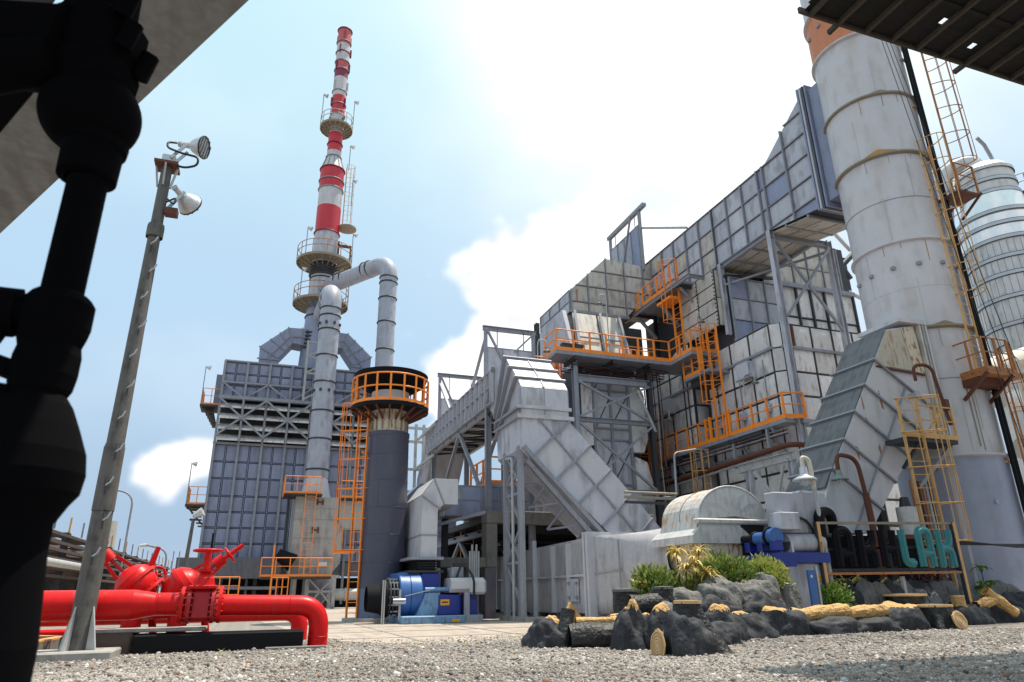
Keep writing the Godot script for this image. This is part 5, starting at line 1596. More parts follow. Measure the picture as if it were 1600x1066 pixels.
	for k in 7:
		var pts := []
		for i in 9:
			var x := 11.6 + 0.62 * i
			pts.append(Vector3(x, 10.02 - 0.05 * k - 0.10 * absf(sin(i * 1.3 + k)), -25.15 - 0.1 * k))
		sweep(cd, "cable", ["cable", "steel_dark", "rust_brown"][k % 3], pts, 0.022, 6)
	for k in 5:
		var x: float = 15.95 + 0.12 * k
		sweep(cd, "conduit", ["steel_dark", "rack_rust", "steel_light", "cable", "rust_brown"][k], [Vector3(x, 10.1, -25.7), Vector3(x + 0.05, 8.2, -25.75), Vector3(x - 0.03, 6.3, -25.7), Vector3(x + 0.06, 3.6, -25.75), Vector3(x, 0.5, -25.7)], 0.025, 6)
	var fc := thing("furnace_conduits", "thin grey conduits and small junction boxes fixed on the near furnace wall", "conduit", Vector3(17.95, 7, -21))
	for k in 3:
		var z := -23.6 + 1.5 * k
		tube(fc, "conduit", "steel_trim", Vector3(17.9, 5.9, z), Vector3(17.9, 8.2 + 0.5 * k, z), 0.02, -1, 6)
		bx(fc, "junction_box", "duct_grey_2", Vector3(17.8, 7.1, z - 0.12), Vector3(17.95, 7.4, z + 0.12))
	for k in 4:
		tube(fc, "conduit", ["steel_trim", "rust_brown", "steel_light", "steel_dark"][k], Vector3(17.45, 6.18 - 0.07 * k, -27.8), Vector3(17.45, 6.18 - 0.07 * k, -19.3), 0.024, -1, 6)
	# damper box at the top left
	var e := thing("damper_box", "stained pale duct box with sloping roof at the left end of the upper duct", "duct", Vector3(15.5, 13.6, -29.5))
	var ep := [[13.3, 13.6], [16.3, 13.6], [16.9, 14.25], [17.95, 14.25], [17.95, 16.62], [15.3, 16.75], [13.3, 14.75]]
	slab(e, "casing", "steel_dark", "z", -31.8, -28.02, ep)
	var opn := []
	for p in ep:
		opn.append([p[0] - 13.3, p[1]])
	panels(e, oc, Vector3(13.3, 0, -28.0), Vector3.RIGHT, UP, zz, [0, 0.95, 2.0, 3.05, 4.15, 4.65], [13.6, 14.15, 15.05, 15.95, 16.8], {"outline": opn, "gap": 0.09, "rib": 0.045, "out": 0.09, "bulge": 0.02})
	panels(e, ["duct_grey_0", "duct_grey_1"], Vector3(13.28, 0, -31.8), zz, UP, lx, [0, 1.25, 2.5, 3.75], [13.6, 14.15, 14.73], {"gap": 0.08, "rib": 0.045, "out": 0.08})
	bar(e, "eaves", "steel_trim", Vector3(13.2, 13.58, -27.9), Vector3(16.4, 13.58, -27.9), 0.12, 0.12)
	bar(e, "orange_streak", "rusty_orange", Vector3(13.62, 14.2, -27.96), Vector3(13.62, 14.8, -27.96), 0.05, 0.02)
	bx(e, "rear_plate", "steel_dark", Vector3(15.3, 11.5, -32.1), Vector3(19.5, 14.8, -31.9))
	bx(e, "drop_leg", "duct_grey_0", Vector3(13.0, 10, -31.5), Vector3(13.5, 13.6, -28.4))
	var g := thing("damper_gate", "tall tilted-looking gate frame with a blue-grey blade above the damper box", "damper", Vector3(17.5, 16.6, -29.4), "damper gates on the ducts")
	for z in [-31.2, -27.9]:
		bar(g, "post", "steel_trim", Vector3(17.5, 16.4, z), Vector3(17.5, 20.0, z), 0.14)
	for x in [17.43, 17.57]:
		bar(g, "head_beam", "steel_trim", Vector3(x, 20.0, -31.4), Vector3(x, 20.0, -27.3), 0.08, 0.2)
	bx(g, "blade_back", "duct_grey_1", Vector3(17.48, 16.5, -31.1), Vector3(17.55, 19.1, -28.0))
	panels(g, ["boiler_blue_2", "duct_grey_1"], Vector3(17.47, 0, -31.1), zz, UP, lx, [0, 0.78, 1.55, 2.3, 3.1], [16.5, 19.1], {"gap": 0.05, "rib": 0.06, "out": 0.07})
	bar(g, "brace", "steel_trim", Vector3(17.4, 20.0, -28.6), Vector3(17.4, 16.6, -30.2), 0.09)
	bar(g, "back_stay", "steel_light", Vector3(17.6, 18.9, -27.9), Vector3(17.9, 17.1, -24.4), 0.1)
	for z in [-30.6, -28.4]:
		tube(g, "chain", "steel_dark", Vector3(17.5, 19.1, z), Vector3(17.5, 19.95, z), 0.02, -1, 6)


func upper_duct() -> void:
	var t := thing("upper_duct", "long grey panelled duct rising overhead towards the big stack, flared at its end", "duct", Vector3(19.1, 14.2, -23))
	var g := ["duct_grey_0", "duct_grey_1", "duct_grey_2", "light_duct"]
	slab(t, "casing", "steel_dark", "x", 18.02, 20.3, [[-29.0, 14.2], [-19.3, 14.2], [-16.5, 13.7], [-16.5, 18.7], [-19.0, 17.05], [-29.0, 17.05]])
	var o := Vector3(18.02, 0, -29)
	panels(t, ["duct_grey_0", "duct_grey_1", "ochre_panel_1", "duct_grey_2"], o, Vector3(0, 0, 1), UP, Vector3(-1, 0, 0), steps(0, 6.4, 6), [14.22, 15.15, 16.1, 17.05], {"gap": 0.09, "rib": 0.045, "out": 0.13, "bulge": 0.02})
	panels(t, g, o, Vector3(0, 0, 1), UP, Vector3(-1, 0, 0), steps(6.4, 9.6, 3), [14.22, 15.15, 16.1, 17.05], {"gap": 0.09, "rib": 0.045, "out": 0.13, "bulge": 0.02})
	panels(t, ["boiler_blue_2", "duct_grey_0", "duct_grey_0"], o, Vector3(0, 0, 1), UP, Vector3(-1, 0, 0), [9.6, 9.95, 11.25, 12.5], [13.6, 14.22, 15.15, 16.1, 17.05, 18.0, 18.8], {"outline": [[9.6, 14.2], [9.75, 14.2], [12.5, 13.72], [12.5, 18.66], [9.98, 17.04], [9.6, 17.05]], "gap": 0.09, "rib": 0.05, "out": 0.14, "bulge": 0.02})
	for k in 4:
		bx(t, "expansion_joint", ["boiler_blue_0", "light_duct", "navy_shell", "boiler_blue_0"][k], Vector3(17.8 + 0.03 * k, 13.55, -16.5 + 0.1 * k), Vector3(20.5, 18.85, -16.43 + 0.1 * k))
	bx(t, "neck", "boiler_blue_1", Vector3(18.0, 13.75, -16.1), Vector3(20.2, 18.6, -14.6))
	for z in steps(-28.6, -17.2, 10):
		bar(t, "soffit_beam", "steel_trim", Vector3(18.0, 14.13 - maxf(0, z + 19.3) * 0.18, z), Vector3(20.3, 14.13 - maxf(0, z + 19.3) * 0.18, z), 0.08, 0.1)
	for i in 10:
		for k in 3:
			var z: float = lerpf(-28.6, -17.2, i / 10.0)
			var dy := maxf(0, z + 19.6) * 0.18
			part(t, "soffit_plate", box_mesh(Vector3(0.7, 0.02, 1.04)), "ochre_panel_%d" % ((i + k) % 2), Vector3(18.4 + 0.76 * k, 14.17 - dy - (0.1 if z > -19.5 else 0.0), z + 0.57), Basis(Vector3.RIGHT, 0.178 if z > -19.5 else 0.0))
	for x in [18.02, 20.28]:
		ibeam(t, "edge_beam", "steel_trim", Vector3(x, 14.1, -29), Vector3(x, 14.1, -19.2), 0.14, 0.2)
	# its columns and bracing
	var c := thing("upper_duct_trestle", "tall slim steel columns with X bracing under the upper duct", "trestle", Vector3(19.4, 0, -19.2))
	for x in [17.98, 20.88]:
		ibeam(c, "column", "duct_grey_0", Vector3(x, 5.6 if x < 19 else 9.2, -19.2), Vector3(x, 14.2, -19.2), 0.2, 0.22, Vector3(1, 0, 0))
	ibeam(c, "column", "duct_grey_0", Vector3(17.95, 10.9, -22.4), Vector3(17.95, 14.2, -22.4), 0.17, 0.2, Vector3(1, 0, 0))
	ibeam(c, "head_beam", "steel_trim", Vector3(17.9, 14.0, -19.2), Vector3(20.95, 14.0, -19.2), 0.2, 0.24)
	bar(c, "brace", "steel_trim", Vector3(18.1, 13.8, -19.15), Vector3(20.8, 10.2, -19.15), 0.09)
	bar(c, "brace", "steel_trim", Vector3(20.8, 13.8, -19.08), Vector3(18.1, 10.5, -19.08), 0.09)
	bar(c, "brace", "steel_trim", Vector3(20.8, 13.7, -19.2), Vector3(18.0, 13.2, -22.4), 0.09)
	bar(c, "brace", "steel_dark", Vector3(18.0, 13.6, -22.3), Vector3(20.8, 13.9, -22.3), 0.12)
	for z in [-24.6, -26.5, -28.5]:
		ibeam(c, "rear_post", "steel_dark", Vector3(18.3, 11.0, z), Vector3(18.3, 14.1, z), 0.16)
		bar(c, "knee", "steel_trim", Vector3(18.2, 12.9, z), Vector3(17.2, 14.0, z), 0.09)
	bx(c, "shade_wall", "frame_concrete", Vector3(18.6, 11.0, -30), Vector3(22, 14.1, -28.6))


# ------------------------------------------------------------------ the big pale stack at right
func right_stack() -> void:
	var c := Vector3(19.0, 0, -14.64)
	var t := thing("big_stack", "huge pale grey steel stack with ring flanges and an orange band at right", "chimney", c)
	var r := 1.42
	banded(t, c, [[0, 4.2, "stack_low", r + 0.02], [4.2, 8.0, "stack_shell", r], [8.0, 10.9, "stack_shell", r + 0.015], [10.9, 14.06, "stack_shell", r], [14.06, 16.4, "stack_shell", r + 0.015], [16.4, 19.06, "stack_shell", r], [19.06, 21.0, "stack_orange", r + 0.01], [21.0, 25, "stack_shell", r]])
	for y in [4.2, 8.0, 10.9, 14.06, 16.4, 19.06, 21.0]:
		lathe(t, "ring_flange", "ring_rust" if y in [14.06, 16.4, 8.0] else "stack_shell", c, [[r - 0.02, y + 0.03], [r + 0.1, y + 0.025], [r + 0.1, y - 0.03], [r, y - 0.07]], 72)
	for y in [2.6, 6.4, 9.3, 12.4]:
		part(t, "weld_line", ring_mesh(r + 0.006, 0.012, 72, 4), "stack_low", c + UP * y)
	for k in 12:
		var wa := deg_to_rad(170 + 37 * k % 90)
		var wy: float = [0.3, 2.6, 4.3, 6.4, 8.1, 9.3, 11.0, 12.4, 14.2, 16.5, 2.6, 6.4][k]
		bar(t, "weld_line", "stack_low" if wy < 4 else "stack_shell", c + Vector3(cos(wa) * (r + 0.016), wy, -sin(wa) * (r + 0.016)), c + Vector3(cos(wa) * (r + 0.016), wy + 1.5, -sin(wa) * (r + 0.016)), 0.016, 0.014)
	for k in 8:
		for y in [10.0, 20.2]:
			var a := deg_to_rad(150 + 28 * k)
			bx(t, "lug", "steel_trim", c + Vector3(cos(a) * (r + 0.03) - 0.06, y, -sin(a) * (r + 0.03) - 0.06), c + Vector3(cos(a) * (r + 0.03) + 0.06, y + 0.1, -sin(a) * (r + 0.03) + 0.06))
	# rust runs on the shell, curved strips laid on it
	var strip := func(called: String, mat: String, a0: float, a1: float, y0: float, y1: float, off: float) -> void:
		part(t, called, lathe_mesh([[r + off, y0], [r + off, y1]], 10, deg_to_rad(a0), deg_to_rad(a1)), mat, c)
	strip.call("rust_run", "ring_rust", 252, 254, 4.4, 6.2, 0.006)
	strip.call("rust_run", "ring_rust", 257, 258.2, 4.3, 6.2, 0.006)
	strip.call("rust_run", "ring_rust", 261, 261.6, 4.9, 6.2, 0.006)
	for k in 8:
		strip.call("rust_stain", "stain_orange", 196 + 3 * k, 248 - 4 * k, 14.085 + 0.025 * k, 14.11 + 0.025 * k, 0.018)
		strip.call("rust_stain", "ring_rust" if k > 3 else "stain_orange", 214 + 3 * k, 254 - 2 * k, 16.43 + 0.016 * k, 16.446 + 0.016 * k, 0.004)
		strip.call("rust_stain", "ring_rust", 232 + 2 * k, 262 - 2 * k, 8.03 + 0.016 * k, 8.046 + 0.016 * k, 0.018)
	for k in 14:
		var ra := 190.0 + 6.3 * k + 3.0 * sin(k * 2.1)
		var ry: float = [8.0, 10.9, 14.06, 16.4][k % 4]
		strip.call("rust_run", "ring_rust" if k % 3 else "stain_orange", ra, ra + 0.5 + 0.4 * (k % 2), ry - 0.25 - 0.13 * (k % 5), ry - 0.06, 0.018)
	strip.call("welded_strap", "stack_shell", 216, 219, 0, 4.2, 0.03)
	part(t, "nozzle", lathe_mesh([[0.0, 0.03], [0.07, 0.03], [0.07, -0.1]], 16), "stack_low", c + Vector3(-0.4, 2.9, 1.39), Basis(Vector3.RIGHT, PI / 2))
	# black service pipes and their brackets
	for k in 3:
		var p := c + Vector3([0.42, 0.62, 0.8][k], 0, [1.52, 1.45, 1.36][k])
		tube(t, "service_pipe", "black_metal", p, p + UP * 23, [0.05, 0.08, 0.05][k], -1, 12)
	for y in range(2, 23, 2):
		bar(t, "pipe_clamp", "steel_light" if y % 4 else "yellow_paint", c + Vector3(0.3, y, 1.44), c + Vector3(0.95, y, 1.28), 0.06)
	for k in 3:
		var a := c + Vector3(-0.62 + 0.13 * k, 21.5, 1.36)
		tube(t, "guy_cable", "cable", a, Vector3(16.2 + 0.25 * k, 1.0, -10.4 + 0.15 * k), 0.012, -1, 6)
	# ladders and landings
	var l1 := thing("stack_ladder", "long faded yellow caged ladder on the face of the big stack", "ladder", c + Vector3(0.1, 6.4, 1.5), "ladders on the big stack")
	ladder(l1, "yellow_paint", c + Vector3(0.1, 6.5, 1.56), c + Vector3(0.1, 14.3, 1.56), Vector3(0.24, 0, -0.03), Vector3(0.05, 0, 1), 2.4, 0.33, 0.05)
	var l2 := thing("stack_ladder", "pale rusty caged ladder high on the right edge of the big stack, against the sky", "ladder", c + Vector3(0.9, 12.6, 1.6), "ladders on the big stack")
	ladder(l2, "rusty_orange", c + Vector3(0.95, 12.6, 1.75), c + Vector3(0.95, 22.5, 1.75), Vector3(0.2, 0, -0.14), Vector3(0.55, 0, 0.8), 1.0, 0.33, 0.045)
	var p1 := thing("stack_landing", "rusty orange railed landing halfway up the face of the big stack", "walkway", c + Vector3(0.1, 6.4, 1.9), "landings on the big stack")
	bx(p1, "deck", "rusty_orange", c + Vector3(-0.5, 6.28, 1.2), c + Vector3(0.95, 6.4, 2.15))
	bx(p1, "deck_skirt", "rust_brown", c + Vector3(-0.5, 6.06, 1.25), c + Vector3(0.5, 6.27, 1.85))
	for x in [-0.6, 0.4]:
		bar(p1, "bracket", "rust_brown", c + Vector3(x, 5.7, 1.35), c + Vector3(x, 6.3, 2.2), 0.08)
	railing(p1, "rusty_orange", [c + Vector3(-0.5, 6.4, 1.25), c + Vector3(-0.5, 6.4, 2.15), c + Vector3(0.5, 6.4, 2.15), c + Vector3(0.85, 6.4, 2.0), c + Vector3(0.98, 6.4, 1.6)], 0.95, 0.55, 0.1)
	var p2 := thing("stack_landing", "small rusty landing with hoop rail high at the right edge of the big stack", "walkway", c + Vector3(1.1, 12.4, 1.8), "landings on the big stack")
	bx(p2, "deck", "rust_brown", c + Vector3(0.5, 12.35, 1.3), c + Vector3(1.35, 12.43, 2.05))
	railing(p2, "rusty_orange", [c + Vector3(0.55, 12.45, 2.05), c + Vector3(1.35, 12.45, 2.05), c + Vector3(1.35, 12.45, 1.3)], 0.95, 0.55, 0.0)
	for x in [0.6, 1.25]:
		bar(p2, "bracket", "rust_brown", c + Vector3(x, 11.8, 1.4), c + Vector3(x, 12.35, 2.2), 0.06)
	var l3 := thing("stack_ladder", "orange ladder and lattice at the photo's right edge, behind the landing of the big stack", "ladder", c + Vector3(1.6, 0, 2.0), "ladders on the big stack")
	ladder(l3, "rusty_orange", c + Vector3(1.95, 0.5, 0.9), c + Vector3(1.95, 6.6, 0.9), Vector3(0.2, 0, -0.2), Vector3(0.6, 0, 0.6), 1.8, 0.33, 0.05)
	var p3 := thing("stack_landing", "weathered yellow railed landing between the diamond-faced duct and the big stack", "walkway", Vector3(17.2, 4.4, -13), "landings on the big stack")
	bx(p3, "deck", "steel_dark", Vector3(15.35, 4.28, -13.5), Vector3(17.1, 4.4, -12.8))
	bx(p3, "deck_edge", "yellow_paint", Vector3(15.33, 4.38, -12.82), Vector3(17.1, 4.5, -12.77))
	railing(p3, "yellow_paint", [Vector3(15.9, 4.4, -12.8), Vector3(17.1, 4.4, -12.8), Vector3(17.1, 4.4, -13.3)], 0.85, 0.5, 0.0)
	bar(p3, "brace", "yellow_paint", Vector3(16.1, 4.45, -12.82), Vector3(16.8, 5.2, -12.82), 0.05)
	bar(p3, "bracket", "steel_light", Vector3(16.3, 3.2, -13.6), Vector3(16.9, 4.2, -12.9), 0.08)
	for x in [15.8, 16.9]:
		bar(p3, "bracket", "steel_dark", Vector3(x, 3.7, -13.5), Vector3(x, 4.3, -12.85), 0.07)
	var l4 := thing("stack_ladder", "weathered yellow caged ladder coming down in front of the diamond-faced duct", "ladder", Vector3(16.0, 0.8, -12.7), "ladders on the big stack")
	ladder(l4, "yellow_paint", Vector3(15.45, 0.6, -12.7), Vector3(15.45, 5.35, -12.7), Vector3(0.25, 0, 0.06), Vector3(0.4, 0, 0.5), 1.2, 0.33, 0.075)
	var rp := thing("red_hook_pipe", "red-brown pipe bent like a hook above the yellow landing", "pipe", Vector3(17.3, 5, -12.9))
	sweep(rp, "pipe", "rust_brown", rounded([Vector3(16.45, 6.05, -13.1), Vector3(16.45, 6.5, -13.1), Vector3(16.95, 6.5, -12.95), Vector3(17.05, 4.8, -12.85)], 0.3), 0.045, 10)
	bx(rp, "junction_box", "rust_brown", Vector3(16.98, 5.2, -12.92), Vector3(17.12, 5.5, -12.8))
	var cb := thing("power_cables", "bundle of black cables strung low across the foot of the big stack", "cable", Vector3(18, 1.7, -12.4))
	for k in 4:
		sweep(cb, "cable", "cable", [Vector3(15.6, 1.72 + 0.03 * k, -12.4), Vector3(17.5, 1.72 - 0.02 * k, -12.3 + 0.02 * k), Vector3(19.5, 1.74 - 0.01 * k, -12.0), Vector3(21.5, 1.8 + 0.02 * k, -11.7)], 0.02, 6)


func diamond_duct() -> void:
	var t := thing("diamond_duct", "slanting duct with dark sloping top and rust-streaked diamond side plates by the big stack", "duct", Vector3(15.5, 2, -14.4))
	var z0 := -15.1
	var z1 := -13.65
	var poly := [[16.41, 7.74], [17.55, 8.0], [17.55, 4.4], [16.6, 4.4], [15.6, 3.4], [14.4, 2.05], [12.75, 2.05], [13.5, 3.52]]
	slab(t, "casing", "stack_shell", "z", z0, z1, poly)
	# plates on the side: u down the slope, v across it
	var a := Vector3(16.41, 7.74, z1)
	var u := Vector3(-2.91, -4.22, 0).normalized()
	var v := Vector3(-u.y, u.x, 0)
	var outline := []
	for p in poly:
		var d := Vector3(p[0], p[1], z1) - a
		outline.append([d.dot(u), d.dot(v)])
	panels(t, ["stack_shell", "stack_shell", "light_duct"], a, u, v, Vector3(0, 0, 1), [1.25, 2.2, 3.15, 4.1, 5.05, 6.3], [0.0, 1.15, 2.3, 3.6], {"outline": outline, "gap": 0.03, "rib": 0.05, "out": 0.1, "ribs_v": [1.15]})
	slab(t, "upper_panel", "ochre_rust", "z", z1, z1 + 0.03, [[16.38, 7.68], [16.95, 7.82], [17.15, 6.55], [15.72, 6.6]])
	slab(t, "upper_panel", "cream_rust", "z", z1, z1 + 0.032, [[16.98, 7.84], [17.5, 7.95], [17.55, 6.5], [17.18, 6.53]])
	bar(t, "rusty_sill", "rust_brown", Vector3(15.7, 6.55, z1 + 0.03), Vector3(17.5, 6.46, z1 + 0.03), 0.05, 0.05)
	for s in [[14.95, 5.25, 1.0], [14.42, 4.35, 0.75], [15.6, 5.55, 0.9], [15.2, 4.4, 0.5]]:
		slab(t, "rust_run", "rusty_orange", "z", z1 + 0.026, z1 + 0.031, [[s[0] + 0.0, s[1] + 0.4], [s[0] + 0.02, s[1] + 0.4], [s[0] + 0.1, s[1] - s[2] * 0.3], [s[0] + 0.07, s[1] - s[2] * 0.75], [s[0] + 0.01, s[1] - s[2] * 0.35]])
	for k in 3:
		bar(t, "flange_strip", ["ochre_panel_0", "steel_light", "stack_shell"][k], Vector3(17.62 + 0.12 * k, 4.4, z1 + 0.05), Vector3(17.62 + 0.12 * k, 8.15, z1 + 0.05), 0.07, 0.16)
	# dark sloping top with bars across
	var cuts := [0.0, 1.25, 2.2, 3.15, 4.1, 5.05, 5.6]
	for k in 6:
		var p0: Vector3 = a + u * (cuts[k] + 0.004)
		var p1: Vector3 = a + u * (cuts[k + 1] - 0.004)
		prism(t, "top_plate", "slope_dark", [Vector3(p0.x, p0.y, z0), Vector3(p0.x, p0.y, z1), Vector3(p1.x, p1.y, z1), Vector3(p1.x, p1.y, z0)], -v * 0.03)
	for s in [1.25, 2.2, 3.15, 4.1, 5.05]:
		var p: Vector3 = a + u * s - v * 0.055
		ibeam(t, "top_bar", "steel_trim", Vector3(p.x, p.y, z0 - 0.1), Vector3(p.x, p.y, z1 + 0.1), 0.06, 0.07, -v)
	bx(t, "top_cover", "stack_shell", Vector3(16.8, 8.0, -15.0), Vector3(17.9, 8.12, -13.5))
	var nz := tube(t, "nozzle", "steel_light", Vector3(16.7, 5.75, z1), Vector3(16.7, 5.75, z1 + 0.28), 0.07, -1, 14)
	tube(nz, "nozzle_cap", "galvanised", Vector3(16.7, 5.75, z1 + 0.26), Vector3(16.7, 5.75, z1 + 0.34), 0.1, -1, 14)
	tube(t, "nozzle_plate", "stack_shell", Vector3(16.7, 5.75, z1), Vector3(16.7, 5.75, z1 + 0.04), 0.17, -1, 18)
	bar(t, "leg", "steel_dark", Vector3(15.7, 0, -14.4), Vector3(15.7, 3.4, -14.4), 0.2)
	bar(t, "leg", "steel_dark", Vector3(13.2, 0, -14.9), Vector3(13.2, 2.1, -14.9), 0.2)
	var s2 := thing("yard_clutter", "rust-coloured pipes and a pale drum in the shade below the yellow caged ladder", "pipework", Vector3(16, 0, -13.8))
	tube(s2, "drum", "pale_panel_1", Vector3(15.6, 2.0, -13.5), Vector3(15.6, 2.7, -13.5), 0.24, -1, 18)
	tube(s2, "drum_cap", "steel_dark", Vector3(15.6, 2.7, -13.5), Vector3(15.6, 2.95, -13.5), 0.15, 0.1, 14)
	bx(s2, "shelf", "rust_brown", Vector3(15.0, 1.9, -13.9), Vector3(16.2, 2.0, -13.2))
	for k in 6:
		tube(s2, "upright_pipe", ["rusty_orange", "steel_light", "rust_brown"][k % 3], Vector3(16.05 + 0.13 * k, 0, -13.55), Vector3(16.0 + 0.13 * k, 3.4, -13.55), 0.035, -1, 8)
	bx(s2, "shade_wall", "inner_black", Vector3(12.6, 0, -15.2), Vector3(17.6, 2.0, -14.9))  # black sheet painting the shade behind the pipes and drum


func silver_vessel() -> void:
	var c := Vector3(38.5, 0, -23.3)
	var t := thing("silver_vessel", "silver-clad reactor vessel with shiny conical shoulder behind the big stack at right", "vessel", c)
	lathe(t, "lower_shell", "silver_clad", c, [[2.05, 0], [2.05, 18.6]], 64)
	lathe(t, "shoulder", "bright_clad", c, [[2.08, 18.6], [2.02, 20.2], [1.5, 21.9]], 64)
	lathe(t, "upper_shell", "silver_clad", c, [[1.45, 21.9], [1.42, 23.4]], 64)
	lathe(t, "dome", "silver_clad", c, [[1.5, 23.4], [1.5, 23.6], [1.2, 24.0], [0.7, 24.25], [0.0, 24.3]], 64)
	for y in [[15.3, 2.08], [16.6, 2.08], [17.6, 2.08], [18.7, 2.1], [19.6, 2.08], [20.4, 2.04], [21.9, 1.52], [22.7, 1.47], [13.8, 2.08], [12.2, 2.08]]:
		lathe(t, "band", "galvanised", c, [[y[1] - 0.06, y[0] - 0.09], [y[1] + 0.03, y[0] - 0.09], [y[1] + 0.03, y[0] + 0.09], [y[1] - 0.06, y[0] + 0.09]], 64)
		for e in [-0.11, 0.11]:
			part(t, "band_edge", ring_mesh(y[1] + 0.01, 0.02, 64, 4), "steel_dark", c + UP * (y[0] + e))
	for k in 40:
		var a := TAU * k / 40
		bar(t, "sheet_seam", "steel_trim", c + Vector3(cos(a) * 2.055, 11, sin(a) * 2.055), c + Vector3(cos(a) * 2.055, 18.5, sin(a) * 2.055), 0.025, 0.015)
	sweep(t, "bent_pipe", "silver_clad", rounded([c + Vector3(-0.1, 24.0, -0.1), c + Vector3(-0.2, 24.9, -0.3), c + Vector3(-0.95, 24.7, -1.6), c + Vector3(-1.3, 20.5, -2.2)], 0.7), 0.45, 20)
	sweep(t, "vent_pipe", "steel_trim", [c + Vector3(1.3, 24.0, 0), c + Vector3(1.25, 25.2, 0), c + Vector3(0.9, 26.1, 0), c + Vector3(0.4, 26.5, 0)], 0.11, 8)
	for k in 5:
		tube(t, "small_fitting", "steel_dark", c + Vector3(-2.3 + 0.2 * k, 13.5 + 0.4 * (k % 2), 1.3), c + Vector3(-1.4 + 0.5 * k, 15.0 - 0.4 * k, 1.6), 0.07, -1, 8)
	tube(t, "lamp", "lamp_shell", c + Vector3(0.7, 24.2, 0.4), c + Vector3(0.7, 25.0, 0.4), 0.03, -1, 6)
	round_landing(t, c + Vector3(1.9, 22.0, 1.0), 0.2, 1.2, "rust_brown", "steel_light")
	var p := thing("cream_pipe_run", "fat cream-coloured insulated pipes crossing behind the ladder at the right edge", "pipe", Vector3(36, 11, -19))
	tube(p, "pipe", "cream_pipe", Vector3(28.5, 9.3, -19.5), Vector3(42, 13.5, -21.5), 0.55, -1, 24)
	for k in 8:
		part(p, "strap", ring_mesh(0.56, 0.02), "steel_trim", Vector3(28.5, 9.3, -19.5).lerp(Vector3(42, 13.5, -21.5), 0.06 + k * 0.09), along(Vector3(13.5, 4.2, -2)) * Basis(Vector3.RIGHT, PI / 2))
	tube(p, "pipe", "silver_clad", Vector3(29, 8.2, -19.5), Vector3(42, 10.2, -21.5), 0.4, -1, 20)
	tube(p, "pipe", "silver_clad", Vector3(29, 6.0, -19), Vector3(42, 7.0, -21), 0.45, -1, 20)
	tube(p, "pipe", "cream_pipe", Vector3(27.5, 2.0, -17.2), Vector3(27.5, 9, -17.2), 0.3, -1, 16)
	var f := thing("distant_pipe_lattice", "grey tangle of distant pipes and struts glimpsed left of the big stack", "pipework", Vector3(30, 14, -28))
	for k in 14:
		var a := Vector3(29 + rng.randf() * 4, 15.5 + rng.randf() * 5, -28 - rng.randf() * 2)
		tube(f, "strut", ["steel_trim", "silver_clad", "steel_dark"][k % 3], a, a + Vector3(rng.randf_range(-2.5, 2.5), rng.randf_range(-1.5, 2.5), rng.randf_range(-1, 1)), 0.06 + 0.06 * (k % 3), -1, 8)
	for x in [29.5, 32.5]:
		ibeam(f, "post", "steel_dark", Vector3(x, 0, -29), Vector3(x, 20, -29), 0.25)


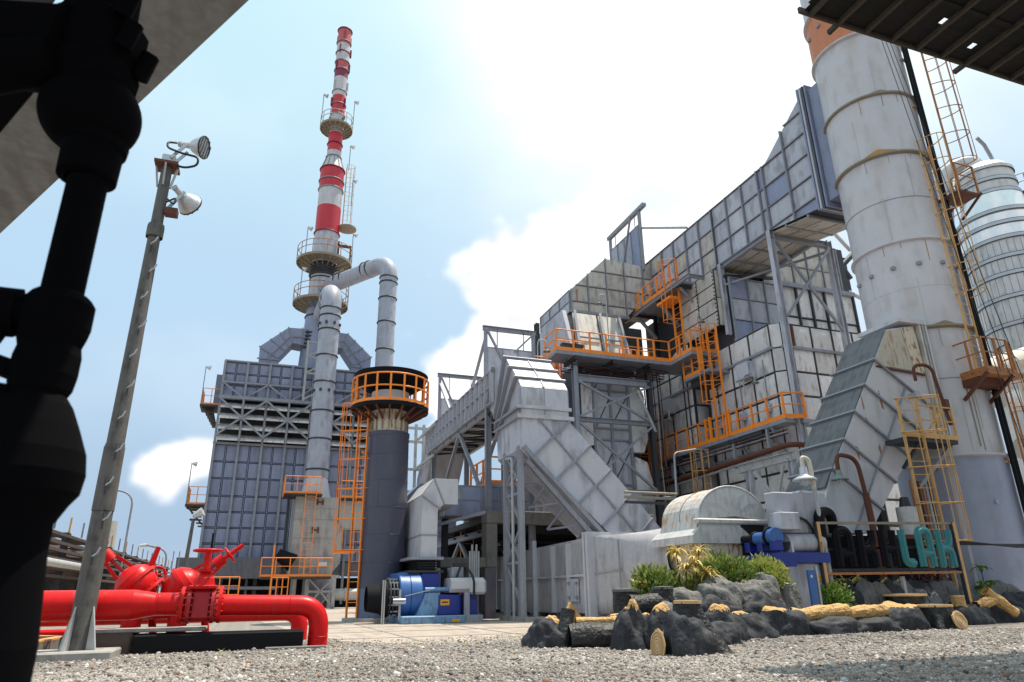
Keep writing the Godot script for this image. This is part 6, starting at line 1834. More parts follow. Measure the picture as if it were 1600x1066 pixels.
# ------------------------------------------------------------------ orange walkways
func walkways() -> void:
	var w1 := thing("orange_walkway", "long low orange walkway along the faces of the two furnace blocks", "walkway", Vector3(17.7, 6.5, -23.5), "orange access platforms")
	bx(w1, "deck", "steel_trim", Vector3(17.32, 6.36, -27.9), Vector3(17.98, 6.5, -19.2))
	bx(w1, "deck", "steel_trim", Vector3(18.0, 6.34, -19.6), Vector3(18.9, 6.48, -19.0))
	railing(w1, "orange_paint", [Vector3(17.34, 6.5, -27.9), Vector3(17.34, 6.5, -19.2), Vector3(18.1, 6.5, -19.0)], 0.95, 0.9, 0.16, 0.03)
	for z in [-23.9, -23.6, -22.3]:
		bar(w1, "gate_post", "orange_paint", Vector3(17.34, 6.5, z), Vector3(17.34, 7.55, z), 0.09)
	for z in [-26.5, -24.2, -22.0, -20.0]:
		bar(w1, "bracket", "steel_trim", Vector3(17.9, 5.5, z), Vector3(17.35, 6.35, z), 0.09)
		bar(w1, "hanger", "steel_trim", Vector3(17.4, 5.2, z - 0.3), Vector3(17.4, 6.4, z - 0.3), 0.1)
	for z in [-26.9, -21.5]:
		bx(w1, "tray", "steel_dark", Vector3(17.3, 6.2, z - 1), Vector3(17.9, 6.32, z + 1))
	var w0 := thing("orange_walkway", "short orange railed walkway end between the braced frame and the far furnace block", "walkway", Vector3(16.3, 6.2, -27.5), "orange access platforms")
	bx(w0, "deck", "orange_paint", Vector3(16.0, 6.0, -29.4), Vector3(17.3, 6.12, -27.4))
	railing(w0, "orange_paint", [Vector3(16.0, 6.12, -29.4), Vector3(16.0, 6.12, -27.4), Vector3(17.2, 6.12, -27.4)], 1.0, 0.6, 0.12, 0.03)
	var w2 := thing("orange_walkway", "upper orange walkway across the top of the braced frame, turning towards the furnace", "walkway", Vector3(14.2, 10.3, -25.4), "orange access platforms")
	bx(w2, "deck", "steel_trim", Vector3(11.05, 10.2, -26.2), Vector3(16.6, 10.36, -24.95))
	bx(w2, "deck", "steel_trim", Vector3(16.6, 10.2, -26.2), Vector3(17.95, 10.36, -23.3))
	railing(w2, "orange_paint", [Vector3(11.08, 10.36, -26.2), Vector3(11.08, 10.36, -24.97), Vector3(16.62, 10.36, -24.97), Vector3(16.62, 10.36, -23.32), Vector3(17.9, 10.36, -23.3)], 0.95, 0.85, 0.16, 0.03)
	railing(w2, "orange_paint", [Vector3(11.5, 10.36, -26.2), Vector3(13.0, 10.36, -26.2)], 0.95, 0.5, 0.1)
	railing(w2, "orange_paint", [Vector3(14.6, 10.36, -25.9), Vector3(16.4, 10.36, -25.9)], 0.75, 0.3, 0.1)
	bx(w2, "tool_box", "steel_dark", Vector3(11.4, 10.6, -25.3), Vector3(12.4, 10.75, -25.05))
	for x in [12.0, 13.8, 15.6]:
		bar(w2, "outrigger", "steel_dark", Vector3(x, 10.12, -26.2), Vector3(x, 10.12, -24.98), 0.12, 0.16)
	var w2b := thing("orange_walkway", "small orange railed stair landing left of the braced frame, below the upper walkway", "walkway", Vector3(11.7, 9.2, -27), "orange access platforms")
	bx(w2b, "deck", "steel_trim", Vector3(9.6, 9.5, -28), Vector3(12.0, 9.62, -26.6))
	railing(w2b, "orange_paint", [Vector3(9.6, 9.62, -28), Vector3(9.6, 9.62, -26.62), Vector3(12.0, 9.62, -26.62)], 0.95, 0.5, 0.12, 0.03)
	for x in [11.35, 11.75]:
		bar(w2b, "tall_post", "orange_paint", Vector3(x, 8.6, -26.55), Vector3(x, 11.0, -26.55), 0.16)
	var l0 := thing("orange_ladder", "rusty orange stair tower glimpsed right behind the braced frame", "ladder", Vector3(16, 4, -27.2), "orange ladders")
	ladder(l0, "rusty_orange", Vector3(16.15, 4.8, -27.0), Vector3(16.15, 10.2, -27.0), Vector3(0.25, 0, 0), Vector3(0, 0, 1), -1, 0.3, 0.07)
	ladder(l0, "rusty_orange", Vector3(15.0, 9.2, -26.6), Vector3(15.0, 10.3, -26.6), Vector3(0.3, 0, 0), Vector3(0, 0, 1), -1, 0.3, 0.07)
	var w3 := thing("orange_walkway", "small orange landing partway up the caged ladder between the furnace blocks", "walkway", Vector3(17.4, 9.4, -23.4), "orange access platforms")
	bx(w3, "deck", "steel_trim", Vector3(16.92, 9.3, -24.5), Vector3(18, 9.42, -22.7))
	bx(w3, "under_box", "steel_dark", Vector3(17.1, 8.95, -24.3), Vector3(18, 9.28, -23.2))
	railing(w3, "orange_paint", [Vector3(17.9, 9.42, -24.5), Vector3(16.95, 9.42, -24.5), Vector3(16.95, 9.42, -23.2)], 0.95, 0.65, 0.16, 0.03)
	bar(w3, "gate_post", "orange_paint", Vector3(16.95, 9.42, -23.2), Vector3(16.95, 10.5, -23.2), 0.14)
	for y in [10.0, 10.45]:
		tube(w3, "white_bar", "steel_light", Vector3(16.93, y, -24.3), Vector3(17.2, y - 0.5, -23.2), 0.025, -1, 6)
	var w4 := thing("orange_walkway", "highest orange walkway hung along the underside of the upper duct", "walkway", Vector3(17.3, 14.0, -26), "orange access platforms")
	bx(w4, "deck", "steel_trim", Vector3(16.85, 13.9, -29.0), Vector3(17.95, 14.02, -24.0))
	ibeam(w4, "edge_beam", "steel_trim", Vector3(16.82, 13.86, -29.0), Vector3(16.82, 13.86, -23.2), 0.12, 0.18)
	ibeam(w4, "edge_beam", "steel_trim", Vector3(16.82, 13.86, -23.2), Vector3(18.0, 13.86, -23.2), 0.12, 0.16)
	railing(w4, "orange_paint", [Vector3(17.9, 14.02, -29.0), Vector3(16.87, 14.02, -29.0), Vector3(16.87, 14.02, -27.6)], 0.95, 0.7, 0.18, 0.03)
	railing(w4, "orange_paint", [Vector3(16.87, 14.02, -27.2), Vector3(16.87, 14.02, -25.2)], 0.95, 0.65, 0.18, 0.03)
	for z in [-28.0, -26.0, -24.2]:
		bar(w4, "outrigger", "steel_dark", Vector3(16.85, 13.8, z), Vector3(18.0, 13.8, z), 0.1, 0.14)
		bar(w4, "knee", "steel_trim", Vector3(18.0, 12.7, z), Vector3(16.95, 13.8, z), 0.09)
	var l1 := thing("orange_ladder", "upper orange caged ladder up to the walkway under the upper duct", "ladder", Vector3(17.2, 10.4, -24.8), "orange ladders")
	ladder(l1, "orange_paint", Vector3(17.1, 10.4, -24.75), Vector3(17.1, 15.3, -24.75), Vector3(0, 0, 0.3), Vector3(-1, 0, -0.2), 1.9, 0.3, 0.09)
	bx(l1, "landing_plate", "orange_paint", Vector3(16.6, 13.3, -25.6), Vector3(17.3, 13.42, -24.5))
	var l2 := thing("orange_ladder", "lower orange caged ladder between the two furnace blocks", "ladder", Vector3(17.3, 6.5, -22.8), "orange ladders")
	ladder(l2, "orange_paint", Vector3(17.3, 6.5, -22.75), Vector3(17.3, 11.35, -22.75), Vector3(0, 0, 0.33), Vector3(-1, 0, -0.3), 1.5, 0.3, 0.09)


# ------------------------------------------------------------------ lamps
func hood_lamp(par: Node3D, at: Vector3, r: float, shell: String) -> void:
	lathe(par, "lamp_cap", shell, at, [[0.0, r * 1.0], [r * 0.3, r * 0.95], [r * 0.36, r * 0.3], [r * 0.5, r * 0.16], [r, -0.02], [r, -0.05], [r * 0.5, 0.0]], 28)
	lathe(par, "lamp_glass", "lamp_glass", at, [[r * 0.36, 0.0], [r * 0.36, -r * 0.42], [r * 0.2, -r * 0.62], [0.0, -r * 0.64]], 20)
	for k in 6:
		var v := Vector3(cos(TAU * k / 6), 0, sin(TAU * k / 6)) * r * 0.4
		bar(par, "guard_wire", "galvanised", at + v, at + v - UP * r * 0.6, 0.012)


func lamps() -> void:
	var a := thing("yard_lamp", "grey post lamp with wide white hood before the grey cabinet", "lamp", Vector3(11.35, 0, -11.95), "hooded works lamps")
	tube(a, "post", "steel_light", Vector3(11.35, 0.2, -11.95), Vector3(11.28, 2.85, -11.95), 0.055, 0.045, 12)
	sweep(a, "neck", "cream_pipe", rounded([Vector3(11.28, 2.8, -11.95), Vector3(11.26, 3.45, -11.95), Vector3(11.06, 3.5, -11.95), Vector3(11.06, 3.2, -11.95)], 0.12), 0.045, 10)
	hood_lamp(a, Vector3(11.06, 3.03, -11.95), 0.25, "lamp_shell")
	var b := thing("yard_lamp", "red-brown hooked post lamp with small glass hood above the lettered sign", "lamp", Vector3(14.2, 0, -13.4), "hooded works lamps")
	tube(b, "post", "rust_brown", Vector3(14.35, 0, -13.4), Vector3(14.25, 3.0, -13.4), 0.085, 0.08, 14)
	sweep(b, "crook", "rust_brown", rounded([Vector3(14.25, 2.9, -13.4), Vector3(14.15, 3.88, -13.4), Vector3(13.5, 3.95, -13.4), Vector3(13.5, 3.5, -13.4)], 0.3, 8), 0.055, 12)
	hood_lamp(b, Vector3(13.5, 3.35, -13.4), 0.2, "lamp_green")
	var spots := [[Vector3(16.9, 5.9, -26.5), 2.3, Vector3(0, 0, 0.6), "thin gooseneck lamp on the left end of the low orange walkway"], [Vector3(17.6, 8.0, -21.5), 0.5, Vector3(-0.1, 0, 0.8), "little gooseneck lamp on the near furnace wall beside the caged ladder"], [Vector3(13.6, 10.4, -25.0), 2.6, Vector3(-0.35, 0, 0), "thin gooseneck lamp on the upper orange walkway before the white chute"], [Vector3(17.3, 10.9, -23.6), 0.9, Vector3(-0.3, 0, 0.7), "gooseneck lamp below the riveted box"], [Vector3(9.7, 8.6, -23.7), 1.4, Vector3(0.4, 0, 0), "gooseneck lamp beside the nearer tall gate frame"]]
	for s in spots:
		var l := thing("gooseneck_lamp", s[3], "lamp", s[0], "small gooseneck lamps")
		var p: Vector3 = s[0]
		var q2: Vector3 = p + UP * s[1]
		sweep(l, "pipe", "steel_light", rounded([p, q2, q2 + s[2] * 0.2 + UP * 0.25, q2 + s[2] + UP * 0.2, q2 + s[2] - UP * 0.1], 0.25), 0.028, 8)
		hood_lamp(l, q2 + s[2] - UP * 0.22, 0.15, "lamp_green")


# ------------------------------------------------------------------ sign with six fat letters
func sign_frame() -> void:
	var l := Vector3(11.13, 0, -11.88)
	var r := Vector3(15.1, 0, -11.92)
	var d := (r - l).normalized()
	var n := Vector3(-d.z, 0, d.x)
	var t := thing("letter_sign", "rusty angle-iron sign frame holding six fat letters, three black and three teal", "sign", l)
	for p in [[l, 2.1], [r, 2.17]]:
		bar(t, "post", "yellow_paint", p[0], p[0] + UP * p[1], 0.08, 0.08)
		bar(t, "post_edge", "steel_dark", p[0] - d * 0.055, p[0] - d * 0.055 + UP * p[1], 0.03, 0.08)
	bar(t, "top_rail", "ring_rust", l + UP * 2.08, r + UP * 2.15, 0.06, 0.05)
	bar(t, "bottom_rail", "rusty_orange", l + UP * 1.06, r + UP * 1.08, 0.06, 0.05)
	bar(t, "back_rail", "steel_dark", l + UP * 1.13 - n * 0.09, r + UP * 1.15 - n * 0.09, 0.06, 0.06)
	bar(t, "middle_stay", "steel_light", l.lerp(r, 0.56) + UP * 0.1 - n * 0.1, l.lerp(r, 0.56) + UP * 1.0 - n * 0.1, 0.07, 0.07)
	bar(t, "shade_bar", "steel_dark", l + UP * 1.55 - n * 0.14, r + UP * 1.65 - n * 0.14, 0.05, 0.05)
	var rad := 0.098
	var strokes := {
		"A": [[[0, 0], [0, 1], [1, 1], [1, 0]], [[0, 0.36], [1, 0.36]]],
		"K": [[[0, 0], [0, 1]], [[1, 1], [1, 0.68], [0.5, 0.5], [0, 0.5]], [[0.2, 0.5], [1, 0.46], [1, 0]]],
		"H": [[[0, 0], [0, 1]], [[1, 0], [1, 1]], [[0, 0.5], [1, 0.5]]],
		"L": [[[0, 1], [0, 0.1], [1, 0.1]]],
	}
	var word := [["A", 0.115, 0.205, "black_letter"], ["K", 0.28, 0.365, "black_letter"], ["H", 0.435, 0.515, "black_letter"], ["L", 0.585, 0.645, "teal_letter"], ["A", 0.71, 0.79, "teal_letter"], ["K", 0.862, 0.945, "teal_letter"]]
	for w in word:
		var a: Vector3 = l.lerp(r, w[1])
		var width: float = l.distance_to(r) * (w[2] - w[1])
		var y0: float = 1.1 + rad
		var y1: float = lerpf(2.03, 2.1, w[1]) - rad
		var round_at: bool = w[0] == "A" or w[0] == "L"
		for k in 2:
			var st := SurfaceTool.new()
			for s in strokes[w[0]]:
				var pts := []
				for p in s:
					pts.append(Vector3(width * p[0], y0 + (y1 - y0) * p[1], 0))
				var path := rounded(pts, width * 0.5 if round_at else 0.16, 8)
				st.append_from(sweep_mesh(path, [rad if k == 0 else rad * 0.5], 16), 0, Transform3D(Basis(), Vector3(0, 0, k * rad * 0.9)))
			part(t, "letter" if k == 0 else "letter_face", st.commit(), w[3], Vector3(a.x, 0, a.z), Basis(d, UP, n * 0.55))


# ------------------------------------------------------------------ planter of cast rocks, stumps and logs
func rock(label: String, at: Vector3, size: Vector3, sd: int, mat: String, top := "", from := 0.72, peak := 0.0) -> void:
	var t := thing("planter_rock", label, "rock", at, "cast rocks round the planter")
	var rows := lump(size, sd, 0.33, 22)
	if peak > 0:
		for row in rows:
			for i in row.size():
				var p: Vector3 = row[i]
				var k := clampf(p.y / size.y, 0, 1)
				row[i] = Vector3(p.x * (1.0 - peak * 0.55 * k), p.y * (1.0 + peak * 0.25 * k) , p.z * (1.0 - peak * 0.5 * k))
	var most := 0.0
	for row in rows:
		for p in row:
			most = maxf(most, p.y)
	var y_cut := most * from
	var is_top := func(m: Vector3, nn: Vector3) -> bool: return top != "" and m.y > y_cut and nn.y > 0.2
	part(t, "stone", grid_mesh(rows, func(m, nn): return not is_top.call(m, nn)), mat, at)
	if top != "":
		var m := grid_mesh(rows, is_top)
		if m:
			part(t, "painted_top", m, top, at)


func bark_log(par: Node3D, called: String, a: Vector3, b: Vector3, r: float, mat: String, sd: int, ridged := 0.16, flare := 0.0) -> void:
	var f := FastNoiseLite.new()
	f.seed = sd
	f.noise_type = FastNoiseLite.TYPE_CELLULAR
	f.cellular_return_type = FastNoiseLite.RETURN_DISTANCE2_SUB
	f.frequency = 1.0
	var d := b - a
	var bs := along(d)
	var rows := []
	var nl := 40
	for i in nl + 1:
		var row := []
		var k := float(i) / nl
		for j in 36:
			var an := TAU * j / 36
			var rr := r * (1.0 + flare * k * k + ridged * (f.get_noise_3d(cos(an) * 1.9 + 7.0, sin(an) * 1.9, k * d.length() / r * 0.33) + 0.35) + 0.06 * sin(k * 9.0 + sd))
			row.append(bs.x * cos(an) * rr + bs.y * sin(an) * rr + d * k)
		rows.append(row)
	# faces must look outwards: rings run the other way round
	for row in rows:
		row.reverse()
	part(par, called, grid_mesh(rows, func(_m, _n): return true), mat, a)


func cut_disc(par: Node3D, at: Vector3, dir: Vector3, r: float, mat := "cut_wood", squash := 1.0) -> void:
	var z := dir.normalized()
	var b := along(z)
	var st := start()
	var f := FastNoiseLite.new()
	f.seed = int(at.x * 100)
	f.frequency = 0.9
	var ring := []
	for j in 22:
		var an := TAU * j / 22
		var rr := r * (1.0 + 0.16 * f.get_noise_2d(cos(an), sin(an)))
		ring.append(b.x * cos(an) * rr * squash + b.y * sin(an) * rr)
	for j in 22:
		var k := (j + 1) % 22
		st.add_vertex(z * 0.01); st.add_vertex(ring[k]); st.add_vertex(ring[j])
		q(st, ring[j], ring[j] - z * 0.04, ring[k] - z * 0.04, ring[k])
	var cf := part(par, "cut_face", done(st), mat, at)
	if mat == "cut_wood":
		for k in 4:
			var bb := along(z) * Basis(Vector3.RIGHT, PI / 2)
			part(cf, "growth_ring", ring_mesh(r * (0.2 + 0.2 * k), 0.004, 28, 4), "stem_brown" if k == 3 else "ring_rust", at + z * 0.008, Basis(bb.x * squash, bb.y, bb.z))


func stump(label: String, at: Vector3, r: float, h: float, roots: Array, mat: String, sd: int, top: String, lean := Vector3.ZERO) -> Node3D:
	var t := thing("tree_stump", label, "stump", at, "cast tree stumps round the planter")
	var f := FastNoiseLite.new()
	f.seed = sd
	f.frequency = 1.3
	var rows := []
	for i in 17:
		var k := i / 16.0
		var row := []
		for j in 40:
			var an := TAU * j / 40
			var lobe := 0.0
			for rt in roots:
				var da := absf(angle_difference(an, rt[0]))
				lobe = maxf(lobe, rt[1] * exp(-da * da / (rt[2] * rt[2])))
			var rr := r * (1.0 + f.get_noise_3d(cos(an) * 2.2, sin(an) * 2.2, k * 0.8) * 0.22) + lobe * pow(1.0 - k, 1.35)
			row.append(Vector3(cos(an) * rr, k * h - 0.06, sin(an) * rr) + lean * k)
		rows.append(row)
	part(t, "trunk", grid_mesh(rows, func(_m, _n): return true), mat, at)
	if top:
		cut_disc(t, at + UP * (h - 0.055) + lean, UP + lean * 0.5, r * 1.08, top)
	return t


func planter() -> void:
	# soil inside
	var rows := []
	for ring in [[1.0, -0.03], [0.9, 0.2], [0.6, 0.34], [0.0, 0.36]]:
		var row := []
		for j in 40:
			var a := TAU * j / 40
			row.append(Vector3(cos(a) * 5.2 * ring[0], ring[1], sin(a) * 0.6 * ring[0] + cos(a) * -0.9 * ring[0]))
		rows.append(row)
	structure(part(self, "planting_soil", grid_mesh(rows, func(_m, _n): return true), "rack_rust", Vector3(12.0, 0, -12.35)))
	# front row from the left
	rock("smooth black boulder at the far left end of the planter", Vector3(4.28, 0, -10.5), Vector3(0.62, 0.38, 0.6), 1, "black_rock")
	var up := thing("split_branch", "upright split black branch with pale yellow torn top, at the left end", "stump", Vector3(4.5, 0, -10.4), "cast tree stumps round the planter")
	bark_log(up, "branch", Vector3(4.45, -0.05, -10.25), Vector3(4.62, 0.52, -10.35), 0.12, "black_bark", 4, 0.2)
	prism(up, "torn_face", "yellow_wood", [Vector3(4.55, 0.45, -10.3), Vector3(4.66, 0.64, -10.32), Vector3(4.8, 0.45, -10.3), Vector3(4.86, 0.36, -10.3), Vector3(4.72, 0.34, -10.3)], Vector3(0.02, 0.0, -0.12))
	var lg := thing("bark_log", "black lying log with cracked bark and a yellow strip on top, left end", "log", Vector3(5.0, 0, -10.15), "cast logs of the planter")
	bark_log(lg, "bark", Vector3(4.55, 0.14, -10.2), Vector3(5.5, 0.16, -10.0), 0.22, "black_bark", 5, 0.3)
	bark_log(lg, "yellow_strip", Vector3(4.72, 0.35, -10.3), Vector3(5.45, 0.36, -10.12), 0.075, "yellow_wood", 6, 0.35)
	rock("small tan knob of rock behind the upright split branch", Vector3(4.5, 0.2, -10.75), Vector3(0.3, 0.22, 0.25), 7, "yellow_wood")
	rock("rounded dark rock behind the peaked pair, its top tan", Vector3(5.6, 0, -10.2), Vector3(0.8, 0.48, 0.5), 8, "black_rock", "yellow_wood", 0.86)
	rock("sharp dark rock with yellow tip, left of the big stump", Vector3(5.2, 0, -9.5), Vector3(0.62, 0.5, 0.5), 9, "black_rock", "yellow_wood", 0.8, 0.7)
	rock("broad dark rock with yellow ridge touching the big stump", Vector3(5.68, 0, -9.4), Vector3(0.7, 0.48, 0.5), 10, "black_rock", "yellow_wood", 0.82, 0.3)
	var big := stump("large black stump with flaring roots and flat pale sawn top, nearest the camera", Vector3(5.58, 0, -8.6), 0.17, 0.69, [[0.95, 0.5, 0.34], [3.2, 0.5, 0.34], [-0.3, 0.35, 0.35], [4.9, 0.3, 0.4], [2.1, 0.15, 0.4]], "black_bark", 12, "cut_wood", Vector3(0.03, 0.02, 0))
	bark_log(big, "side_branch", Vector3(5.25, 0.2, -8.6), Vector3(5.0, 0.12, -8.4), 0.1, "black_bark", 13, 0.15)
	cut_disc(big, Vector3(4.96, 0.13, -8.36), Vector3(-0.75, 0.1, 0.65), 0.19, "cut_wood", 0.5)
	rock("smooth charcoal boulder set between the roots of the large stump", Vector3(5.42, 0, -8.34), Vector3(0.62, 0.47, 0.46), 14, "black_rock")
	rock("pointed charcoal rock with yellow crest right of the large stump", Vector3(7.2, 0, -10.1), Vector3(0.85, 0.47, 0.6), 15, "black_rock", "yellow_wood", 0.82, 0.5)
	rock("low charcoal slab rock beside the pointed yellow-crested rock", Vector3(6.6, 0, -9.6), Vector3(1.0, 0.34, 0.6), 16, "black_rock")
	rock("charcoal rock with faint yellow rim, middle of the front row", Vector3(8.05, 0, -10.5), Vector3(0.95, 0.37, 0.6), 17, "black_rock", "yellow_wood", 0.9, 0.3)
	rock("flat-topped charcoal rock with a yellow top left of the yellow log", Vector3(9.0, 0, -10.85), Vector3(1.1, 0.44, 0.7), 18, "black_rock", "yellow_wood", 0.84)
	rock("low dark stone under the left part of the yellow log", Vector3(10.0, 0, -10.75), Vector3(1.4, 0.26, 0.6), 19, "black_rock")
	rock("low dark stone under the right part of the yellow log", Vector3(11.1, 0, -10.85), Vector3(1.2, 0.28, 0.6), 20, "black_rock")
	var yl := thing("bark_log", "yellow knotted log lying below the lettered sign", "log", Vector3(11.0, 0.2, -11.4), "cast logs of the planter")
	bark_log(yl, "bark", Vector3(9.35, 0.3, -10.95), Vector3(10.6, 0.38, -10.9), 0.17, "yellow_wood", 21, 0.5)
	bark_log(yl, "bark", Vector3(10.4, 0.32, -10.9), Vector3(11.55, 0.37, -10.95), 0.15, "yellow_wood", 22, 0.5)
	rock("rounded dark boulder with broad yellow top, right end of the yellow log", Vector3(12.0, 0, -11.0), Vector3(1.1, 0.47, 0.7), 23, "black_rock", "yellow_wood", 0.78)
	var s2 := stump("black stump with pale sawn oval on its foot, under the right half of the sign", Vector3(12.85, 0, -10.95), 0.3, 0.5, [[1.2, 0.3, 0.3], [2.3, 0.25, 0.3], [0.2, 0.35, 0.3]], "black_bark", 24, "cut_wood")
	cut_disc(s2, Vector3(12.95, 0.16, -10.5), Vector3(-0.1, 0.35, 1), 0.19, "cut_wood", 0.75)
	stump("taller black stump tier with pale rim behind the oval-marked stump", Vector3(13.0, 0.2, -11.7), 0.4, 0.5, [[1.5, 0.2, 0.4]], "black_bark", 25, "cut_wood")
	stump("little yellow stump standing at the right post of the sign", Vector3(14.6, 0.35, -11.8), 0.13, 0.3, [[1.5, 0.04, 0.5]], "yellow_wood", 26, "cut_wood")
	rock("dark rock sloping down beneath the little yellow stump", Vector3(14.9, 0, -11.9), Vector3(1.2, 0.46, 0.7), 27, "black_rock")
	var yr := thing("bark_log", "yellow forked root rearing up at the right end of the planter", "log", Vector3(15.7, 0.2, -11.9), "cast logs of the planter")
	bark_log(yr, "bark", Vector3(15.1, 0.36, -11.8), Vector3(15.75, 0.5, -11.8), 0.13, "yellow_wood", 28, 0.5)
	bark_log(yr, "bark", Vector3(15.55, 0.68, -11.85), Vector3(16.15, 0.2, -11.7), 0.13, "yellow_wood", 29, 0.45)
	rock("long dark rock at the foot of the yellow forked root", Vector3(16.2, 0, -12.2), Vector3(1.5, 0.46, 0.7), 30, "black_rock")
	rock("dark rock with tan top cut off by the photo's right edge", Vector3(17.6, 0, -12.6), Vector3(1.4, 0.66, 0.7), 31, "black_rock", "yellow_wood", 0.84)
	# back row
	stump("black squared stump at the left end of the back row", Vector3(5.95, 0.25, -10.95), 0.2, 0.62, [[1.6, 0.1, 0.5]], "black_bark", 32, "grey_rock")
	var bl := thing("bark_log", "short black log lying behind the front rocks, left of the rooty stump", "log", Vector3(6.2, 0.4, -10.9), "cast logs of the planter")
	bark_log(bl, "bark", Vector3(5.9, 0.55, -10.75), Vector3(6.55, 0.58, -10.7), 0.2, "black_bark", 33, 0.3)
	stump("black rooty stump with grey cap in the back row below the yellow plant", Vector3(6.55, 0.2, -10.75), 0.17, 0.7, [[2.4, 0.35, 0.3], [1.0, 0.2, 0.4]], "black_bark", 34, "grey_rock")
	rock("light grey boulder between the two back-row stumps", Vector3(6.45, 0.2, -10.3), Vector3(0.6, 0.38, 0.4), 35, "grey_rock")
	rock("grey rock under the tall yellow plant", Vector3(7.1, 0.3, -11.0), Vector3(0.75, 0.5, 0.5), 36, "grey_rock")
	rock("grey upper rock in front of the biggest green shrub", Vector3(7.95, 0.5, -11.2), Vector3(0.95, 0.46, 0.5), 37, "grey_rock")
	rock("dark lower rock beneath the grey upper rock by the green shrub", Vector3(7.75, 0.2, -10.95), Vector3(0.95, 0.46, 0.5), 38, "black_rock")
	rock("grey upper rock below the paler green shrub", Vector3(8.85, 0.5, -11.3), Vector3(0.95, 0.44, 0.5), 39, "grey_rock")
	rock("dark rounded lower rock below the paler green shrub", Vector3(8.75, 0.2, -11.05), Vector3(1.05, 0.5, 0.5), 40, "black_rock")
	rock("tall grey rock, second from the right of the left back group", Vector3(9.3, 0.5, -11.5), Vector3(0.68, 0.5, 0.5), 41, "grey_rock", "", 0.7, 0.4)
	rock("tall leaning grey rock at the right end of the left back group", Vector3(9.85, 0.25, -11.6), Vector3(0.6, 0.62, 0.4), 42, "grey_rock", "", 0.7, 0.5)
	var wl := thing("cast_stone_wall", "low wall of black and grey cast stone blocks behind the yellow log", "wall", Vector3(12.6, 0.2, -12.2))
	for k in 6:
		var rr := lump(Vector3(0.62, 0.62, 0.5), 60 + k, 0.25, 12)
		part(wl, "stone", grid_mesh(rr, func(_m, _n): return true), "black_rock" if k in [0, 3, 5] else "grey_rock", Vector3(11.95 + 0.4 * k, 0.28, -12.2 + 0.05 * (k % 2)))
	bx(wl, "core", "black_bark", Vector3(11.65, 0, -12.5), Vector3(14.0, 0.72, -12.1), "", 0.06)
	rock("low grey rock right of the stone wall under the purple plant", Vector3(13.9, 0.3, -12.1), Vector3(0.9, 0.46, 0.5), 45, "grey_rock")
	rock("grey rock beneath the purple-leaved plant", Vector3(14.9, 0.35, -12.5), Vector3(1.2, 0.56, 0.5), 46, "grey_rock")
	rock("grey rock right of the sign's right post", Vector3(16.1, 0.35, -12.7), Vector3(1.1, 0.5, 0.6), 47, "grey_rock", "", 0.7, 0.3)
	rock("grey rock in the back row at the photo's right edge", Vector3(17.4, 0.35, -12.9), Vector3(1.3, 0.5, 0.6), 48, "grey_rock")


func strap_leaves(n: int, length: float, width: float, droop: float, sd: int, spread := 1.0) -> ArrayMesh:
	var r := RandomNumberGenerator.new()
	r.seed = sd
	var st := start()
	for i in n:
		var a := r.randf() * TAU
		var e := r.randf_range(0.15, 1.25) / spread
		var l := length * r.randf_range(0.65, 1.1)
		var h := Vector3(cos(a), 0, sin(a))
		var s := Vector3(-sin(a), 0, cos(a))
		var prev := Vector3(0, r.randf_range(-0.08, 0.06), 0)
		var pw := width * 0.4
		for k in 4:
			var t := (k + 1) / 4.0
			var ang := e - droop * t
			var nx := prev + (h * cos(ang) + UP * sin(ang)) * l / 4
			var w: float = width * [1.0, 0.95, 0.6, 0.04][k]
			q(st, prev - s * pw / 2, prev + s * pw / 2, nx + s * w / 2, nx - s * w / 2)
			prev = nx
			pw = w
	return done(st)


func bush(label: String, at: Vector3, half: Vector3, n: int, leaf: String, sd: int, l := 0.115, w := 0.048) -> void:
	var t := thing("shrub", label, "shrub", at, "shrubs in the planter")
	var c := at + UP * half.y
	for k in 6:
		var a := TAU * k / 6 + sd
		tube(t, "stem", "stem_brown", at, c + Vector3(cos(a) * half.x * 0.6, half.y * 0.3, sin(a) * half.z * 0.6), 0.014, 0.007, 6)
	stuff(part(t, "foliage", leaf_cluster(n, half, l, w, sd, 0.8), leaf, c))
	stuff(part(t, "dry_leaves", leaf_cluster(n / 12, half * 0.9, l, w, sd + 2, 0.4), "leaf_yellow", c))
	stuff(part(t, "foliage", leaf_cluster(n / 2, half * 0.95, l, w, sd + 1, 1.1), "leaf_light", c + UP * 0.04))


func strap_plant(label: String, at: Vector3, heads: Array, n: int, l: float, w: float, leaf: String, sd: int) -> void:
	var t := thing("strap_leaf_plant", label, "plant", at, "strap-leaved plants in the planter")
	var k := 0
	for h in heads:
		tube(t, "stem", "stem_brown", at + Vector3(h.x * 0.3, 0, h.z * 0.3), at + h, 0.016, 0.012, 6)
		stuff(part(t, "leaves", strap_leaves(n, l, w, 1.5, sd + k), leaf, at + h))
		k += 1


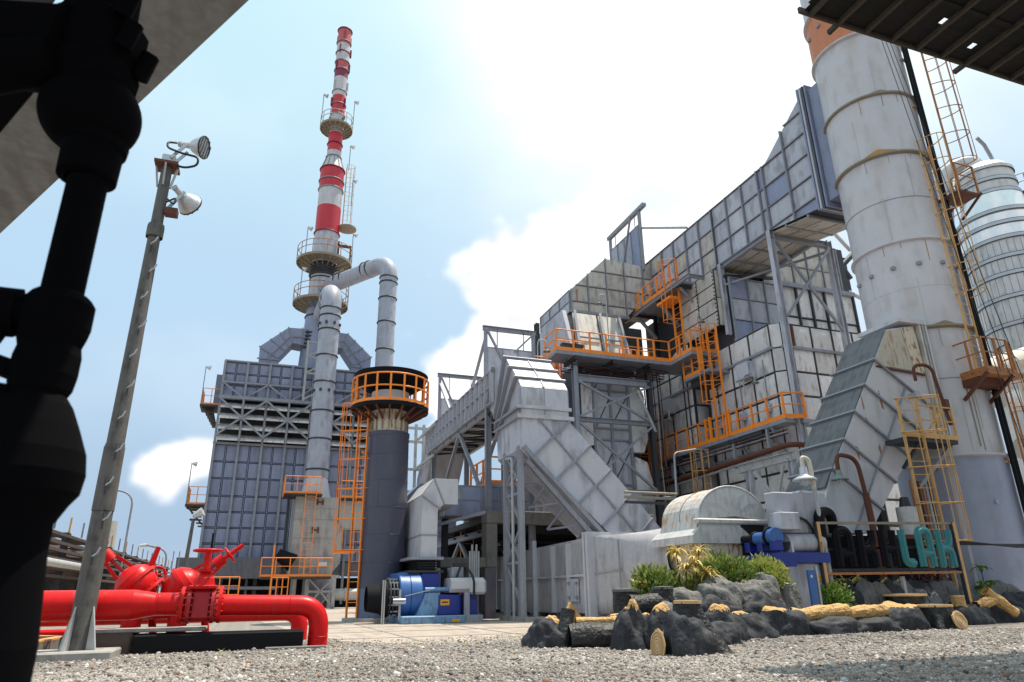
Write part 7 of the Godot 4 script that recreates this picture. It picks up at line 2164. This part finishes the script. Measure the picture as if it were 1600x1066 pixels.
func shrubs() -> void:
	bush("fine-leaved green shrub at the left end of the planter", Vector3(7.0, 0.42, -11.7), Vector3(0.42, 0.36, 0.36), 2200, "leaf_green", 11)
	strap_plant("tall yellow strap-leaved plant with drooping heads before the dome housing", Vector3(7.5, 0.42, -11.6), [Vector3(-0.05, 1.05, 0), Vector3(0.42, 1.05, 0.05), Vector3(0.0, 0.75, 0.2), Vector3(0.4, 0.66, 0.25), Vector3(0.2, 0.85, 0.2)], 46, 0.32, 0.042, "leaf_yellow", 12)
	bush("loose green shrub behind the tall yellow plant", Vector3(8.0, 0.42, -11.7), Vector3(0.42, 0.3, 0.35), 1600, "leaf_light", 13)
	bush("biggest dense green shrub in the middle of the left group", Vector3(8.62, 0.55, -11.8), Vector3(0.5, 0.4, 0.42), 3400, "leaf_green", 14)
	bush("paler green shrub nearest the blue signpost", Vector3(9.6, 0.55, -11.85), Vector3(0.42, 0.38, 0.36), 2600, "leaf_light", 15)
	bush("small bright green hedge between the blue signpost and the sign's left post", Vector3(11.25, 0.3, -11.9), Vector3(0.32, 0.28, 0.3), 1800, "leaf_bright", 16, 0.07, 0.04)
	strap_plant("yellowish strap-leaved plant under the first black letter", Vector3(12.5, 0.6, -12.6), [Vector3(-0.2, 0.3, 0), Vector3(0.2, 0.35, 0)], 26, 0.3, 0.035, "leaf_yellow", 17)
	strap_plant("second yellowish strap-leaved plant left of the sign's middle stay", Vector3(13.5, 0.6, -12.6), [Vector3(0, 0.3, 0), Vector3(0.35, 0.25, 0)], 24, 0.28, 0.035, "leaf_yellow", 18)
	strap_plant("small bright green plant right of the sign's middle stay", Vector3(14.25, 0.55, -12.5), [Vector3(0, 0.28, 0)], 14, 0.26, 0.1, "leaf_bright", 19)
	strap_plant("purple-leaved plant under the teal letters", Vector3(14.7, 0.6, -12.5), [Vector3(-0.3, 0.4, 0), Vector3(0, 0.5, 0), Vector3(0.35, 0.45, 0)], 50, 0.38, 0.03, "leaf_purple", 20)
	strap_plant("bright broad-leaved plant right of the sign", Vector3(17.1, 0.6, -13.0), [Vector3(0, 0.6, 0)], 8, 0.4, 0.13, "leaf_bright", 21)
	strap_plant("low bright broad-leaved plant above the yellow root", Vector3(16.2, 0.5, -12.4), [Vector3(0, 0.3, 0), Vector3(0.25, 0.35, 0)], 10, 0.3, 0.12, "leaf_bright", 22)
	strap_plant("dark purple plant low at the left end beside the grey duct", Vector3(5.85, 0.1, -11.3), [Vector3(0, 0.3, 0)], 20, 0.25, 0.025, "leaf_purple", 23)
	var lf := thing("fallen_leaves", "scatter of brown dry leaves lying on the gravel before the planter", "leaves", Vector3(6, 0, -7.5))
	for k in 26:
		var fx := rng.randf_range(-0.5, 8.5)
		var fz := -6.2 - rng.randf_range(0.0, 3.2) - maxf(0, 3.0 - fx) * 0.6
		var b := Basis.from_euler(Vector3(rng.randf_range(-0.4, 0.4), rng.randf() * TAU, rng.randf_range(-0.4, 0.4)))
		var st := start()
		var s := rng.randf_range(0.02, 0.04)
		q(st, Vector3(-s, 0, 0), Vector3(0, 0.004, s * 0.55), Vector3(s * 1.2, s * 0.4, 0), Vector3(0, 0.004, -s * 0.55))
		part(lf, "leaf", done(st), "rack_rust" if k % 3 else "rust_brown", Vector3(fx, 0.035, fz), b)
	for p in [Vector3(2.5, 0, -11.3), Vector3(3.2, 0, -11.1), Vector3(-0.3, 0, -11.4), Vector3(-1.9, 0, -11.6)]:
		var g := thing("weed_tuft", ["pale dry weed tuft right of the red elbow", "pale dry weed tuft left of the black boulder", "small green weed tuft before the black kerb wall", "small green weed tuft at the foot of the floodlight pole"][used.get("weed_tuft", 0)], "weed", p, "weed tufts in the gravel")
		stuff(part(g, "leaves", strap_leaves(26, 0.13, 0.008, 0.7, int(p.x * 10)), "leaf_yellow" if p.x > 1 else "leaf_light", p))


# ------------------------------------------------------------------ red fire main
func disc(par: Node3D, called: String, mat: String, at: Vector3, dir: Vector3, r: float, th: float, bolts := 0) -> void:
	var d := dir.normalized()
	tube(par, called, mat, at - d * th / 2, at + d * th / 2, r, -1, 28)
	var b := along(d)
	for k in bolts:
		var a := TAU * k / bolts
		var p := at + (b.x * cos(a) + b.y * sin(a)) * r * 0.84
		tube(par, "bolt", mat, p - d * (th / 2 + 0.03), p + d * (th / 2 + 0.03), 0.016, -1, 6)


func handwheel(par: Node3D, mat: String, at: Vector3, axis: Vector3, r: float) -> void:
	var b := along(axis)
	var w := part(par, "handwheel", ring_mesh(r, 0.022, 32, 8), mat, at, b * Basis(Vector3.RIGHT, PI / 2))
	for k in 4:
		var a := TAU * k / 4 + 0.3
		tube(w, "spoke", mat, at, at + (b.x * cos(a) + b.y * sin(a)) * r, 0.014, -1, 6)


func angle_valve(label: String, at: Vector3, dir: Vector3, wheel_r: float) -> void:
	var t := thing("angle_valve", label, "valve", at, "red stop valves")
	var d := dir.normalized()
	var sidev := Vector3(0, 0, 1)
	var m := "fire_red"
	var sp := SphereMesh.new()
	sp.radius = 0.33
	sp.height = 0.6
	part(t, "body", sp, m, at, along(d))
	lathe(t, "bonnet_dome", m, at, [[0.33, 0.05], [0.3, 0.16], [0.2, 0.26], [0.09, 0.31]], 30, Basis(d.cross(sidev), d, sidev) if d.cross(sidev).cross(d).dot(sidev) > 0 else Basis(sidev.cross(d), d, sidev))
	disc(t, "flange", m, at + d * 0.04, d, 0.36, 0.05, 14)
	disc(t, "flange", m, at - d * 0.16 + Vector3(0.05, -0.02, 0), d, 0.31, 0.05, 12)
	var across := d.cross(sidev).normalized()
	for s in [-1, 1]:
		bar(t, "yoke_arm", m, at + d * 0.24 + across * 0.15 * s, at + d * 0.64 + across * 0.08 * s, 0.05, 0.06, sidev)
	tube(t, "stem", "fire_red_dark", at + d * 0.25, at + d * 0.64, 0.03, -1, 10)
	tube(t, "hub", m, at + d * 0.58, at + d * 0.76, 0.1, -1, 18)
	tube(t, "spindle", m, at + d * 0.76, at + d * 1.12, 0.04, -1, 12)
	handwheel(t, m, at + d * 0.86, d, wheel_r)
	tube(t, "foot", m, at - UP * 0.2, Vector3(at.x, 0.05, at.z), 0.15, -1, 20)


func fire_main() -> void:
	var t := thing("fire_main", "glossy red fire-water pipe with swan-neck elbow crossing the lower left", "pipe", Vector3(-1, 0, -12.4))
	var m := "fire_red"
	lathe(t, "wide_pipe", m, Vector3(-4.2, 0.69, -12.4), [[0.0, 0.0], [0.215, 0.0], [0.215, 2.55], [0.195, 2.68], [0.165, 2.85], [0.165, 3.2]], 36, Basis(Vector3(0, 0, 1), -PI / 2))
	part(t, "weld_bead", ring_mesh(0.166, 0.008, 36, 6), m, Vector3(-1.3, 0.69, -12.4), Basis(Vector3(0, 0, 1), PI / 2))
	var pts := rounded([Vector3(-0.42, 0.66, -12.4), Vector3(1.1, 0.63, -12.4), Vector3(1.1, -0.1, -12.4)], 0.46, 12)
	sweep(t, "elbow_pipe", m, pts, 0.155, 32)
	for p in [Vector3(0.62, 0.64, -12.4), Vector3(1.1, 0.16, -12.4)]:
		part(t, "weld_bead", ring_mesh(0.157, 0.007, 36, 6), m, p, Basis(Vector3(0, 0, 1), PI / 2) if p.y > 0.3 else Basis())
	var g := thing("gate_valve", "red gate valve with upright stem and round handwheel on the red pipe", "valve", Vector3(-0.7, 0.66, -12.4), "red stop valves")
	for x in [-0.97, -0.87, -0.53, -0.43]:
		disc(g, "flange", "fire_red_dark" if x in [-0.87, -0.53] else m, Vector3(x, 0.67, -12.4), Vector3.RIGHT, 0.27, 0.05, 14)
	bx(g, "body", "fire_red_dark", Vector3(-0.86, 0.44, -12.56), Vector3(-0.54, 0.9, -12.24), "", 0.05)
	bx(g, "bonnet_flange", m, Vector3(-0.9, 0.9, -12.6), Vector3(-0.5, 0.96, -12.2), "", 0.015)
	lathe(g, "bonnet", m, Vector3(-0.7, 0.96, -12.4), [[0.16, 0.0], [0.14, 0.1], [0.09, 0.17], [0.08, 0.2], [0.13, 0.2], [0.13, 0.24], [0.06, 0.24]], 26)
	tube(g, "yoke_column", m, Vector3(-0.7, 1.18, -12.4), Vector3(-0.7, 1.47, -12.4), 0.055, -1, 16)
	tube(g, "rising_stem", "black_metal", Vector3(-0.66, 1.47, -12.4), Vector3(-0.66, 1.75, -12.4), 0.018, -1, 8)
	handwheel(g, m, Vector3(-0.7, 1.48, -12.4), UP, 0.21)
	lathe(g, "wheel_hub", m, Vector3(-0.7, 1.43, -12.4), [[0.05, 0.0], [0.06, 0.03], [0.06, 0.07], [0.0, 0.08]], 16)
	angle_valve("big red angled valve leaning left, partly behind the floodlight pole", Vector3(-1.76, 0.98, -13.3), Vector3(-0.74, 0.66, 0), 0.14)
	angle_valve("red angled valve leaning right behind the gate valve", Vector3(-1.08, 0.93, -13.3), Vector3(0.78, 0.62, 0), 0.13)
	var b := thing("fire_main", "second red fire pipe behind the first, its elbow showing beneath", "pipe", Vector3(-1, 0, -14.3))
	sweep(b, "pipe", m, rounded([Vector3(-4.5, 0.5, -14.3), Vector3(0.92, 0.5, -14.3), Vector3(0.92, -0.1, -14.3)], 0.35, 8), 0.15, 24)
	tube(b, "manifold", m, Vector3(-2.6, 0.62, -13.3), Vector3(-0.5, 0.62, -13.3), 0.17, -1, 24)
	for x in [-1.9, -1.1]:
		tube(b, "neck", m, Vector3(x, 0.62, -13.3), Vector3(x + 0.08, 0.95, -13.3), 0.17, -1, 20)
		tube(b, "foot", m, Vector3(x + 0.5, 0.0, -13.6), Vector3(x + 0.4, 0.55, -13.4), 0.06, -1, 12)
	tube(b, "low_pipe", m, Vector3(-6, 0.22, -14.9), Vector3(-2.4, 0.22, -14.9), 0.07, -1, 14)
	tube(b, "upright_handle", m, Vector3(-1.75, 1.0, -13.9), Vector3(-1.6, 1.62, -13.9), 0.07, 0.04, 12)
	handwheel(b, m, Vector3(-1.55, 1.15, -13.8), Vector3(0.4, 0.2, 1), 0.14)
	# low walls and pads
	var k := thing("black_kerb_wall", "low black painted wall lying under the red fire pipe", "kerb", Vector3(-0.4, 0, -12.7))
	bx(k, "wall", "black_metal", Vector3(-1.55, -0.05, -12.75), Vector3(0.86, 0.27, -12.15), "", 0.02)
	bx(k, "rough_end", "rack_rust", Vector3(-2.5, -0.05, -12.7), Vector3(-1.56, 0.3, -12.2), "", 0.04)
	bx(k, "skirt_board", "frame_concrete", Vector3(0.3, -0.05, -12.1), Vector3(1.2, 0.05, -11.98), "", 0.01)
	bx(k, "cap_slab", "concrete", Vector3(-2.45, 0.3, -13.2), Vector3(-0.6, 0.345, -12.3), "", 0.01)
	var y := thing("yellow_kerb", "concrete kerb with yellow painted top at the lower left corner", "kerb", Vector3(-3.2, 0, -12))
	for s in [[Vector3(-6.5, 0, -17.2), Vector3(-2.9, 0, -14.3)], [Vector3(-3.2, 0, -9.4), Vector3(-2.86, 0, -14.3)]]:
		bar(y, "kerb_block", "frame_concrete", s[0] + UP * 0.08, s[1] + UP * 0.08, 0.16, 0.2)
		bar(y, "yellow_top", "yellow_paint", s[0] + UP * 0.19, s[1] + UP * 0.19, 0.165, 0.03)


# ------------------------------------------------------------------ floodlight pole
func flood_head(par: Node3D, at: Vector3, dir: Vector3, mouth: float) -> void:
	var d := dir.normalized()
	var x := UP.cross(d).normalized()
	var b := Basis(x, d, x.cross(d))
	var h := lathe(par, "reflector", "lamp_shell", at, [[0.0, 0.02], [0.08, 0.03], [mouth * 0.62, 0.08], [mouth * 0.9, 0.18], [mouth, 0.235], [mouth, 0.26], [mouth * 0.97, 0.26]], 32, b)
	lathe(h, "glass", "lamp_glass", at, [[mouth * 0.97, 0.262], [0.0, 0.275]], 28, b)
	part(h, "rim", ring_mesh(mouth, 0.014, 32), "steel_dark", at + d * 0.265, b)
	for k in 5:
		var o := x * mouth * (-0.8 + 0.4 * k)
		var hl := mouth * sqrt(1.0 - pow(-0.8 + 0.4 * k, 2))
		bar(h, "guard_wire", "steel_dark", at + d * 0.29 + o + x.cross(d) * hl, at + d * 0.29 + o - x.cross(d) * hl, 0.012)
	tube(par, "ballast", "lamp_shell", at - d * 0.17, at + d * 0.04, 0.045, 0.062, 16)
	tube(par, "ballast_cap", "galvanised", at - d * 0.2, at - d * 0.16, 0.055, -1, 14)


func floodlight_pole() -> void:
	var b := Vector3(-2.18, 0, -11.8)
	var t := thing("floodlight_pole", "tall weathered concrete pole with step irons and two white floodlights on top", "floodlight", b)
	lathe(t, "shaft", "pole_concrete", b, [[0.152, 0.12], [0.136, 3.0], [0.126, 3.0], [0.088, 7.95]], 8)
	lathe(t, "sleeve", "pole_concrete", b, [[0.15, 2.0], [0.144, 2.95]], 24)
	lathe(t, "collar", "pole_concrete", b, [[0.13, 6.55], [0.135, 6.58], [0.135, 6.75], [0.125, 6.8]], 20)
	for k in 4:
		var a := TAU * k / 4 + 0.5
		var v := Vector3(cos(a), 0, sin(a))
		prism(t, "base_gusset", "steel_light", [b + v * 0.15 + UP * 0.1, b + v * 0.3 + UP * 0.1, b + v * 0.155 + UP * 0.68], v.cross(UP) * 0.025)
	bx(t, "pad", "concrete", b + Vector3(-0.55, -0.05, -0.4), b + Vector3(0.5, 0.12, 0.45), "", 0.02)
	var face := Vector3(0.18, 0, 1).normalized()
	var sd := Vector3(1, 0, -0.18).normalized()
	for k in 11:
		var y := 1.35 + 0.5 * k
		var r := lerpf(0.155, 0.1, y / 8.0)
		var p := b + face * r + UP * y + sd * (0.03 if k % 2 else -0.02)
		sweep(t, "step_iron", "galvanised", [p - face * 0.03, p + face * 0.09, p + face * 0.12 + UP * 0.04 + sd * 0.05, p + face * 0.13 + UP * 0.12 + sd * 0.08], 0.014, 6)
		sweep(t, "tie_wire", "steel_dark", [p + UP * 0.1, p + face * 0.03 + UP * 0.02, p + face * 0.02 - UP * 0.12], 0.012, 5)
	bx(t, "cap_plate", "rust_brown", b + Vector3(-0.19, 7.95, -0.19), b + Vector3(0.19, 8.0, 0.19))
	for k in 4:
		var a := TAU * k / 4
		bar(t, "cap_bracket", "steel_light", b + Vector3(cos(a) * 0.1, 7.55, sin(a) * 0.1), b + Vector3(cos(a) * 0.17, 7.95, sin(a) * 0.17), 0.03, 0.05)
	bx(t, "swivel", "galvanised", b + Vector3(-0.1, 8.0, -0.1), b + Vector3(0.12, 8.2, 0.1), "", 0.03)
	for s in [-0.12, 0.12]:
		bar(t, "lamp_yoke", "galvanised", b + Vector3(0.05, 8.1, s), b + Vector3(0.26, 8.42, s), 0.03, 0.05)
	flood_head(t, b + Vector3(0.3, 8.48, 0.02), Vector3(1.0, -0.18, 0.35), 0.2)
	sweep(t, "power_cable", "cable", rounded([b + Vector3(0.08, 8.5, 0.0), b + Vector3(-0.05, 8.42, 0.1), b + Vector3(-0.03, 8.28, 0.14), b + Vector3(0.2, 8.18, 0.2), b + Vector3(0.5, 8.15, 0.2), b + Vector3(0.5, 7.98, 0.2), b + Vector3(0.3, 7.92, 0.15), b + Vector3(0.1, 7.98, 0.1)], 0.08, 5), 0.02, 8)
	bx(t, "side_bracket", "rust_brown", b + Vector3(0.1, 7.0, -0.05), b + Vector3(0.3, 7.12, 0.12))
	flood_head(t, b + Vector3(0.3, 7.45, 0.0), Vector3(0.55, -0.25, -0.8), 0.21)
	bar(t, "lamp_yoke", "galvanised", b + Vector3(0.12, 7.1, 0.05), b + Vector3(0.35, 7.5, 0.05), 0.03, 0.05)
	sweep(t, "power_cable", "cable", rounded([b + Vector3(0.1, 7.2, 0.12), b + Vector3(0.26, 7.3, 0.16), b + Vector3(0.24, 7.14, 0.18), b + Vector3(0.12, 7.25, 0.15)], 0.06, 5), 0.016, 8)


# ------------------------------------------------------------------ slatted canopy overhead at right
func canopy() -> void:
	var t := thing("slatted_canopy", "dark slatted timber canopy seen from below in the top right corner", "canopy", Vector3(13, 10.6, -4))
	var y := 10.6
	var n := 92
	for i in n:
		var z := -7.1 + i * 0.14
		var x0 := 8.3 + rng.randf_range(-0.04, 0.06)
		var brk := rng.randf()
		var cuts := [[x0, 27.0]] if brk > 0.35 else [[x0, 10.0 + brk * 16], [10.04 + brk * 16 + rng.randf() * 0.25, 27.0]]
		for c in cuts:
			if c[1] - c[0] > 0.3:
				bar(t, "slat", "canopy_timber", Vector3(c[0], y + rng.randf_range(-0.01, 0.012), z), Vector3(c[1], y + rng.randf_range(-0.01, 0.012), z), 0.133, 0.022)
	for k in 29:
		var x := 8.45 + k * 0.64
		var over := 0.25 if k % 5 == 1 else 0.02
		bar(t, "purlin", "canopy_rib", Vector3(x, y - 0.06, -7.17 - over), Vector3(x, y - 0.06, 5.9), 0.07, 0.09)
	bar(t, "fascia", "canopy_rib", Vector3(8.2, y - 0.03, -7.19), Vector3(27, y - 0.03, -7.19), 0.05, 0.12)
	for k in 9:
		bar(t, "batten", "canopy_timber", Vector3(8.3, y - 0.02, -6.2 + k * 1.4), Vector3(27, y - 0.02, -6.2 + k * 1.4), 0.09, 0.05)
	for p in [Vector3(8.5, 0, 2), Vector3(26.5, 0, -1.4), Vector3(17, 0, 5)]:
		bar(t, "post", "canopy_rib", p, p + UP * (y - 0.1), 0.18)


# ------------------------------------------------------------------ what hangs close to the lens at left
func foreground() -> void:
	var d := Vector3(-0.52, 0, -0.855).normalized()
	var inn := Vector3(-d.z, 0, d.x) * -1.0
	if inn.dot(Vector3(-1, 0, 0)) < 0:
		inn = -inn
	var o := Vector3(-0.25, 0, -2.29)
	var t := thing("overhead_beam", "stained dark concrete beam running overhead across the top left corner", "beam", o + UP * 3)
	bar(t, "beam", "beam_concrete", o - d * 3.2 + inn * 0.17 + UP * 3.25, o + d * 8.0 + inn * 0.17 + UP * 3.25, 0.34, 0.5)
	bar(t, "gap_shade", "black_iron", o - d * 3.2 + inn * 0.39 + UP * 3.06, o + d * 8.0 + inn * 0.39 + UP * 3.06, 0.09, 0.1)  # black strip painting the shade of the gap beside the beam
	bar(t, "deck_slab", "boiler_foot", o - d * 3.2 + inn * 1.9 + UP * 3.42, o + d * 8.0 + inn * 1.9 + UP * 3.42, 3.0, 0.12)
	for s in [-2.9, 7.6]:
		bar(t, "support_post", "beam_concrete", o + d * s + inn * 3.1, o + d * s + inn * 3.1 + UP * 3.36, 0.3)
	var a := Vector3(-0.428, 0, -1.52)
	var v := thing("black_valve_pipe", "out-of-focus black upright pipe with fat valve fittings close to the camera at left", "pipe", a)
	var k := 0.00147
	lathe(v, "lower_body", "black_iron", a, [[0.085, -0.02], [0.085, 0.72], [0.07, 0.88], [0.07, 0.93], [0.088, 0.965], [0.102, 0.985], [0.106, 1.02], [0.1, 1.06], [0.08, 1.11], [0.062, 1.15], [0.048, 1.17]], 40)
	lathe(v, "union_nut", "black_iron", a, [[0.048, 1.165], [0.056, 1.18], [0.06, 1.21], [0.06, 1.25], [0.056, 1.27], [0.062, 1.29], [0.066, 1.31], [0.066, 1.36], [0.056, 1.375], [0.045, 1.385]], 8)
	tube(v, "riser", "black_iron", a + UP * 1.15, a + UP * 1.8, 0.039, -1, 28)
	lathe(v, "collar", "black_iron", a + Vector3(-0.004, 0, 0), [[0.042, 1.655], [0.058, 1.66], [0.06, 1.73], [0.066, 1.735], [0.068, 1.755], [0.05, 1.76]], 28)
	var bulb := SphereMesh.new()
	bulb.radius = 0.102
	bulb.height = 0.2
	part(v, "bulb", bulb, "black_iron", Vector3(-0.452, 1.825, -1.52))
	lathe(v, "upper_body", "black_iron", Vector3(-0.47, 0, -1.52), [[0.08, 1.85], [0.098, 1.9], [0.1, 1.93], [0.094, 1.95], [0.1, 1.97], [0.1, 2.06], [0.07, 2.09], [0.06, 2.4]], 10)
	tube(v, "side_bonnet", "black_iron", Vector3(-0.5, 1.97, -1.5), Vector3(-0.85, 2.0, -1.6), 0.1, 0.09, 20)
	tube(v, "side_gland", "black_iron", Vector3(-0.52, 1.9, -1.45), Vector3(-0.68, 1.87, -1.5), 0.05, 0.06, 14)
	for c in [Vector3(-0.4, 1.96, -1.44), Vector3(-0.41, 2.03, -1.42), Vector3(-0.37, 1.93, -1.5)]:
		tube(v, "bolt", "black_iron", c, c + Vector3(0.02, 0.06, 0.02), 0.02, -1, 6)
	tube(v, "branch", "black_iron", a + Vector3(-0.02, 1.335, 0), a + Vector3(-0.4, 1.33, 0.02), 0.036, -1, 18)
	lathe(v, "branch_nut", "black_iron", a + Vector3(-0.06, 1.335, 0), [[0.03, 0.0], [0.052, 0.005], [0.052, 0.05], [0.03, 0.055]], 6, Basis(Vector3(0, 0, 1), PI / 2))
	bar(v, "lever", "black_iron", a + Vector3(-0.03, 1.21, 0), a + Vector3(-0.16, 1.25, 0), 0.03, 0.035)
	bar(v, "lever", "black_iron", a + Vector3(-0.08, 1.33, 0), a + Vector3(-0.13, 1.2, 0), 0.022, 0.03)
	bar(v, "lever", "black_iron", a + Vector3(-0.05, 1.16, 0), a + Vector3(-0.2, 1.18, 0), 0.03, 0.05)
